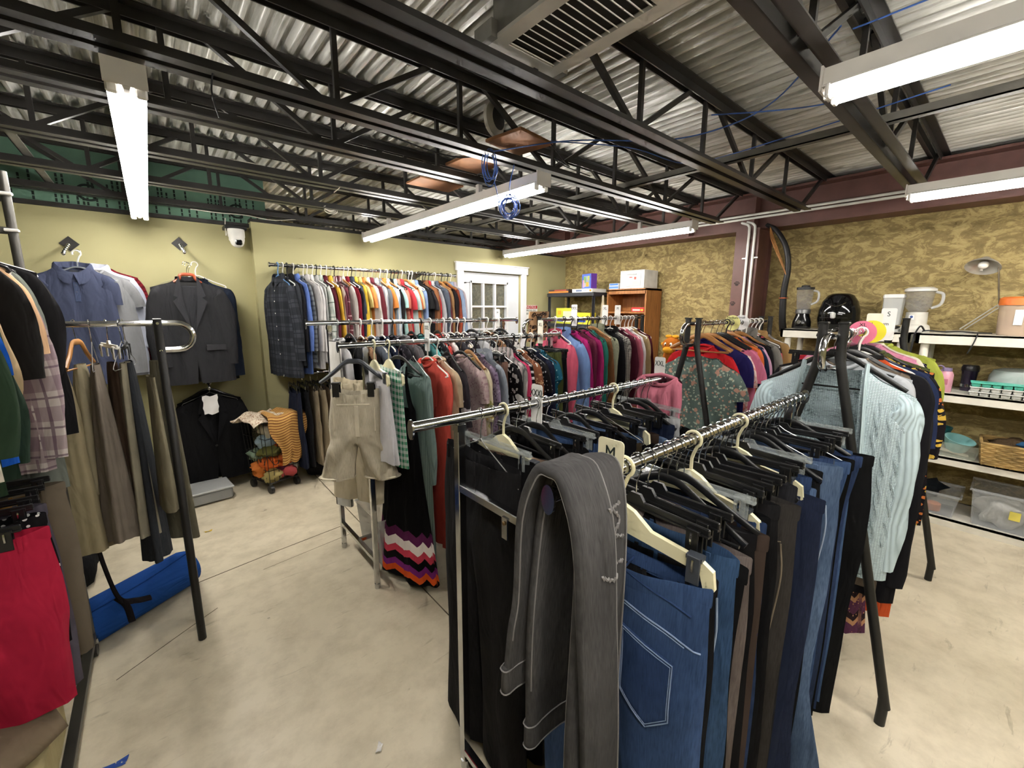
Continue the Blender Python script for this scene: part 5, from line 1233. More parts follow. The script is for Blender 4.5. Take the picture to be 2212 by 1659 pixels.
# ================================================================== FOREGROUND JEANS RACK
JB = [(.725, 'blue pull-on jeans with a back pocket', '#2c4066', 'denim', '#49638f', dict(h='cream', hk='bigclip', hw_=.19, ww=.195, hip=.205, th=.05, knee=.1, hemw=.08, leg=.78, ztop=-.165, m=10, nl=16, fold=.005, loops=False, rz=0.03)),
      (.775, 'black denim jeans', '#1b1a1b', 'denim', '#2b2a2b', dict(ztop=-.175)), (.82, 'mid-blue stitched jeans', '#2c4260', 'denim', '#4a688f', dict(ww=.205, hip=.215, ztop=-.15, th=.04)),
      (.865, 'black trousers', '#171617', 'plain', '', dict(ztop=-.19, ww=.205)), (.905, 'taupe corded jeans', '#746762', 'denim', '#8d807a', dict(ww=.205, ztop=-.135, hip=.21)), (.945, 'black stretch jeans', '#19181a', 'plain', '', {}),
      (.985, 'brown twill trousers', '#4a3d36', 'plain', '', dict(ww=.2, ztop=-.16)), (1.02, 'dark indigo jeans', '#22304f', 'denim', '#374a70', {}), (1.06, 'black slacks', '#141416', 'plain', '', {}), (1.095, 'black skinny jeans', '#1a191b', 'denim', '#262527', {}),
      (1.135, 'charcoal washed jeans', '#3a3634', 'denim', '#4a4643', dict(ww=.215, hip=.22, ztop=-.14)), (1.18, 'slate trousers', '#33363c', 'plain', '', {}), (1.22, 'graphite jeans', '#26262a', 'denim', '#3a3a3f', {}), (1.26, 'navy chinos', '#222a40', 'plain', '', {}),
      (1.30, 'dark navy jeans with a back pocket', '#23293f', 'denim', '#333c57', dict(ww=.225, hip=.23, leg=.8, hemw=.12, ztop=-.13)), (1.345, 'deep blue jeans', '#243350', 'denim', '#3c5078', {}), (1.39, 'washed blue jeans', '#40587f', 'denim', '#6b83a8', {}),
      (1.43, 'black ponte trousers', '#151517', 'plain', '', {}), (1.475, 'light blue flared jeans', '#4a6186', 'denim', '#7c93b5', dict(ww=.225, hip=.235, leg=.8, hemw=.17, ztop=-.13)), (1.52, 'indigo bootcut jeans', '#2a3a5b', 'denim', '#455a82', {}),
      (1.56, 'grey wash jeans', '#5a5e66', 'denim', '#7d818a', {}), (1.60, 'blue straight jeans', '#33496f', 'denim', '#556f99', dict(ww=.22)), (1.645, 'dark denim jeans', '#202a43', 'denim', '#35425f', {}), (1.69, 'black leggings', '#111112', 'plain', '', dict(ww=.21, ztop=-.12)),
      (1.735, 'dark blue jeggings', '#25324f', 'denim', '#3d4f76', dict(ww=.22)), (1.78, 'blue boyfriend jeans', '#38507a', 'denim', '#5d779f', {}), (1.83, 'black wide-leg trousers', '#121214', 'plain', '', dict(ww=.235, hip=.25, leg=.82, ztop=-.13))]
JM = list(hang_row([(x, d, c, k, c2, 'pants', dict(dict(leg=.72, th=.026, m=8, nl=12, hip=.2, ww=.185), **o)) for x, d, c, k, c2, o in JB], .49, 1.225, 'along the near bar of the jeans rack', 'jeans', 'trousers on the near bar of the jeans rack', 61))
# details of the nearest blue jeans (seen from their back)
bj = JM[0]; M_ST = cloth('#8fa3c4', 'plain'); M_DKJ = cloth('#24365c', 'denim', '#415a88')
def stitch(o, fy, pts, r=.0016, mat=None, nm='stitching'):
    P = smooth_path([(x, 0, z) for x, z in pts], 8); P = np.array([(x, fy(x, z, .001), z) for x, _, z in P]); MB().tube(P, r, 5).build(nm, mat or M_ST, o)
def pocket(o, fy, pk, mat, smat, r=.0015, nm='back_pocket'):
    P = np.array(pk); c = P.mean(0); Q_ = np.array(pk + pk[:1]); ring = np.concatenate([Q_[i] + (Q_[i + 1] - Q_[i]) * np.linspace(0, 1, 5)[:-1, None] for i in range(len(pk))] + [Q_[:1]])
    rows = []
    for k in (1.0, .985, .8, .5, .02): rows.append([(c[0] + (x - c[0]) * k, fy(c[0] + (x - c[0]) * k, c[1] + (z - c[1]) * k, .001 if k == 1.0 else .004), c[1] + (z - c[1]) * k) for x, z in ring])
    MB().grid(np.array(rows)).build(nm, mat, o, smooth=80)
    for k in (.965, .90):
        R = [(c[0] + (x - c[0]) * k, fy(c[0] + (x - c[0]) * k, c[1] + (z - c[1]) * k, .0048), c[1] + (z - c[1]) * k) for x, z in ring[:-1]]; MB().tube(R, r * (1 if k > .95 else .7), 5, closed=True).build('stitching', smat, o)
fy = front_y(bj)
pocket(bj, fy, [(.035, -.325), (.152, -.352), (.156, -.475), (.112, -.515), (.045, -.468)], M_DKJ, M_ST)
stitch(bj, fy, [(-.12, -.262), (.0, -.27), (.1, -.288), (.165, -.305), (.192, -.312)], .002); stitch(bj, fy, [(-.12, -.268), (.0, -.276), (.1, -.294), (.165, -.311)], .0012)
stitch(bj, fy, [(-.05, -.205), (.03, -.208), (.1, -.226), (.17, -.246)], .0026, M_DKJ, 'yoke_seam')
f14 = front_y(JM[14]); pocket(JM[14], f14, [(.08, -.31), (.185, -.31), (.18, -.415), (.135, -.445), (.09, -.415)], cloth('#272e46', 'denim', '#39425c'), cloth('#6a6058', 'plain'), .0011)
for oi, x, c in ((2, .2, '#9fb0c8'), (10, .21, '#8a7d6c'), (18, .222, '#b3c2d8')):
    fo = front_y(JM[oi]); stitch(JM[oi], fo, [(x - .02, -.24), (x - .012, -.32), (x - .02, -.45), (x - .04, -.7), (x - .05, -1.0)], .002, cloth(c, 'plain'), 'side_seam'); stitch(JM[oi], fo, [(x - .02, -.235), (x - .06, -.245), (x - .11, -.235)], .0016, cloth(c, 'plain'), 'pocket_seam')
f0 = None
size_tag(.675, .49, 1.225, 'M', 'cream size divider printed M on the near jeans bar', '#d9d3b3', .155, .062, tsize=.04, drop=.085)
size_tag(.965, 1.01, 1.235, 'XXXL', 'white size divider printed XXXL on the far jeans bar', '#e6e5e1', .135, .052, tsize=.034, drop=.07)
# far bar
XB = [(.73, 'black bootcut jeans with a front seam', '#1d1c1e', 'denim', '#2c2b2d', dict(ww=.2, hip=.21, leg=.79, hemw=.125, th=.04, m=10, nl=14, ztop=-.13)), (.775, 'black straight trousers', '#161517', 'plain', '', dict(ztop=-.14)), (.82, 'black dress trousers', '#19181a', 'plain', '', {}),
      (.875, 'beige corduroy trousers', '#a38873', 'cord', '', dict(ww=.2, ztop=-.145)), (.92, 'grey trousers', '#3a3a3e', 'plain', '', {}), (.965, 'dark brown trousers', '#3b302a', 'plain', '', dict(ztop=-.15)), (1.01, 'black slim trousers', '#131315', 'plain', '', {}),
      (1.06, 'brown corduroy trousers', '#42362e', 'cord', '', dict(ww=.2)), (1.11, 'blue denim jeans', '#2c4166', 'denim', '#4a6591', dict(ww=.2)), (1.155, 'black textured trousers', '#1e1e20', 'heather', '#39393c', {}), (1.2, 'indigo jeans', '#26385a', 'denim', '#40557f', {}),
      (1.25, 'black pinstripe trousers', '#18181b', 'plain', '', dict(ww=.205)), (1.3, 'olive brown trousers', '#453b2c', 'plain', '', {}), (1.345, 'light blue jeans', '#46608a', 'denim', '#7089b0', {}), (1.39, 'black wide trousers', '#131315', 'plain', '', dict(ww=.215, hip=.23)),
      (1.44, 'chocolate trousers', '#3c2f28', 'plain', '', {}), (1.49, 'faded blue jeans', '#4a6086', 'denim', '#7d93b4', {}), (1.54, 'dark blue trousers', '#20293f', 'plain', '', {}), (1.59, 'white trousers', '#c5c6c6', 'plain', '', dict(ww=.19)), (1.64, 'black knit trousers', '#151517', 'plain', '', dict(ww=.21))]
list(hang_row([(x, d, c, k, c2, 'pants', dict(dict(leg=.72, th=.026, m=8, nl=10, hip=.2, ww=.185), **o)) for x, d, c, k, c2, o in XB], 1.01, 1.235, 'along the far bar of the jeans rack', 'jeans', 'trousers on the far bar of the jeans rack', 71))
PK = shirt((1.73, 1.01, 1.235), R90 + .2, 'dusty pink gathered top bunched at the end of the far jeans bar', cloth('#bf6f80', 'plain'), name='top', cat='top', sleeves='none', collar='crew', L=.25, sw=.105, hw=.10, th=.05, drop=.035, neck=.075, fold=.014, ztop=.02, nu=48)
size_tag(1.76, 1.03, 1.255, 'XXL', 'white size divider printed XXL behind the pink top', '#e6e5e1', .135, .052)
# grey jeans folded over the bar end
GJ = thing('grey_jeans', 'washed grey jeans draped over the end of the near jeans bar', 'jeans', (.572, .49, 1.225))
M_GJ = cloth('#3b3a3c', 'denim', '#5e5c5b'); M_GJS = cloth('#8c8987', 'plain')
def fold_leg(dx, dy, zn, zf, wn, wf, seed, th=.022, top=.034):
    """flattened leg running from the near hem, over the bar, to the far side; width along x"""
    rg = np.random.RandomState(seed); ph = rg.rand(4) * 6.28
    pts = [(0, -.062 - dy, zn), (0, -.06 - dy, zn * .6), (0, -.055 - dy, -.28), (0, -.045 - dy, -.07), (0, -.026 - dy * .3, top - .014 + dy * .4), (0, 0.0, top + dy * .4), (0, .026 + dy * .3, top - .014 + dy * .4), (0, .045 + dy, -.07), (0, .055 + dy, -.25), (0, .06 + dy, zf * .75), (0, .065 + dy, zf)]
    P = smooth_path(pts, 5); n = len(P); q = np.linspace(0, 1, n); T = np.gradient(P, axis=0); T /= np.linalg.norm(T, axis=1)[:, None]
    th_ = np.linspace(0, 2 * PI, 28, endpoint=False); G = np.zeros((n, 28, 3)); UV = np.zeros((n, 28, 2)); Ls = np.concatenate([[0], np.cumsum(np.linalg.norm(np.diff(P, axis=0), axis=1))])
    for i in range(n):
        nn = np.array([0, -T[i][2], T[i][1]]); w = wn + (wf - wn) * smooth01((q[i] - .5) * 2)
        ca = np.sign(np.cos(th_)) * np.abs(np.cos(th_)) ** .55; sa = np.sign(np.sin(th_)) * np.abs(np.sin(th_)) ** .55
        amp = 0.35 * min(1, abs(q[i] - .47) * 5)
        bump = 1 + amp * (np.sin(2.0 * th_ * 2 + ph[0] + 5 * Ls[i]) * .5 + np.sin(5 * th_ + ph[1] - 3 * Ls[i]) * .4)
        cx = dx + .012 * math.sin(6 * Ls[i] + ph[2])
        G[i] = P[i] + np.outer(ca * w + cx, [1, 0, 0]) + np.outer(sa * th * bump, nn); UV[i] = np.stack([ca * w, np.full(28, -Ls[i])], 1)
    return G, UV, P
for i, a in enumerate(((0.012, .0, -1.02, -.56, .07, .062, 3, .013), (-.02, .028, -.98, -.42, .05, .085, 8, .012))):
    G, UV, P = fold_leg(*a); MB().grid(G, True, UV).build('leg', M_GJ, GJ, smooth=80)
    for s in (0, 14): MB().tube(G[4:-4, (s + 2) % 28] + np.array([0, -.001, 0]), .0017, 5).build('seam', M_GJS, GJ)
    e = G[-1]; R2 = []
    for dz, k in ((0.02, 1.0), (.015, 1.06), (-.035, 1.08), (-.04, 1.02), (-.03, .93)):
        R = e.copy(); c0 = e.mean(0); R = c0 + (R - c0) * k; R[:, 2] += dz; R2.append(R)
    MB().grid(np.array(R2), True).build('waistband', M_GJ, GJ, smooth=80)
    for dz in (-.038, .016):
        R = e.copy(); c0 = e.mean(0); R = c0 + (R - c0) * 1.09; R[:, 2] += dz; MB().tube(R, .0017, 5, closed=True).build('stitching', M_GJS, GJ)
fg = front_y(GJ, 'leg')
for pts in ([(.03, -.03), (.055, -.06), (.04, -.085), (.07, -.10)], [(-.03, -.13), (.0, -.145), (.035, -.14), (.07, -.15)], [(.0, -.02), (.03, -.035), (.06, -.03)]):
    q_ = smooth_path([(x, 0, z) for x, z in pts], 10); MB().tube([(x, fg(x, z, .001, -.05), z + .003 * math.sin(i * 2.4)) for i, (x, _, z) in enumerate(q_)], .0028, 5).build('frayed_edge', M_GJS, GJ)

# ================================================================== LEFT: TROUSERS ON THE BLACK RACK
list(())
LT = [(-.335, 'black strappy trousers', '#17181d', .05, .05, .55, 'black'), (-.285, 'dark slate trousers', '#23262e', .045, .06, .6, 'black'), (-.215, 'pleated khaki trousers', '#a39677', .09, .075, 1.02, 'wire'), (-.155, 'tan khaki trousers', '#a0957a', .075, .06, .72, 'wood'),
      (-.105, 'taupe grey trousers', '#82786c', .12, .055, .98, 'wire'), (-.055, 'brown trousers', '#4b3c31', .1, .04, .8, 'white'), (-.01, 'light stone trousers', '#958e7a', .1, .04, 1.0, 'wire'), (.0, 'charcoal jeans', '#2b2d31', .15, .045, 1.16, 'black')]
for i, (x, d, c, w1, t1, L_, hc) in enumerate(LT):
    drape((x - .10, 2.565 + (.02 if i % 2 else -.02), 1.478), R90 + (i % 3 - 1) * .25, '%s, %s from the left on the black rack at left' % (d, ordn(i + 1)), cloth(c, 'plain' if 'jeans' not in d else 'denim', '#3b3e43'), 'folded_trousers', 'trousers', 'trousers on the black rack at left',
          w0=w1 * .45, w1=w1, t0=.014, t1=t1, L=L_ * .82, ztop=-.17, pleats=5, amp=.45, rows=20, n=48, power=.7, cut=.02)
    hang_hanger((x - .10, 2.565 + (.02 if i % 2 else -.02), 1.478), R90 + (i % 3 - 1) * .25, 'clip' if hc in ('black', 'white') else ('wire' if hc == 'wire' else 'wood'), hc, '%s hanger, %s from the left on the black rack at left' % ({'wire': 'chrome wire', 'wood': 'wooden'}.get(hc, hc), ordn(i + 1)), 'hangers on the black rack at left', .13, .07)
drape((-.0, 2.72, 1.45), R90 + .5, 'grey-khaki trousers hanging at the loop end of the black rack', cloth('#6d6857', 'plain'), 'folded_trousers', 'trousers', w0=.05, w1=.13, t0=.02, t1=.05, L=.92, ztop=-.16, pleats=4, amp=.3, power=.8)
drape((-.03, 2.44, 1.45), R90 + .2, 'folded khaki slacks in front of the charcoal jeans', cloth('#7b745f', 'plain'), 'folded_trousers', 'trousers', w0=.05, w1=.085, t0=.012, t1=.03, L=.62, ztop=-.2, pleats=3, amp=.2)
# ================================================================== LEFT NEAR RACK (tall, two tiers)
NR = thing('rolling_rack', 'tall grey two-tier rolling rack at the left edge', 'rack', (-.5, 1.6, 0))
M_GREY = pm('#55534f', .4, .5, .1)
for x in (.14, -.3):
    for y in (.88, -1.3):
        MB().tube([(x, y, .09), (x, y, 2.04)], .014, 10).build('post', M_GREY, NR)
        cst = MB().tube([(x - .012, y, .032), (x + .012, y, .032)], .032, 16).build('caster', M_BLACK, NR); B(((x, y, .075), (.04, .03, .03)), bev=.004).build('caster_fork', M_CHROME, NR)
m = MB(); sq(m, (.14, -1.3, .1), (.14, .88, .1), .03); m.build('base_rail', M_STEEL, NR, smooth=False)
m = MB(); sq(m, (-.3, -1.3, .1), (-.3, .88, .1), .03); m.build('base_rail', M_STEEL, NR, smooth=False)
for y in (.88, -1.3):
    for z in (.1, 1.83, 1.06): m = MB(); sq(m, (-.3, y, z), (.14, y, z), .024); m.build('cross_rail', M_GREY, NR, smooth=False)
MB().tube([(0, -1.3, 1.83), (0, .9, 1.83)], .013, 10).build('hang_bar', M_CHROME, NR); MB().tube([(0, -1.3, 1.06), (0, .9, 1.06)], .013, 10).build('hang_bar', M_CHROME, NR)
for z in (1.96, 1.83): B(((.14, .865, z), (.04, .02, .012)), bev=.003).build('clip', pm('#d8d6d0', .4), NR)
NS = [(2.30, 'black sweatshirt', '#19181a', 'plain', '', 'long', dict(L=.66, slen=.42, wide=.085, sw=.20)), (2.20, 'sage grey sweatshirt', '#6c7069', 'heather', '#5d625a', 'long', dict(L=.84, slen=.56, wide=.085, sw=.20, hw=.23)),
      (2.12, 'white and purple plaid flannel shirt', '#bdb2ac', 'plaid', '#6a4f60', 'long', dict(c3='#5a4454', L=.74, slen=.64, sc=.9, hw=.22, out=.05, collar='shirt')), (2.03, 'peach tee', '#c9a27e', 'plain', '', 'short', dict(L=.6, slen=.27, wide=.075, sw=.19, hw=.15)),
      (1.94, 'black tee', '#1c1a19', 'plain', '', 'short', dict(L=.6, slen=.34, wide=.08, sw=.20, hw=.16)), (1.86, 'sand long-sleeved tee', '#b9a07d', 'plain', '', 'long', dict(L=.62, slen=.44, wide=.075, sw=.19, hw=.16)), (1.78, 'bottle green hoodie', '#25352a', 'plain', '', 'long', dict(L=.66, slen=.56, wide=.085, hw=.22)),
      (1.70, 'royal blue tee', '#1f5cc4', 'plain', '', 'short', dict(L=.60, slen=.30, wide=.085, sw=.19)), (1.63, 'forest green jacket', '#2b3d2c', 'plain', '', 'long', dict(L=.66, slen=.5, wide=.085, hw=.22)), (1.55, 'cream tee', '#c7bfae', 'plain', '', 'short', dict(L=.6, slen=.22, wide=.08, sw=.18)),
      (1.47, 'navy sweatshirt with white cuff stripe', '#2f3050', 'plain', '', 'long', dict(L=.62, slen=.48, wide=.08, sw=.18)), (1.38, 'white tee', '#c9c8c8', 'plain', '', 'short', dict(L=.6, slen=.2, sw=.16, hw=.17))]
rg = random.Random(3)
for i, (y, d, c, k, c2, sl, o) in enumerate(NS):
    o = dict(o); mat = cloth(c, k, c2 or '#ffffff', o.pop('sc', 1.0), o.pop('c3', None)); col_ = o.pop('collar', 'crew')
    xo = (.035, .0, .0, .015, .005, -.02)[min(i, 5)]
    shirt((-.53 + xo, y, 1.83), rg.uniform(-.05, .05), '%s, %s from the far end of the tall left rack' % (d, ordn(i + 1)), mat, name='sweatshirt' if 'sweat' in d or 'hood' in d else 'shirt', cat='shirt', group='tops on the tall left rack', sleeves=sl, collar=col_, th=.035, nu=36, nv=14, **o)
    hang_hanger((-.53 + xo, y, 1.83), 0, 'tube', 'black' if i % 2 else 'white', '%s plastic hanger, %s from the far end of the tall left rack' % ('black' if i % 2 else 'white', ordn(i + 1)), 'hangers on the tall left rack', .19, .05)
NP = [(2.10, 'taupe corduroy trousers', '#6f6455', 'cord', '', .42, .21), (2.0, 'mustard folded trousers', '#9b7641', 'plain', '', .3, .15), (1.9, 'plum grey trousers', '#55505a', 'plain', '', .40, .19), (1.82, 'black studded skirt', '#151416', 'dots', '#d8d6d2', .2, .2), (1.66, 'crimson shorts', '#b3233f', 'plain', '', .30, .225),
      (1.45, 'dark jeans', '#2b3a58', 'denim', '#4c6288', .5, .17)]
for i, (y, d, c, k, c2, lg, w) in enumerate(NP):
    pants((-.5 if i < 5 else -.64, y, 1.06), rg.uniform(-.04, .04) + (.12 if i == 4 else 0), '%s, %s from the far end of the left rack, lower bar' % (d, ordn(i + 1)), cloth(c, k, c2 or '#ffffff'), name='trousers', cat='trousers', group='bottoms on the tall left rack', ww=w * .95, hip=w, rise=.24, leg=lg, th=.045, hemw=.088, knee=.095, ztop=-.12, spread=.01)
    hang_hanger((-.5 if i < 5 else -.64, y, 1.06), 0, 'clip', 'black', 'black clip hanger, %s from the far end of the lower left bar' % ordn(i + 1), 'hangers on the lower left bar', .17)
# ================================================================== FLOOR THINGS
def blob(c, r, seed, amp=.22, n=18, m=12):
    rg = np.random.RandomState(seed); mb = MB(); mb.sphere((0, 0, 0), 1.0, n, m); V = mb.v[0]
    for k in range(5):
        d = rg.randn(3); d /= np.linalg.norm(d); V *= (1 + amp * .5 * np.sin(V @ d * (2 + 1.6 * k) + rg.rand() * 6))[:, None]
    V *= np.array(r); V += np.array(c); mb.uv[0] = np.stack([V[:, 0] + V[:, 1] * .5, V[:, 2] - V[:, 1] * .5], 1); return mb
cart = thing('laundry_cart', 'black wire laundry cart on casters full of rags', 'cart', (.685, 4.05, 0), .33)
M_WIRE = pm('#1b1a19', .45, .4, .1)
def cart_pt(u, z):
    """u in 0..4 round the rim, size grows with height"""
    k = .82 + .36 * z; hx, hy = .145 * k, .17 * k; s = int(u) % 4; f = u - int(u)
    c = [(-hx, -hy), (hx, -hy), (hx, hy), (-hx, hy)]; a, b = c[s], c[(s + 1) % 4]
    return (a[0] + (b[0] - a[0]) * f, a[1] + (b[1] - a[1]) * f, z)
for z, r in ((.085, .004), (.2, .0025), (.34, .003), (.48, .0025), (.62, .005)):
    MB().tube([cart_pt(u, z) for u in np.arange(0, 4, .25)], r, 5, closed=True).build('ring_wire', M_WIRE, cart)
for u in np.arange(0, 4, 1 / 6.0): MB().tube([cart_pt(u, .085), cart_pt(u, .62)], .0026, 4).build('upright_wire', M_WIRE, cart)
for u in np.arange(0.25, 4, .5):
    MB().tube(smooth_path([cart_pt(u - .24, .34), cart_pt(u, .24), cart_pt(u + .24, .34)], 5), .0026, 4).build('curl_wire', M_WIRE, cart)
for i in range(5): MB().tube([(-.12, -.13 + .065 * i, .085), (.12, -.13 + .065 * i, .085)], .002, 4).build('floor_wire', M_WIRE, cart)
for sx in (-1, 1):
    for sy in (-1, 1):
        MB().tube([(sx * .115 - .014, sy * .135, .034), (sx * .115 + .014, sy * .135, .034)], .034, 14).build('caster', M_BLACK, cart); MB().tube([(sx * .115, sy * .135, .05), (sx * .115, sy * .135, .088)], .012, 8).build('caster_stem', M_BLACK, cart)
rags = [((-.05, -.09, .13), '#b8a86f', 'plain', '', 'mustard beige'), ((.05, -.1, .15), '#c2565a', 'plain', '', 'coral red'), ((.0, -.08, .2), '#5c2238', 'plain', '', 'burgundy'), ((.09, -.05, .18), '#d5d0c4', 'plain', '', 'ivory'), ((-.07, -.07, .24), '#d2642c', 'plain', '', 'bright orange'),
        ((.03, -.1, .27), '#cf6a34', 'plain', '', 'pumpkin'), ((.08, -.07, .31), '#c9b08c', 'vstripe', '#8a5a30', 'brown striped'), ((-.06, -.08, .36), '#6b6a3a', 'plain', '', 'olive'), ((.0, -.1, .40), '#d8662c', 'plain', '', 'deep orange'), ((-.09, -.05, .44), '#9fb4c2', 'plain', '', 'pale blue'),
        ((.08, -.06, .44), '#8a8fa0', 'plain', '', 'grey blue'), ((-.05, -.08, .53), '#d0c6b0', 'plain', '', 'cream'), ((.07, -.08, .54), '#c9c6c4', 'floral', '#7a4a6a', 'white printed'), ((0, .05, .5), '#b39a80', 'plain', '', 'tan'), ((-.08, .05, .3), '#8ba08a', 'plain', '', 'grey green'), ((.07, .05, .28), '#c98a50', 'plain', '', 'apricot'),
        ((.1, .0, .5), '#b84a4a', 'plain', '', 'brick red'), ((-.1, -.0, .2), '#d27a3a', 'plain', '', 'tangerine')]
RZ = rotz(.33)
for i, (p, c, k, c2, d) in enumerate(rags):
    q = RZ @ np.array(p) + np.array((.685, 4.05, 0)); b = blob((0, 0, 0), (.078, .075, .06), 100 + i); tag(b.build('rag', cloth(c, k, c2 or '#ffffff'), loc=q, smooth=80), '%s rag stuffed in the wire laundry cart' % d, 'rag', 'rags in the laundry cart')
def patch(fn, nu, nv, th, mat, name, label, cat, loc, rz):
    P = np.array([[fn(u, v) for u in np.linspace(0, 1, nu)] for v in np.linspace(0, 1, nv)]); uv = np.array([[(u * .4, v * .5) for u in np.linspace(0, 1, nu)] for v in np.linspace(0, 1, nv)])
    m = MB(); m.grid(P, False, uv); Q = P.copy(); Q[:, :, 2] -= th; Q[:, :, 1] += th * .5; m.grid(Q[:, ::-1], False, uv[:, ::-1]); return tag(m.build(name, mat, loc=loc, rot=(0, 0, rz), smooth=80), label, cat)
def f1(u, v):
    x = -.2 + .34 * u; y = -.2 + .3 * v; return (x - .03 * v, y, .655 - .06 * max(0, .35 - u) - .05 * max(0, .3 - v) * 2 + .018 * math.sin(9 * u + 4 * v) + .012 * math.sin(13 * v))
patch(f1, 18, 16, .006, cloth('#d8c9b2', 'floral', '#9a7a66', 1.3), 'cloth', 'cream flowered cloth spread over the top of the laundry cart', 'cloth', (.655, 4.07, 0), .33)
def f2(u, v):
    w = (.11 + .07 * math.sin(PI * min(1, v * 1.3))) * (1 - .55 * max(0, v - .6)); x = .05 + (u - .5) * 2 * w
    if v < .35: y, z = .06 - .26 * v / .35, .672 - .02 * v
    else: y, z = -.2 - .02 * math.sin(v * 3), .665 - .42 * (v - .35) / .65
    return (x + .015 * math.sin(v * 9), y - .012 * math.sin(u * 12 + v * 5), z + .012 * math.sin(u * 11 + v * 4))
patch(f2, 20, 24, .006, cloth('#d2a45f', 'hstripe', '#8a5a34', 2.6), 'striped_shirt', 'orange and brown striped shirt draped over the front of the laundry cart', 'shirt', (.685, 4.05, 0), .33)

bo = thing('bolster', 'rolled bright blue mat lying on the floor under the black rack', 'mat', (.02, 2.86, .102), math.atan2(.3, .45))
prof = [(0, 0), (.06, 0), (.09, .012), (.1, .04), (.1, .55), (.09, .58), (.06, .595), (0, .595)]
MB().lathe([(r, z) for r, z in prof], 28).build('roll', cloth('#2452a0', 'heather', '#1d468c'), bo, rot=(0, -PI / 2, 0))
MB().tube(smooth_path([(-.03, -.03, .097), (-.2, -.05, .088), (-.35, -.058, .083), (-.55, -.06, .081)], 6), .003, 5).build('seam', cloth('#1b3f80', 'plain'), bo)
st = MB(); st.tube(smooth_path([(-.30, 2.50, .60), (-.28, 2.48, .4), (-.25, 2.47, .24), (-.2, 2.5, .19), (-.15, 2.52, .17)], 6), .018, 8, ry=np.full(25, .008))
st.tube(smooth_path([(-.26, 2.47, .25), (-.23, 2.46, .2), (-.22, 2.45, .12)], 6), .014, 8, ry=np.full(13, .006)); tag(st.build('strap', cloth('#1a1618', 'plain')), 'black strap trailing over the blue mat', 'strap')
bx = thing('storage_bin', 'flat grey plastic storage bin on the floor under the suits', 'bin', (.215, 4.09, 0), .1)
B(((0, 0, .055), (.27, .26, .09)), bev=.012).build('body', glass('#a5a6a6', .3, .75), bx); B(((0, 0, .108), (.29, .28, .018)), bev=.006).build('lid', glass('#c9cac8', .3, .7), bx); B(((0, -.02, .05), (.24, .2, .06)), bev=.02).build('contents', pm('#8b8884', .7), bx)
g = MB(); P = np.array([[(.13 * (u - .5) + .03 * v, .16 * (v - .5), .012 + .012 * math.sin(7 * u + 3 * v) + .01 * math.sin(9 * v)) for u in np.linspace(0, 1, 10)] for v in np.linspace(0, 1, 10)]); g.grid(P); tag(g.build('yellow_cloth', cloth('#d98a1e', 'plain'), loc=(-.25, 3.95, 0), smooth=80), 'small yellow cloth on the floor behind the khaki trousers', 'cloth')
def scrap(c, col, lab, s=.035, a=0.0):
    m = MB(); P = np.array([[(s * (u - .5) * (1 + .4 * v), s * .6 * (v - .5), .002 + .004 * math.sin(4 * u + 3 * v)) for u in np.linspace(0, 1, 5)] for v in np.linspace(0, 1, 5)]); m.grid(P); Q = P.copy(); Q[:, :, 2] -= .0015; m.grid(Q[:, ::-1])
    tag(m.build('paper_scrap', pm(col, .7), loc=(*c, .0015), rot=(0, 0, a), smooth=80), lab, 'scrap')
scrap((.143, 3.468), '#d9b53a', 'tiny yellow scrap on the floor near the suits'); scrap((.456, 1.265), '#d8d6d2', 'tiny white paper scrap on the floor in the foreground', .03, .9); scrap((-.262, 1.79), '#2a4fa0', 'blue scrap on the floor beside the tall left rack', .05)
tag(BB(-.80, -.37, 1.2, 1.93, .12, .30, bev=.03).build('foam_block', cloth('#b3a67c', 'plain')), 'cream foam block lying on the base of the tall left rack', 'foam')
tag(blob((0, 0, 0), (.2, .26, .07), 321, .15, 24, 14).build('folded_trousers', cloth('#80705c', 'plain'), loc=(-.56, 1.72, .36), smooth=80), 'crumpled taupe trousers on the cream foam block', 'trousers')
tag(blob((0, 0, 0), (.26, .2, .14), 322, .12, 24, 14).build('duffel_bag', cloth('#141416', 'plain'), loc=(-.62, 3.25, .13), smooth=80), 'black bag on the floor behind the khaki trousers', 'bag')
tag(blob((0, 0, 0), (.18, .14, .1), 323, .12, 24, 14).build('dark_bag', cloth('#1d1c20', 'plain'), loc=(1.1, 4.12, .10), smooth=80), 'dark bag on the floor beside the laundry cart', 'bag')
bxx = thing('storage_box', 'black storage box on the floor left of the suits', 'box', (-.45, 4.1, 0)); B(((0, 0, .2), (.5, .4, .4)), bev=.01).build('body', pm('#161618', .6), bxx); B(((0, 0, .41), (.52, .42, .03)), bev=.008).build('lid', pm('#1c1c1f', .5), bxx)

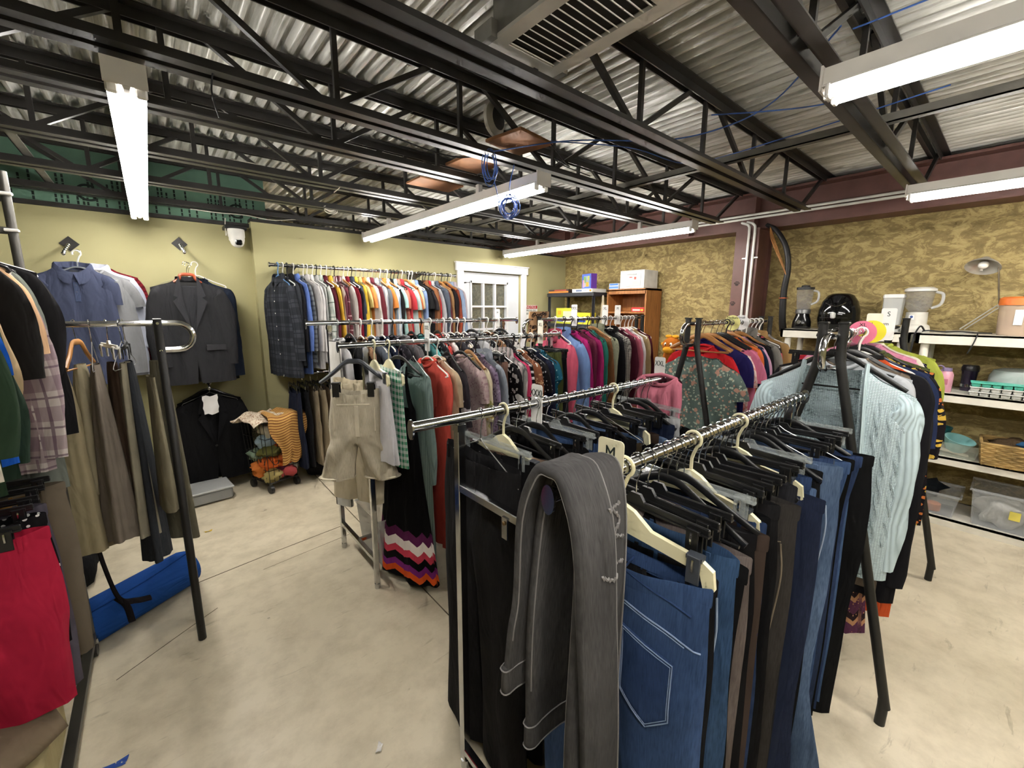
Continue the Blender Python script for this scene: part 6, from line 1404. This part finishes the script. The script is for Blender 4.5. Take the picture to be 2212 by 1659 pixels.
# ================================================================== FAR CORNER: DARK SHELF, BOOKCASE
M_DSH = pm('#34363b', .5, .3, .08)
ds = thing('shelving_unit', 'dark grey metal shelving unit in the far corner', 'shelf', (4.22, 3.43, 0))
for x in (0.02, .42):
    for y in (.02, .79):
        m = MB(); m.box((x, y, .88), (.035, .004, 1.76)); m.box((x + (.016 if x < .2 else -.016), y, .88), (.004, .035, 1.76)); m.build('post', M_DSH, ds, smooth=False)
for z in (1.735, 1.33, .9, .45, .08): B(((.22, .405, z), (.44, .81, .045)), bev=.002).build('shelf_board', M_DSH, ds, smooth=False)
def boxed(name, label, cat, c, d, col, rz=0.0, prints=(), face='x', col2=None):
    """carton with printed panels on its face towards -x"""
    t = thing(name, label, cat, (c[0], c[1], c[2]), rz); B(((0, 0, d[2] / 2), d), bev=.002).build('carton', pm(col, .5, 0, .03), t, smooth=False)
    for (y, z, w, h_, pc) in prints: B(((-d[0] / 2 - .0006, y * d[1], z * d[2]), (.0012, w * d[1], h_ * d[2]))).build('print', pm(pc, .5, 0, .02), t, smooth=False)
    return t
T1 = 1.7575
boxed('game_box', 'flat orange and black board game box on the dark shelf', 'box', (4.36, 4.03, T1), (.28, .36, .05), '#3a2a26', 0, ((0, .3, 1, .4, '#d07a2e'), (-.1, .75, .6, .2, '#b4543a')))
boxed('game_box', 'flat white board game box under the colourful toy box', 'box', (4.36, 3.62, T1), (.28, .33, .045), '#dcdad2', 0, ((.15, .5, .3, .5, '#5c6b86'), (-.15, .5, .2, .4, '#9aa3b0'), (-.42, .5, .1, .6, '#c97a2e')))
tb2 = boxed('toy_box', 'upright colourful toy box with purple side on the dark shelf', 'box', (4.36, 3.62, T1 + .046), (.09, .2, .19), '#5c2f8c', -.25, ((0, .5, .96, .96, '#4a6ac0'), (-.05, .5, .6, .7, '#dfe6ec'), (.15, .6, .3, .4, '#7ec04a'), (-.1, .3, .3, .3, '#e0a83a'), (-.25, .7, .2, .3, '#cfd86a'), (.3, .35, .2, .5, '#d8a0b4')))
S2 = 1.3525
boxed('craft_box', 'lime green craft box on the second dark shelf', 'box', (4.36, 4.0, S2), (.1, .3, .21), '#c4c83a', 0, ((-.2, .45, .5, .7, '#d9d6b0'), (.28, .7, .2, .25, '#d8a52c'), (.2, .25, .3, .25, '#6a78b0')))
boxed('craft_box', 'bright yellow craft box on the second dark shelf', 'box', (4.36, 3.68, S2), (.12, .28, .15), '#e0cf3a', 0, ((.1, .35, .7, .35, '#2f4a9a'), (0, .8, .8, .25, '#d7c52a')))
boxed('tissue_box', 'white box behind the hangers on the second dark shelf', 'box', (4.5, 3.85, S2), (.1, .2, .12), '#cfcdc8')
M_WOOD = (lambda t: t)(None)
def wood():
    t = NT('oak_veneer'); ob = t.n('TexCoord').outputs['Object']; mp = t.n('Mapping', Scale=(9, 9, .8)); t.t.links.new(ob, mp.inputs[0])
    n = t.noise(mp.outputs[0], 5, 5, .6, 1.0); return t.out(t.ramp(n.outputs[0], [(.3, lin('#7d4d26')), (.55, lin('#9c6534')), (.75, lin('#ab7440'))]), .45)
M_WOOD = wood()
bc = thing('bookcase', 'brown wooden bookcase against the stucco wall', 'bookcase', (4.4, 2.8, 0))
for y, nm in ((.01, 'side_panel'), (.55, 'side_panel')): B(((.16, y, .895), (.32, .02, 1.79))).build(nm, M_WOOD, bc, smooth=False)
B(((.31, .28, .895), (.012, .52, 1.79))).build('back_panel', M_WOOD, bc, smooth=False); B(((.16, .28, 1.78), (.32, .56, .024)), ((.008, .28, 1.755), (.016, .54, .05))).build('top', M_WOOD, bc, smooth=False)
for z in (1.51, 1.2, .85, .5, .1): B(((.16, .28, z), (.3, .52, .02))).build('shelf_board', M_WOOD, bc, smooth=False)
boxed('small_box', 'red and yellow small box on the top shelf of the bookcase', 'box', (4.5, 2.95, 1.521), (.08, .17, .05), '#c6272c', 0, ((.1, .4, .6, .4, '#e3c5c0'), (-.35, .4, .2, .4, '#d8b43a')))
boxed('foil_box', 'blue and white carton lying on the bookcase beside the drawer bin', 'box', (4.46, 3.28, 1.793), (.08, .14, .07), '#dfe3ea', 0, ((0, .8, .9, .3, '#3d6fb8'), (0, .3, .95, .4, '#5a86c8')))
db = thing('drawer_bin', 'white plastic drawer unit on top of the bookcase', 'drawer unit', (4.42, 3.02, 1.793))
B(((.14, 0, .205), (.29, .33, .012)), ((.14, 0, .006), (.29, .33, .012)), ((.14, -.16, .105), (.29, .012, .2)), ((.14, .16, .105), (.29, .012, .2)), bev=.004).build('shell', pm('#dcdcda', .4), db)
B(((-.0, 0, .105), (.012, .305, .185)), bev=.01).build('drawer_front', pm('#e2e2e0', .4), db); B(((-.008, 0, .10), (.006, .25, .15)), bev=.01).build('drawer_window', pm('#b8bbbd', .4), db)
B(((-.014, 0, .165), (.012, .13, .012)), bev=.004).build('handle', pm('#c9cbcc', .4), db)
B(((-.0125, .01, .12), (.002, .05, .05)), ((-.0125, -.05, .12), (.002, .04, .05))).build('sticker', pm('#e6ddd8', .5), db, smooth=False); B(((-.0138, .01, .13), (.001, .04, .012)), ((-.0138, -.05, .118), (.001, .03, .03))).build('sticker_print', pm('#b0574c', .5), db, smooth=False)
bag = drape((4.36, 3.39, 1.72), R90, 'cloth bag hanging between dark shelf and bookcase', cloth('#b9ac94', 'plain'), 'tote_bag', 'bag', w0=.012, w1=.05, t0=.012, t1=.03, L=.5, ztop=0, pleats=3)
# plush toy on a carton
ct = boxed('carton', 'plain cardboard carton under the orange plush toy', 'box', (3.98, 2.14, 0), (.4, .36, .95), '#9a7a52')
pl = thing('plush_toy', 'orange plush animal with yellow bow behind the racks', 'plush toy', (3.98, 2.2, .952))
M_PL = cloth('#b96a22', 'heather', '#a0581a'); M_PLY2 = cloth('#e0a02c', 'plain')
blob((0, 0, .1), (.1, .1, .11), 5, .06).build('body', M_PL, pl, smooth=80); MB().sphere((-.02, 0, .24), (.085, .095, .085), 18, 12).build('head', M_PL, pl)
for s in (-1, 1):
    MB().sphere((-.01, s * .09, .25), (.02, .035, .022), 10, 8).build('ear', M_PLY2, pl); MB().sphere((-.09, s * .028, .255), (.012, .016, .02), 10, 8).build('eye', pm('#e8e4da', .3), pl); MB().sphere((-.1, s * .026, .252), (.006, .007, .009), 8, 6).build('pupil', pm('#14110f', .2), pl)
    blob((-.02, s * .035, .33), (.02, .035, .018), 7, .1).build('bow_loop', M_PLY2, pl, smooth=80)
MB().sphere((-.09, 0, .2), (.04, .055, .035), 14, 10).build('muzzle', M_PLY2, pl)
# ================================================================== WHITE SHELVES AT RIGHT
M_PLW = pm('#d8d4c8', .45, 0, .04, 'white_plastic')
def white_shelf(label, y0, y1):
    t = thing('plastic_shelving', label, 'shelf', (4.25, y0, 0)); w = y1 - y0
    for z0, z1 in ((0.0, .06), (.455, .51), (.91, .97), (1.315, 1.385)):
        m = MB(); BB(0, .45, 0, w, z1 - .012, z1, m=m); BB(0, .02, 0, w, z0, z1, m=m); BB(.43, .45, 0, w, z0, z1, m=m); BB(0, .45, 0, .02, z0, z1, m=m); BB(0, .45, w - .02, w, z0, z1, m=m); m.build('shelf_board', M_PLW, t, smooth=False)
    for x in (.05, .40):
        for y in (.05, w - .05):
            for z0, z1 in ((.06, .455), (.51, .91), (.97, 1.315)): MB().tube([(x, y, z0), (x, y, z1)], .024, 14).build('post', M_PLW, t)
    return t
white_shelf('white plastic shelving unit beside the column, holding blender and fryer', .49, 1.34)
white_shelf('white plastic shelving unit at the right edge, holding lamp and baskets', -.45, .46)
B(((4.245, .475, 1.35), (.012, .05, .08)), ((4.26, .475, 1.20), (.02, .03, .3)), bev=.002)
TS = 1.386
# black blender
bl = thing('blender', 'black countertop blender with clear ribbed jar on the top shelf', 'blender', (4.42, 1.235, TS))
MB().lathe([(0, 0), (.068, 0), (.072, .01), (.07, .06), (.055, .11), (.05, .13), (0, .13)], 24).build('base', pm('#0e0e10', .15), bl); MB().lathe([(.05, .13), (.056, .135), (.056, .165), (.05, .17), (0, .17)], 24).build('collar', pm('#9a9b9c', .3, .8), bl)
a = np.linspace(0, 2 * PI, 40, endpoint=False); P = np.array([[((r + .003 * math.cos(q * 10)) * math.cos(q), (r + .003 * math.cos(q * 10)) * math.sin(q), z) for q in a] for r, z in ((.045, .17), (.05, .2), (.062, .34), (.065, .35))])
MB().grid(P, True).build('jar', glass('#a2a4aa', .03, .28), bl); MB().lathe([(0, .375), (.03, .375), (.034, .36), (.067, .358), (.067, .34), (.0, .345)], 24).build('lid', pm('#1a1a1c', .4), bl)
MB().tube(smooth_path([(0, -.062, .33), (0, -.1, .31), (0, -.098, .24), (0, -.055, .21)], 5), .009, 8).build('handle', glass('#d9dade', .05, .5), bl); MB().tube([(-.07, 0, .06), (-.082, 0, .06)], .016, 14).build('dial', M_CHROME, bl)
# air fryer
af = thing('air_fryer', 'glossy black rounded air fryer on the top shelf', 'air fryer', (4.46, .985, TS)); M_GLB = pm('#0b0b0c', .08, 0, .05, 'gloss_black')
MB().lathe([(0, 0), (.11, 0), (.135, .02), (.148, .09), (.143, .16), (.122, .235), (.09, .285), (.06, .3), (0, .303)], 36).build('body', M_GLB, af)
P = []
for z, o in ((.285, .0), (.24, .004), (.21, .002)):
    P.append([(-(.09 + (.285 - z) * .55 + o) * math.cos(q), (.075 - (.285 - z) * .35) * 1.0 * math.sin(q) * 1.15, z + .012 * math.cos(q * 2) * (z < .25)) for q in np.linspace(-1.0, 1.0, 14)])
MB().grid(np.array(P)).build('control_panel', pm('#1a1a1d', .25), af); MB().tube([(-.125 - .012 * math.cos(q * 1.2), .07 * q, .225 - .03 * math.cos(q * 1.5)) for q in np.linspace(-1, 1, 14)], .0025, 6).build('trim_ring', M_CHROME, af)
B(((-.165, 0, .12), (.05, .03, .05)), bev=.008).build('handle', pm('#c9c9c6', .3), af); MB().tube([(-.144, .145 * 0 + .08 * math.sin(q) * 1.4, .1 + .0 * q) for q in np.linspace(-1, 1, 12)], .002, 5).build('basket_line', pm('#2a2a2c', .4), af)
# canister
cn = thing('canister', 'tall frosted plastic canister with white lid on the top shelf', 'canister', (4.42, .635, TS))
rows = [[(sx * k, sy * k, z) for sx, sy in ((-.05, -.056), (.05, -.056), (.056, -.05), (.056, .05), (.05, .056), (-.05, .056), (-.056, .05), (-.056, -.05))] for z, k in ((0, .9), (.25, 1.04), (.252, 1.04))]
MB().grid(np.array(rows), True).build('body', glass('#c4c6c4', .35, .75), cn, smooth=False); B(((0, 0, .268), (.122, .122, .034)), bev=.008).build('lid', pm('#dcdcda', .4), cn); B(((0, 0, .1), (.09, .09, .18)), bev=.01).build('contents', pm('#b9b9b4', .8), cn)
# food processor
fp = thing('food_processor', 'white food processor with clear bowl on the top shelf', 'food processor', (4.47, .50, TS))
MB().lathe([(0, 0), (.085, 0), (.088, .02), (.08, .05), (.066, .06), (.062, .15), (0, .152)], 28).build('base', pm('#cfccc2', .35), fp); MB().lathe([(.05, .152), (.075, .19), (.085, .3), (.088, .31)], 28).build('bowl', glass('#aeb0b2', .03, .3), fp); MB().lathe([(0, .335), (.07, .335), (.092, .322), (.092, .305), (0, .308)], 28).build('lid', pm('#d6d4cf', .35), fp)
MB().tube(smooth_path([(0, -.085, .3), (0, -.125, .28), (0, -.12, .21), (0, -.072, .18)], 5), .01, 8).build('handle', glass('#d3d5d6', .06, .55), fp); B(((-.066, .02, .11), (.004, .03, .035))).build('badge', pm('#e8e8e8', .4), fp, smooth=False); MB().tube([(-.067, .02, .115), (-.07, .02, .115)], .009, 12).build('badge_dot', pm('#2d4a8a', .4), fp)
# power strip, cords
cable([(4.34, .44, TS + .012), (4.3, .40, TS + .02), (4.36, .33, TS + .012), (4.32, .25, TS + .018), (4.36, .18, TS + .012), (4.42, .1, TS + .01)], .005, M_CAB, 'black power cord tangled on the top right shelf')
cable([(4.33, .43, TS + .02), (4.30, .45, TS + .05), (4.28, .47, TS + .0), (4.235, .47, 1.33), (4.235, .475, 1.22), (4.235, .47, 1.0)], .006, M_CAB, 'black cord falling between the white shelving units')
cable([(4.36, .18, TS + .01), (4.27, .16, TS + .012), (4.235, .165, 1.35), (4.235, .18, 1.29), (4.24, .19, 1.26)], .004, M_CAB, 'grey lamp cord with plug dangling over the shelf edge')
# desk lamp
dl = thing('desk_lamp', 'chrome swing-arm desk lamp with round shade on the top right shelf', 'lamp', (4.5, .25, TS)); M_LMP = pm('#c9c6be', .3, .55, .05)
MB().lathe([(0, 0), (.085, 0), (.088, .008), (.08, .018), (.02, .022), (0, .022)], 28).build('base', M_LMP, dl)
for o in (-.012, .012): MB().tube([(0, o, .03), (-.02, -.16 + o, .20 + .0)], .004, 6).build('lower_arm', M_LMP, dl)
MB().tube([(-.02, -.155, .20), (-.03, -.12, .455)], .0045, 6).build('upper_arm', pm('#6b6152', .4, .6), dl); MB().sphere((-.02, -.157, .2), .012, 10, 8).build('joint', M_LMP, dl)
sh = MB().lathe([(.02, .075), (.03, .06), (.05, .045), (.085, .012), (.09, 0), (.087, .002), (.05, .036), (.028, .048), (0, .052)], 32).build('shade', M_LMP, dl, loc=(-.05, -.045, .46), rot=(.1, .55, 0))
MB().sphere((0, 0, .02), .028, 14, 10).build('bulb', pm('#efece4', .2), sh); MB().tube([(0, 0, -.035), (0, 0, -.02)], .008, 8).build('shade_knob', M_LMP, sh)
# orange lidded tub
ot = thing('snack_tub', 'clear plastic tub with a bright orange lid on the top right shelf', 'tub', (4.42, -.005, TS))
rows = [[(math.cos(q) * r * (1 if abs(math.cos(q)) < .7 else .98), math.sin(q) * r, z) for q in np.linspace(0, 2 * PI, 24, endpoint=False)] for z, r in ((0, .085), (.02, .09), (.2, .098))]
MB().grid(np.array(rows), True).build('body', glass('#d2bba6', .2, .6), ot); MB().lathe([(0, .255), (.085, .255), (.1, .245), (.102, .2), (.098, .2)], 28).build('lid', pm('#d8702c', .4), ot); B(((-.094, .0, .12), (.004, .04, .1)), bev=.001).build('label', pm('#dcdad8', .5), ot)
MB().lathe([(0, .005), (.08, .005), (.085, .1), (0, .12)], 20).build('contents', pm('#b9a08a', .8), ot)
# second shelf
S2 = .971
pb = thing('water_bottle', 'pink water bottle with lilac lid on the second right shelf', 'bottle', (4.34, .275, S2), 0); pb.rotation_euler = (0.0, 0, 0)
MB().lathe([(0, 0), (.036, 0), (.038, .005), (.038, .125), (.03, .145), (.024, .15)], 24).build('body', pm('#cf96a6', .35), pb); MB().lathe([(.024, .148), (.026, .15), (.026, .172), (0, .176)], 20).build('lid', pm('#8c7ba0', .35), pb)
MB().tube([(0, .035 + .017 * math.cos(q), .168 + .017 * math.sin(q)) for q in np.linspace(0, 2 * PI, 16, endpoint=False)], .005, 6, closed=True).build('carry_loop', pm('#8c7ba0', .35), pb); B(((-.0385, 0, .075), (.001, .03, .04))).build('print', pm('#b56a7c', .5), pb, smooth=False)
tu = thing('travel_mug', 'dark purple travel mug behind the pink bottle', 'mug', (4.52, .17, S2)); MB().lathe([(0, 0), (.036, 0), (.042, .14), (.046, .145), (.046, .17), (0, .175)], 24).build('body', pm('#2a2236', .25), tu); MB().lathe([(0, .19), (.04, .188), (.047, .17), (.047, .15)], 24).build('lid', pm('#1b1820', .3), tu); MB().lathe([(.0385, .03), (.041, .03), (.0412, .05), (.039, .05)], 24).build('band', M_CHROME, tu)
for k, (z, c, d) in enumerate(((0, '#d9d9d4', 'white ice tray at the bottom of the stack'), (.032, '#dcdcd8', 'white ice tray in the middle of the stack'), (.064, '#5cc4ae', 'mint green ice tray on top of the stack'))):
    t = thing('ice_tray', d + ' on the second right shelf', 'ice tray', (4.33, -.02, S2 + z), .04 * k); m = MB(); BB(-.06, .06, -.17, .17, .026, .031, m=m)
    m.build('rim', pm(c, .4), t, smooth=False); cup = B(((0, 0, .013), (.036, .042, .026)), bev=.006).mesh('cup', pm(c, .4))
    for i in range(7):
        for j in (-1, 1): put('cup', cup, t, (j * .027, -.144 + .048 * i, 0))
gl = thing('cake_carrier', 'translucent grey domed carrier with a teal tray on the second right shelf', 'container', (4.50, -.12, S2 + .0))
rows = [[(math.cos(q) * .13 * k, math.sin(q) * .2 * k, z) for q in np.linspace(0, 2 * PI, 32, endpoint=False)] for z, k in ((.06, 1), (.13, .98), (.17, .9), (.185, .7), (.19, .0))]
MB().grid(np.array(rows), True).build('dome', glass('#b9c0bd', .25, .75), gl); MB().lathe([(0, .035), (.13, .035), (.14, .045), (.14, .065), (.13, .065)], 32, sy=1.45).build('tray', pm('#3fa893', .4), gl); MB().lathe([(0, 0), (.12, 0), (.12, .034), (0, .034)], 32, sy=1.3).build('foot', pm('#8a9490', .4), gl)
tc_ = thing('food_container', 'teal lidded container at the left of the second right shelf', 'container', (4.56, .36, S2)); B(((0, 0, .035), (.14, .12, .07)), bev=.012).build('body', pm('#d3d6da', .4), tc_); B(((0, 0, .08), (.15, .13, .018)), bev=.005).build('lid', pm('#23605f', .4), tc_)
for i in range(3):
    tag(B(((0, 0, 0), (.12, .08, .02)), bev=.008).build('folded_towel', cloth(['#9fb4d4', '#c7d0dc', '#8fa8cf'][i], 'plain'), loc=(4.36, .37, S2 + .012 + .022 * i)), ['bottom pale blue folded towel of the stack beside the pink bottle', 'middle whitish folded towel of the stack beside the pink bottle', 'topmost blue folded towel of the stack beside the pink bottle'][i], 'towel', 'folded towels beside the bottle')
# third shelf
S3 = .511
tr = thing('clear_tray', 'clear plastic tray on the third right shelf', 'tray', (4.40, .21, S3)); rows = [[(sx * .12 * k, sy * .17 * k, z) for sx, sy in ((-1, -1), (1, -1), (1, 1), (-1, 1))] for z, k in ((.004, .86), (.004, .9), (.10, 1.0), (.104, 1.04))]
MB().grid(np.array(rows), True).build('body', glass('#ccd2c4', .1, .34), tr, smooth=False); B(((0, 0, .003), (.21, .3, .005))).build('base', glass('#ccd2c4', .1, .34), tr, smooth=False)
bw = thing('mixing_bowl', 'pale aqua bowl tipped in the clear tray', 'bowl', (4.39, .16, S3 + .075)); MB().lathe([(0, -.06), (.035, -.06), (.06, -.03), (.085, .05), (.08, .05), (.055, -.025), (0, -.05)], 28).build('bowl_wall', pm('#8fc3c2', .4), bw, rot=(.25, -.2, 0))
b2 = thing('teal_bowl', 'dark teal bowl at the back of the third right shelf', 'bowl', (4.56, .29, S3)); MB().lathe([(0, 0), (.04, 0), (.06, .05), (.09, .16), (.085, .16), (.05, .05), (0, .01)], 28).build('bowl_wall', pm('#1f6f74', .4), b2)
b3 = thing('white_dish', 'white oblong dish resting on the clear tray', 'dish', (4.37, .315, S3 + .11)); MB().lathe([(0, 0), (.03, 0), (.055, .045), (.052, .045), (.028, .006), (0, .006)], 28, sy=1.4).build('dish_wall', pm('#d9d8d4', .4), b3, rot=(.1, .1, 0))
tag(MB().box((0, 0, 0), (.03, .26, .02), bev=.006).build('cream_strip', pm('#cfc7b2', .5), loc=(4.36, .22, S3 + .03), rot=(.18, 0, .1)), 'cream plastic strip lying in the clear tray', 'flat_strip')  # just a plain cream plastic strip, not a measuring tool
wb = thing('wicker_basket', 'woven straw basket on the third right shelf', 'basket', (4.36, -.13, S3), .05); M_WK = pm('#b3935a', .7, 0, .25)
hx, hy, hz = .12, .16, .15; per = 40
def wk(i, z, o):
    u = i / per * 4; s = int(u) % 4; f = u - int(u); k = 1 + .12 * z / hz; c = [(-hx, -hy), (hx, -hy), (hx, hy), (-hx, hy)]; A, B_ = c[s], c[(s + 1) % 4]; x = A[0] + (B_[0] - A[0]) * f; y = A[1] + (B_[1] - A[1]) * f; n = [(0, -1), (1, 0), (0, 1), (-1, 0)][s]; return (x * k + n[0] * o, y * k + n[1] * o, z)
for j in range(10): MB().tube([wk(i, .01 + j * .0145, .004 * (1 if (i + j) % 2 else -1)) for i in range(per)], .0075, 5, closed=True).build('woven_strand', M_WK, wb)
for i in range(0, per, 2): MB().tube([wk(i, .0, 0), wk(i, hz, 0)], .004, 5).build('stake', M_WK, wb)
MB().tube([wk(i, hz + .004, 0) for i in range(per)], .009, 6, closed=True).build('rim', M_WK, wb); B(((0, 0, .006), (.22, .3, .01))).build('base', M_WK, wb, smooth=False)
tag(blob((0, 0, 0), (.07, .09, .04), 401).build('cloth_bundle', cloth('#4a3b2a', 'plain'), loc=(4.38, -.08, S3 + .14), smooth=80), 'brown cloth sticking out of the straw basket', 'cloth'); tag(blob((0, 0, 0), (.05, .08, .03), 402).build('cloth_bundle', cloth('#2f5a80', 'plain'), loc=(4.36, -.19, S3 + .145), smooth=80), 'blue cloth sticking out of the straw basket', 'cloth')
# bottom shelf
S4 = .061
for i, (y, w, h_, lab) in enumerate(((.27, .36, .17, 'shallow clear bin on the bottom right shelf with an orange item'), (-.14, .36, .26, 'deep clear bin on the bottom right shelf'))):
    t = thing('clear_bin', lab, 'bin', (4.42, y, S4)); rows = [[(sx * .15 * k, sy * w / 2 * k, z) for sx, sy in ((-1, -1), (1, -1), (1, 1), (-1, 1))] for z, k in ((.004, .86), (.004, .88), (h_, 1.0), (h_ + .005, 1.06), (h_ - .012, 1.07))]
    MB().grid(np.array(rows), True).build('body', glass('#c9ced2', .15, .36), t, smooth=False); B(((0, 0, .004), (.25, w * .85, .006))).build('base', glass('#c9ced2', .15, .36), t, smooth=False)
MB().box((0, 0, 0), (.002, .05, .06)).build('price_sticker', pm('#d8c95a', .5), t, loc=(-.150, -.03, .13), smooth=False)
tag(MB().lathe([(0, 0), (.04, 0), (.042, .005), (.042, .05), (.03, .06), (0, .06)], 20).build('orange_cup', pm('#c97a54', .5), loc=(4.36, .22, S4 + .009)), 'orange cup inside the shallow clear bin', 'cup'); boxed('small_carton', 'red and white carton inside the shallow clear bin', 'box', (4.36, .32, S4 + .009), (.06, .09, .08), '#d8d4d0', 0, ((0, .5, .8, .4, '#a8473f'),))
tag(blob((0, 0, 0), (.1, .1, .07), 403).build('cloth_bundle', cloth('#1d2228', 'plain'), loc=(4.46, .29, S4 + .14), smooth=80), 'dark cloth heaped in the shallow clear bin', 'cloth'); tag(blob((0, 0, 0), (.1, .12, .09), 404).build('cloth_bundle', cloth('#c6c4bf', 'plain'), loc=(4.42, -.12, S4 + .10), smooth=80), 'white cloth inside the deep clear bin', 'cloth')

# unit beside the column: lower shelves
for i, (c, r, col, lab) in enumerate((((4.42, 1.12, .971 + .1), (.13, .14, .1), '#b8283a', 'red cloth bundle on the second shelf beside the column'), ((4.36, .98, .971 + .12), (.1, .12, .12), '#2a48b0', 'blue cloth bundle on the second shelf beside the column'), ((4.45, .8, .971 + .1), (.12, .14, .1), '#23242a', 'dark cloth bundle on the second shelf beside the column'),
                                      ((4.42, .9, .511 + .12), (.14, .2, .12), '#6a6258', 'brown cloth bundle on the third shelf beside the column'))):
    tag(blob((0, 0, 0), r, 410 + i, .15).build('cloth_bundle', cloth(col, 'plain'), loc=c, smooth=80), lab, 'cloth')
# things seen through the door panes
ck = thing('counter', 'pale counter with dishes in the room behind the door', 'counter', (4.45, 5.9, 0)); B(((0, 0, .45), (.5, 1.6, .9)), bev=.01).build('cabinet', pm('#8a8474', .6), ck); B(((0, 0, .92), (.55, 1.65, .04)), bev=.01).build('worktop', pm('#a39d8c', .5), ck)
for i, (y, c, h_) in enumerate(((5.5, '#4a6fa0', .3), (5.8, '#3f7a6a', .22), (6.1, '#9aa3ae', .26))):
    tag(MB().lathe([(0, 0), (.06, 0), (.065, .02), (.06, h_ * .7), (.03, h_ * .85), (.03, h_), (0, h_)], 20).build('jug', pm(c, .4), loc=(4.4, y, .941)), '%s jug on the counter behind the door' % ['blue', 'green', 'grey'][i], 'jug')
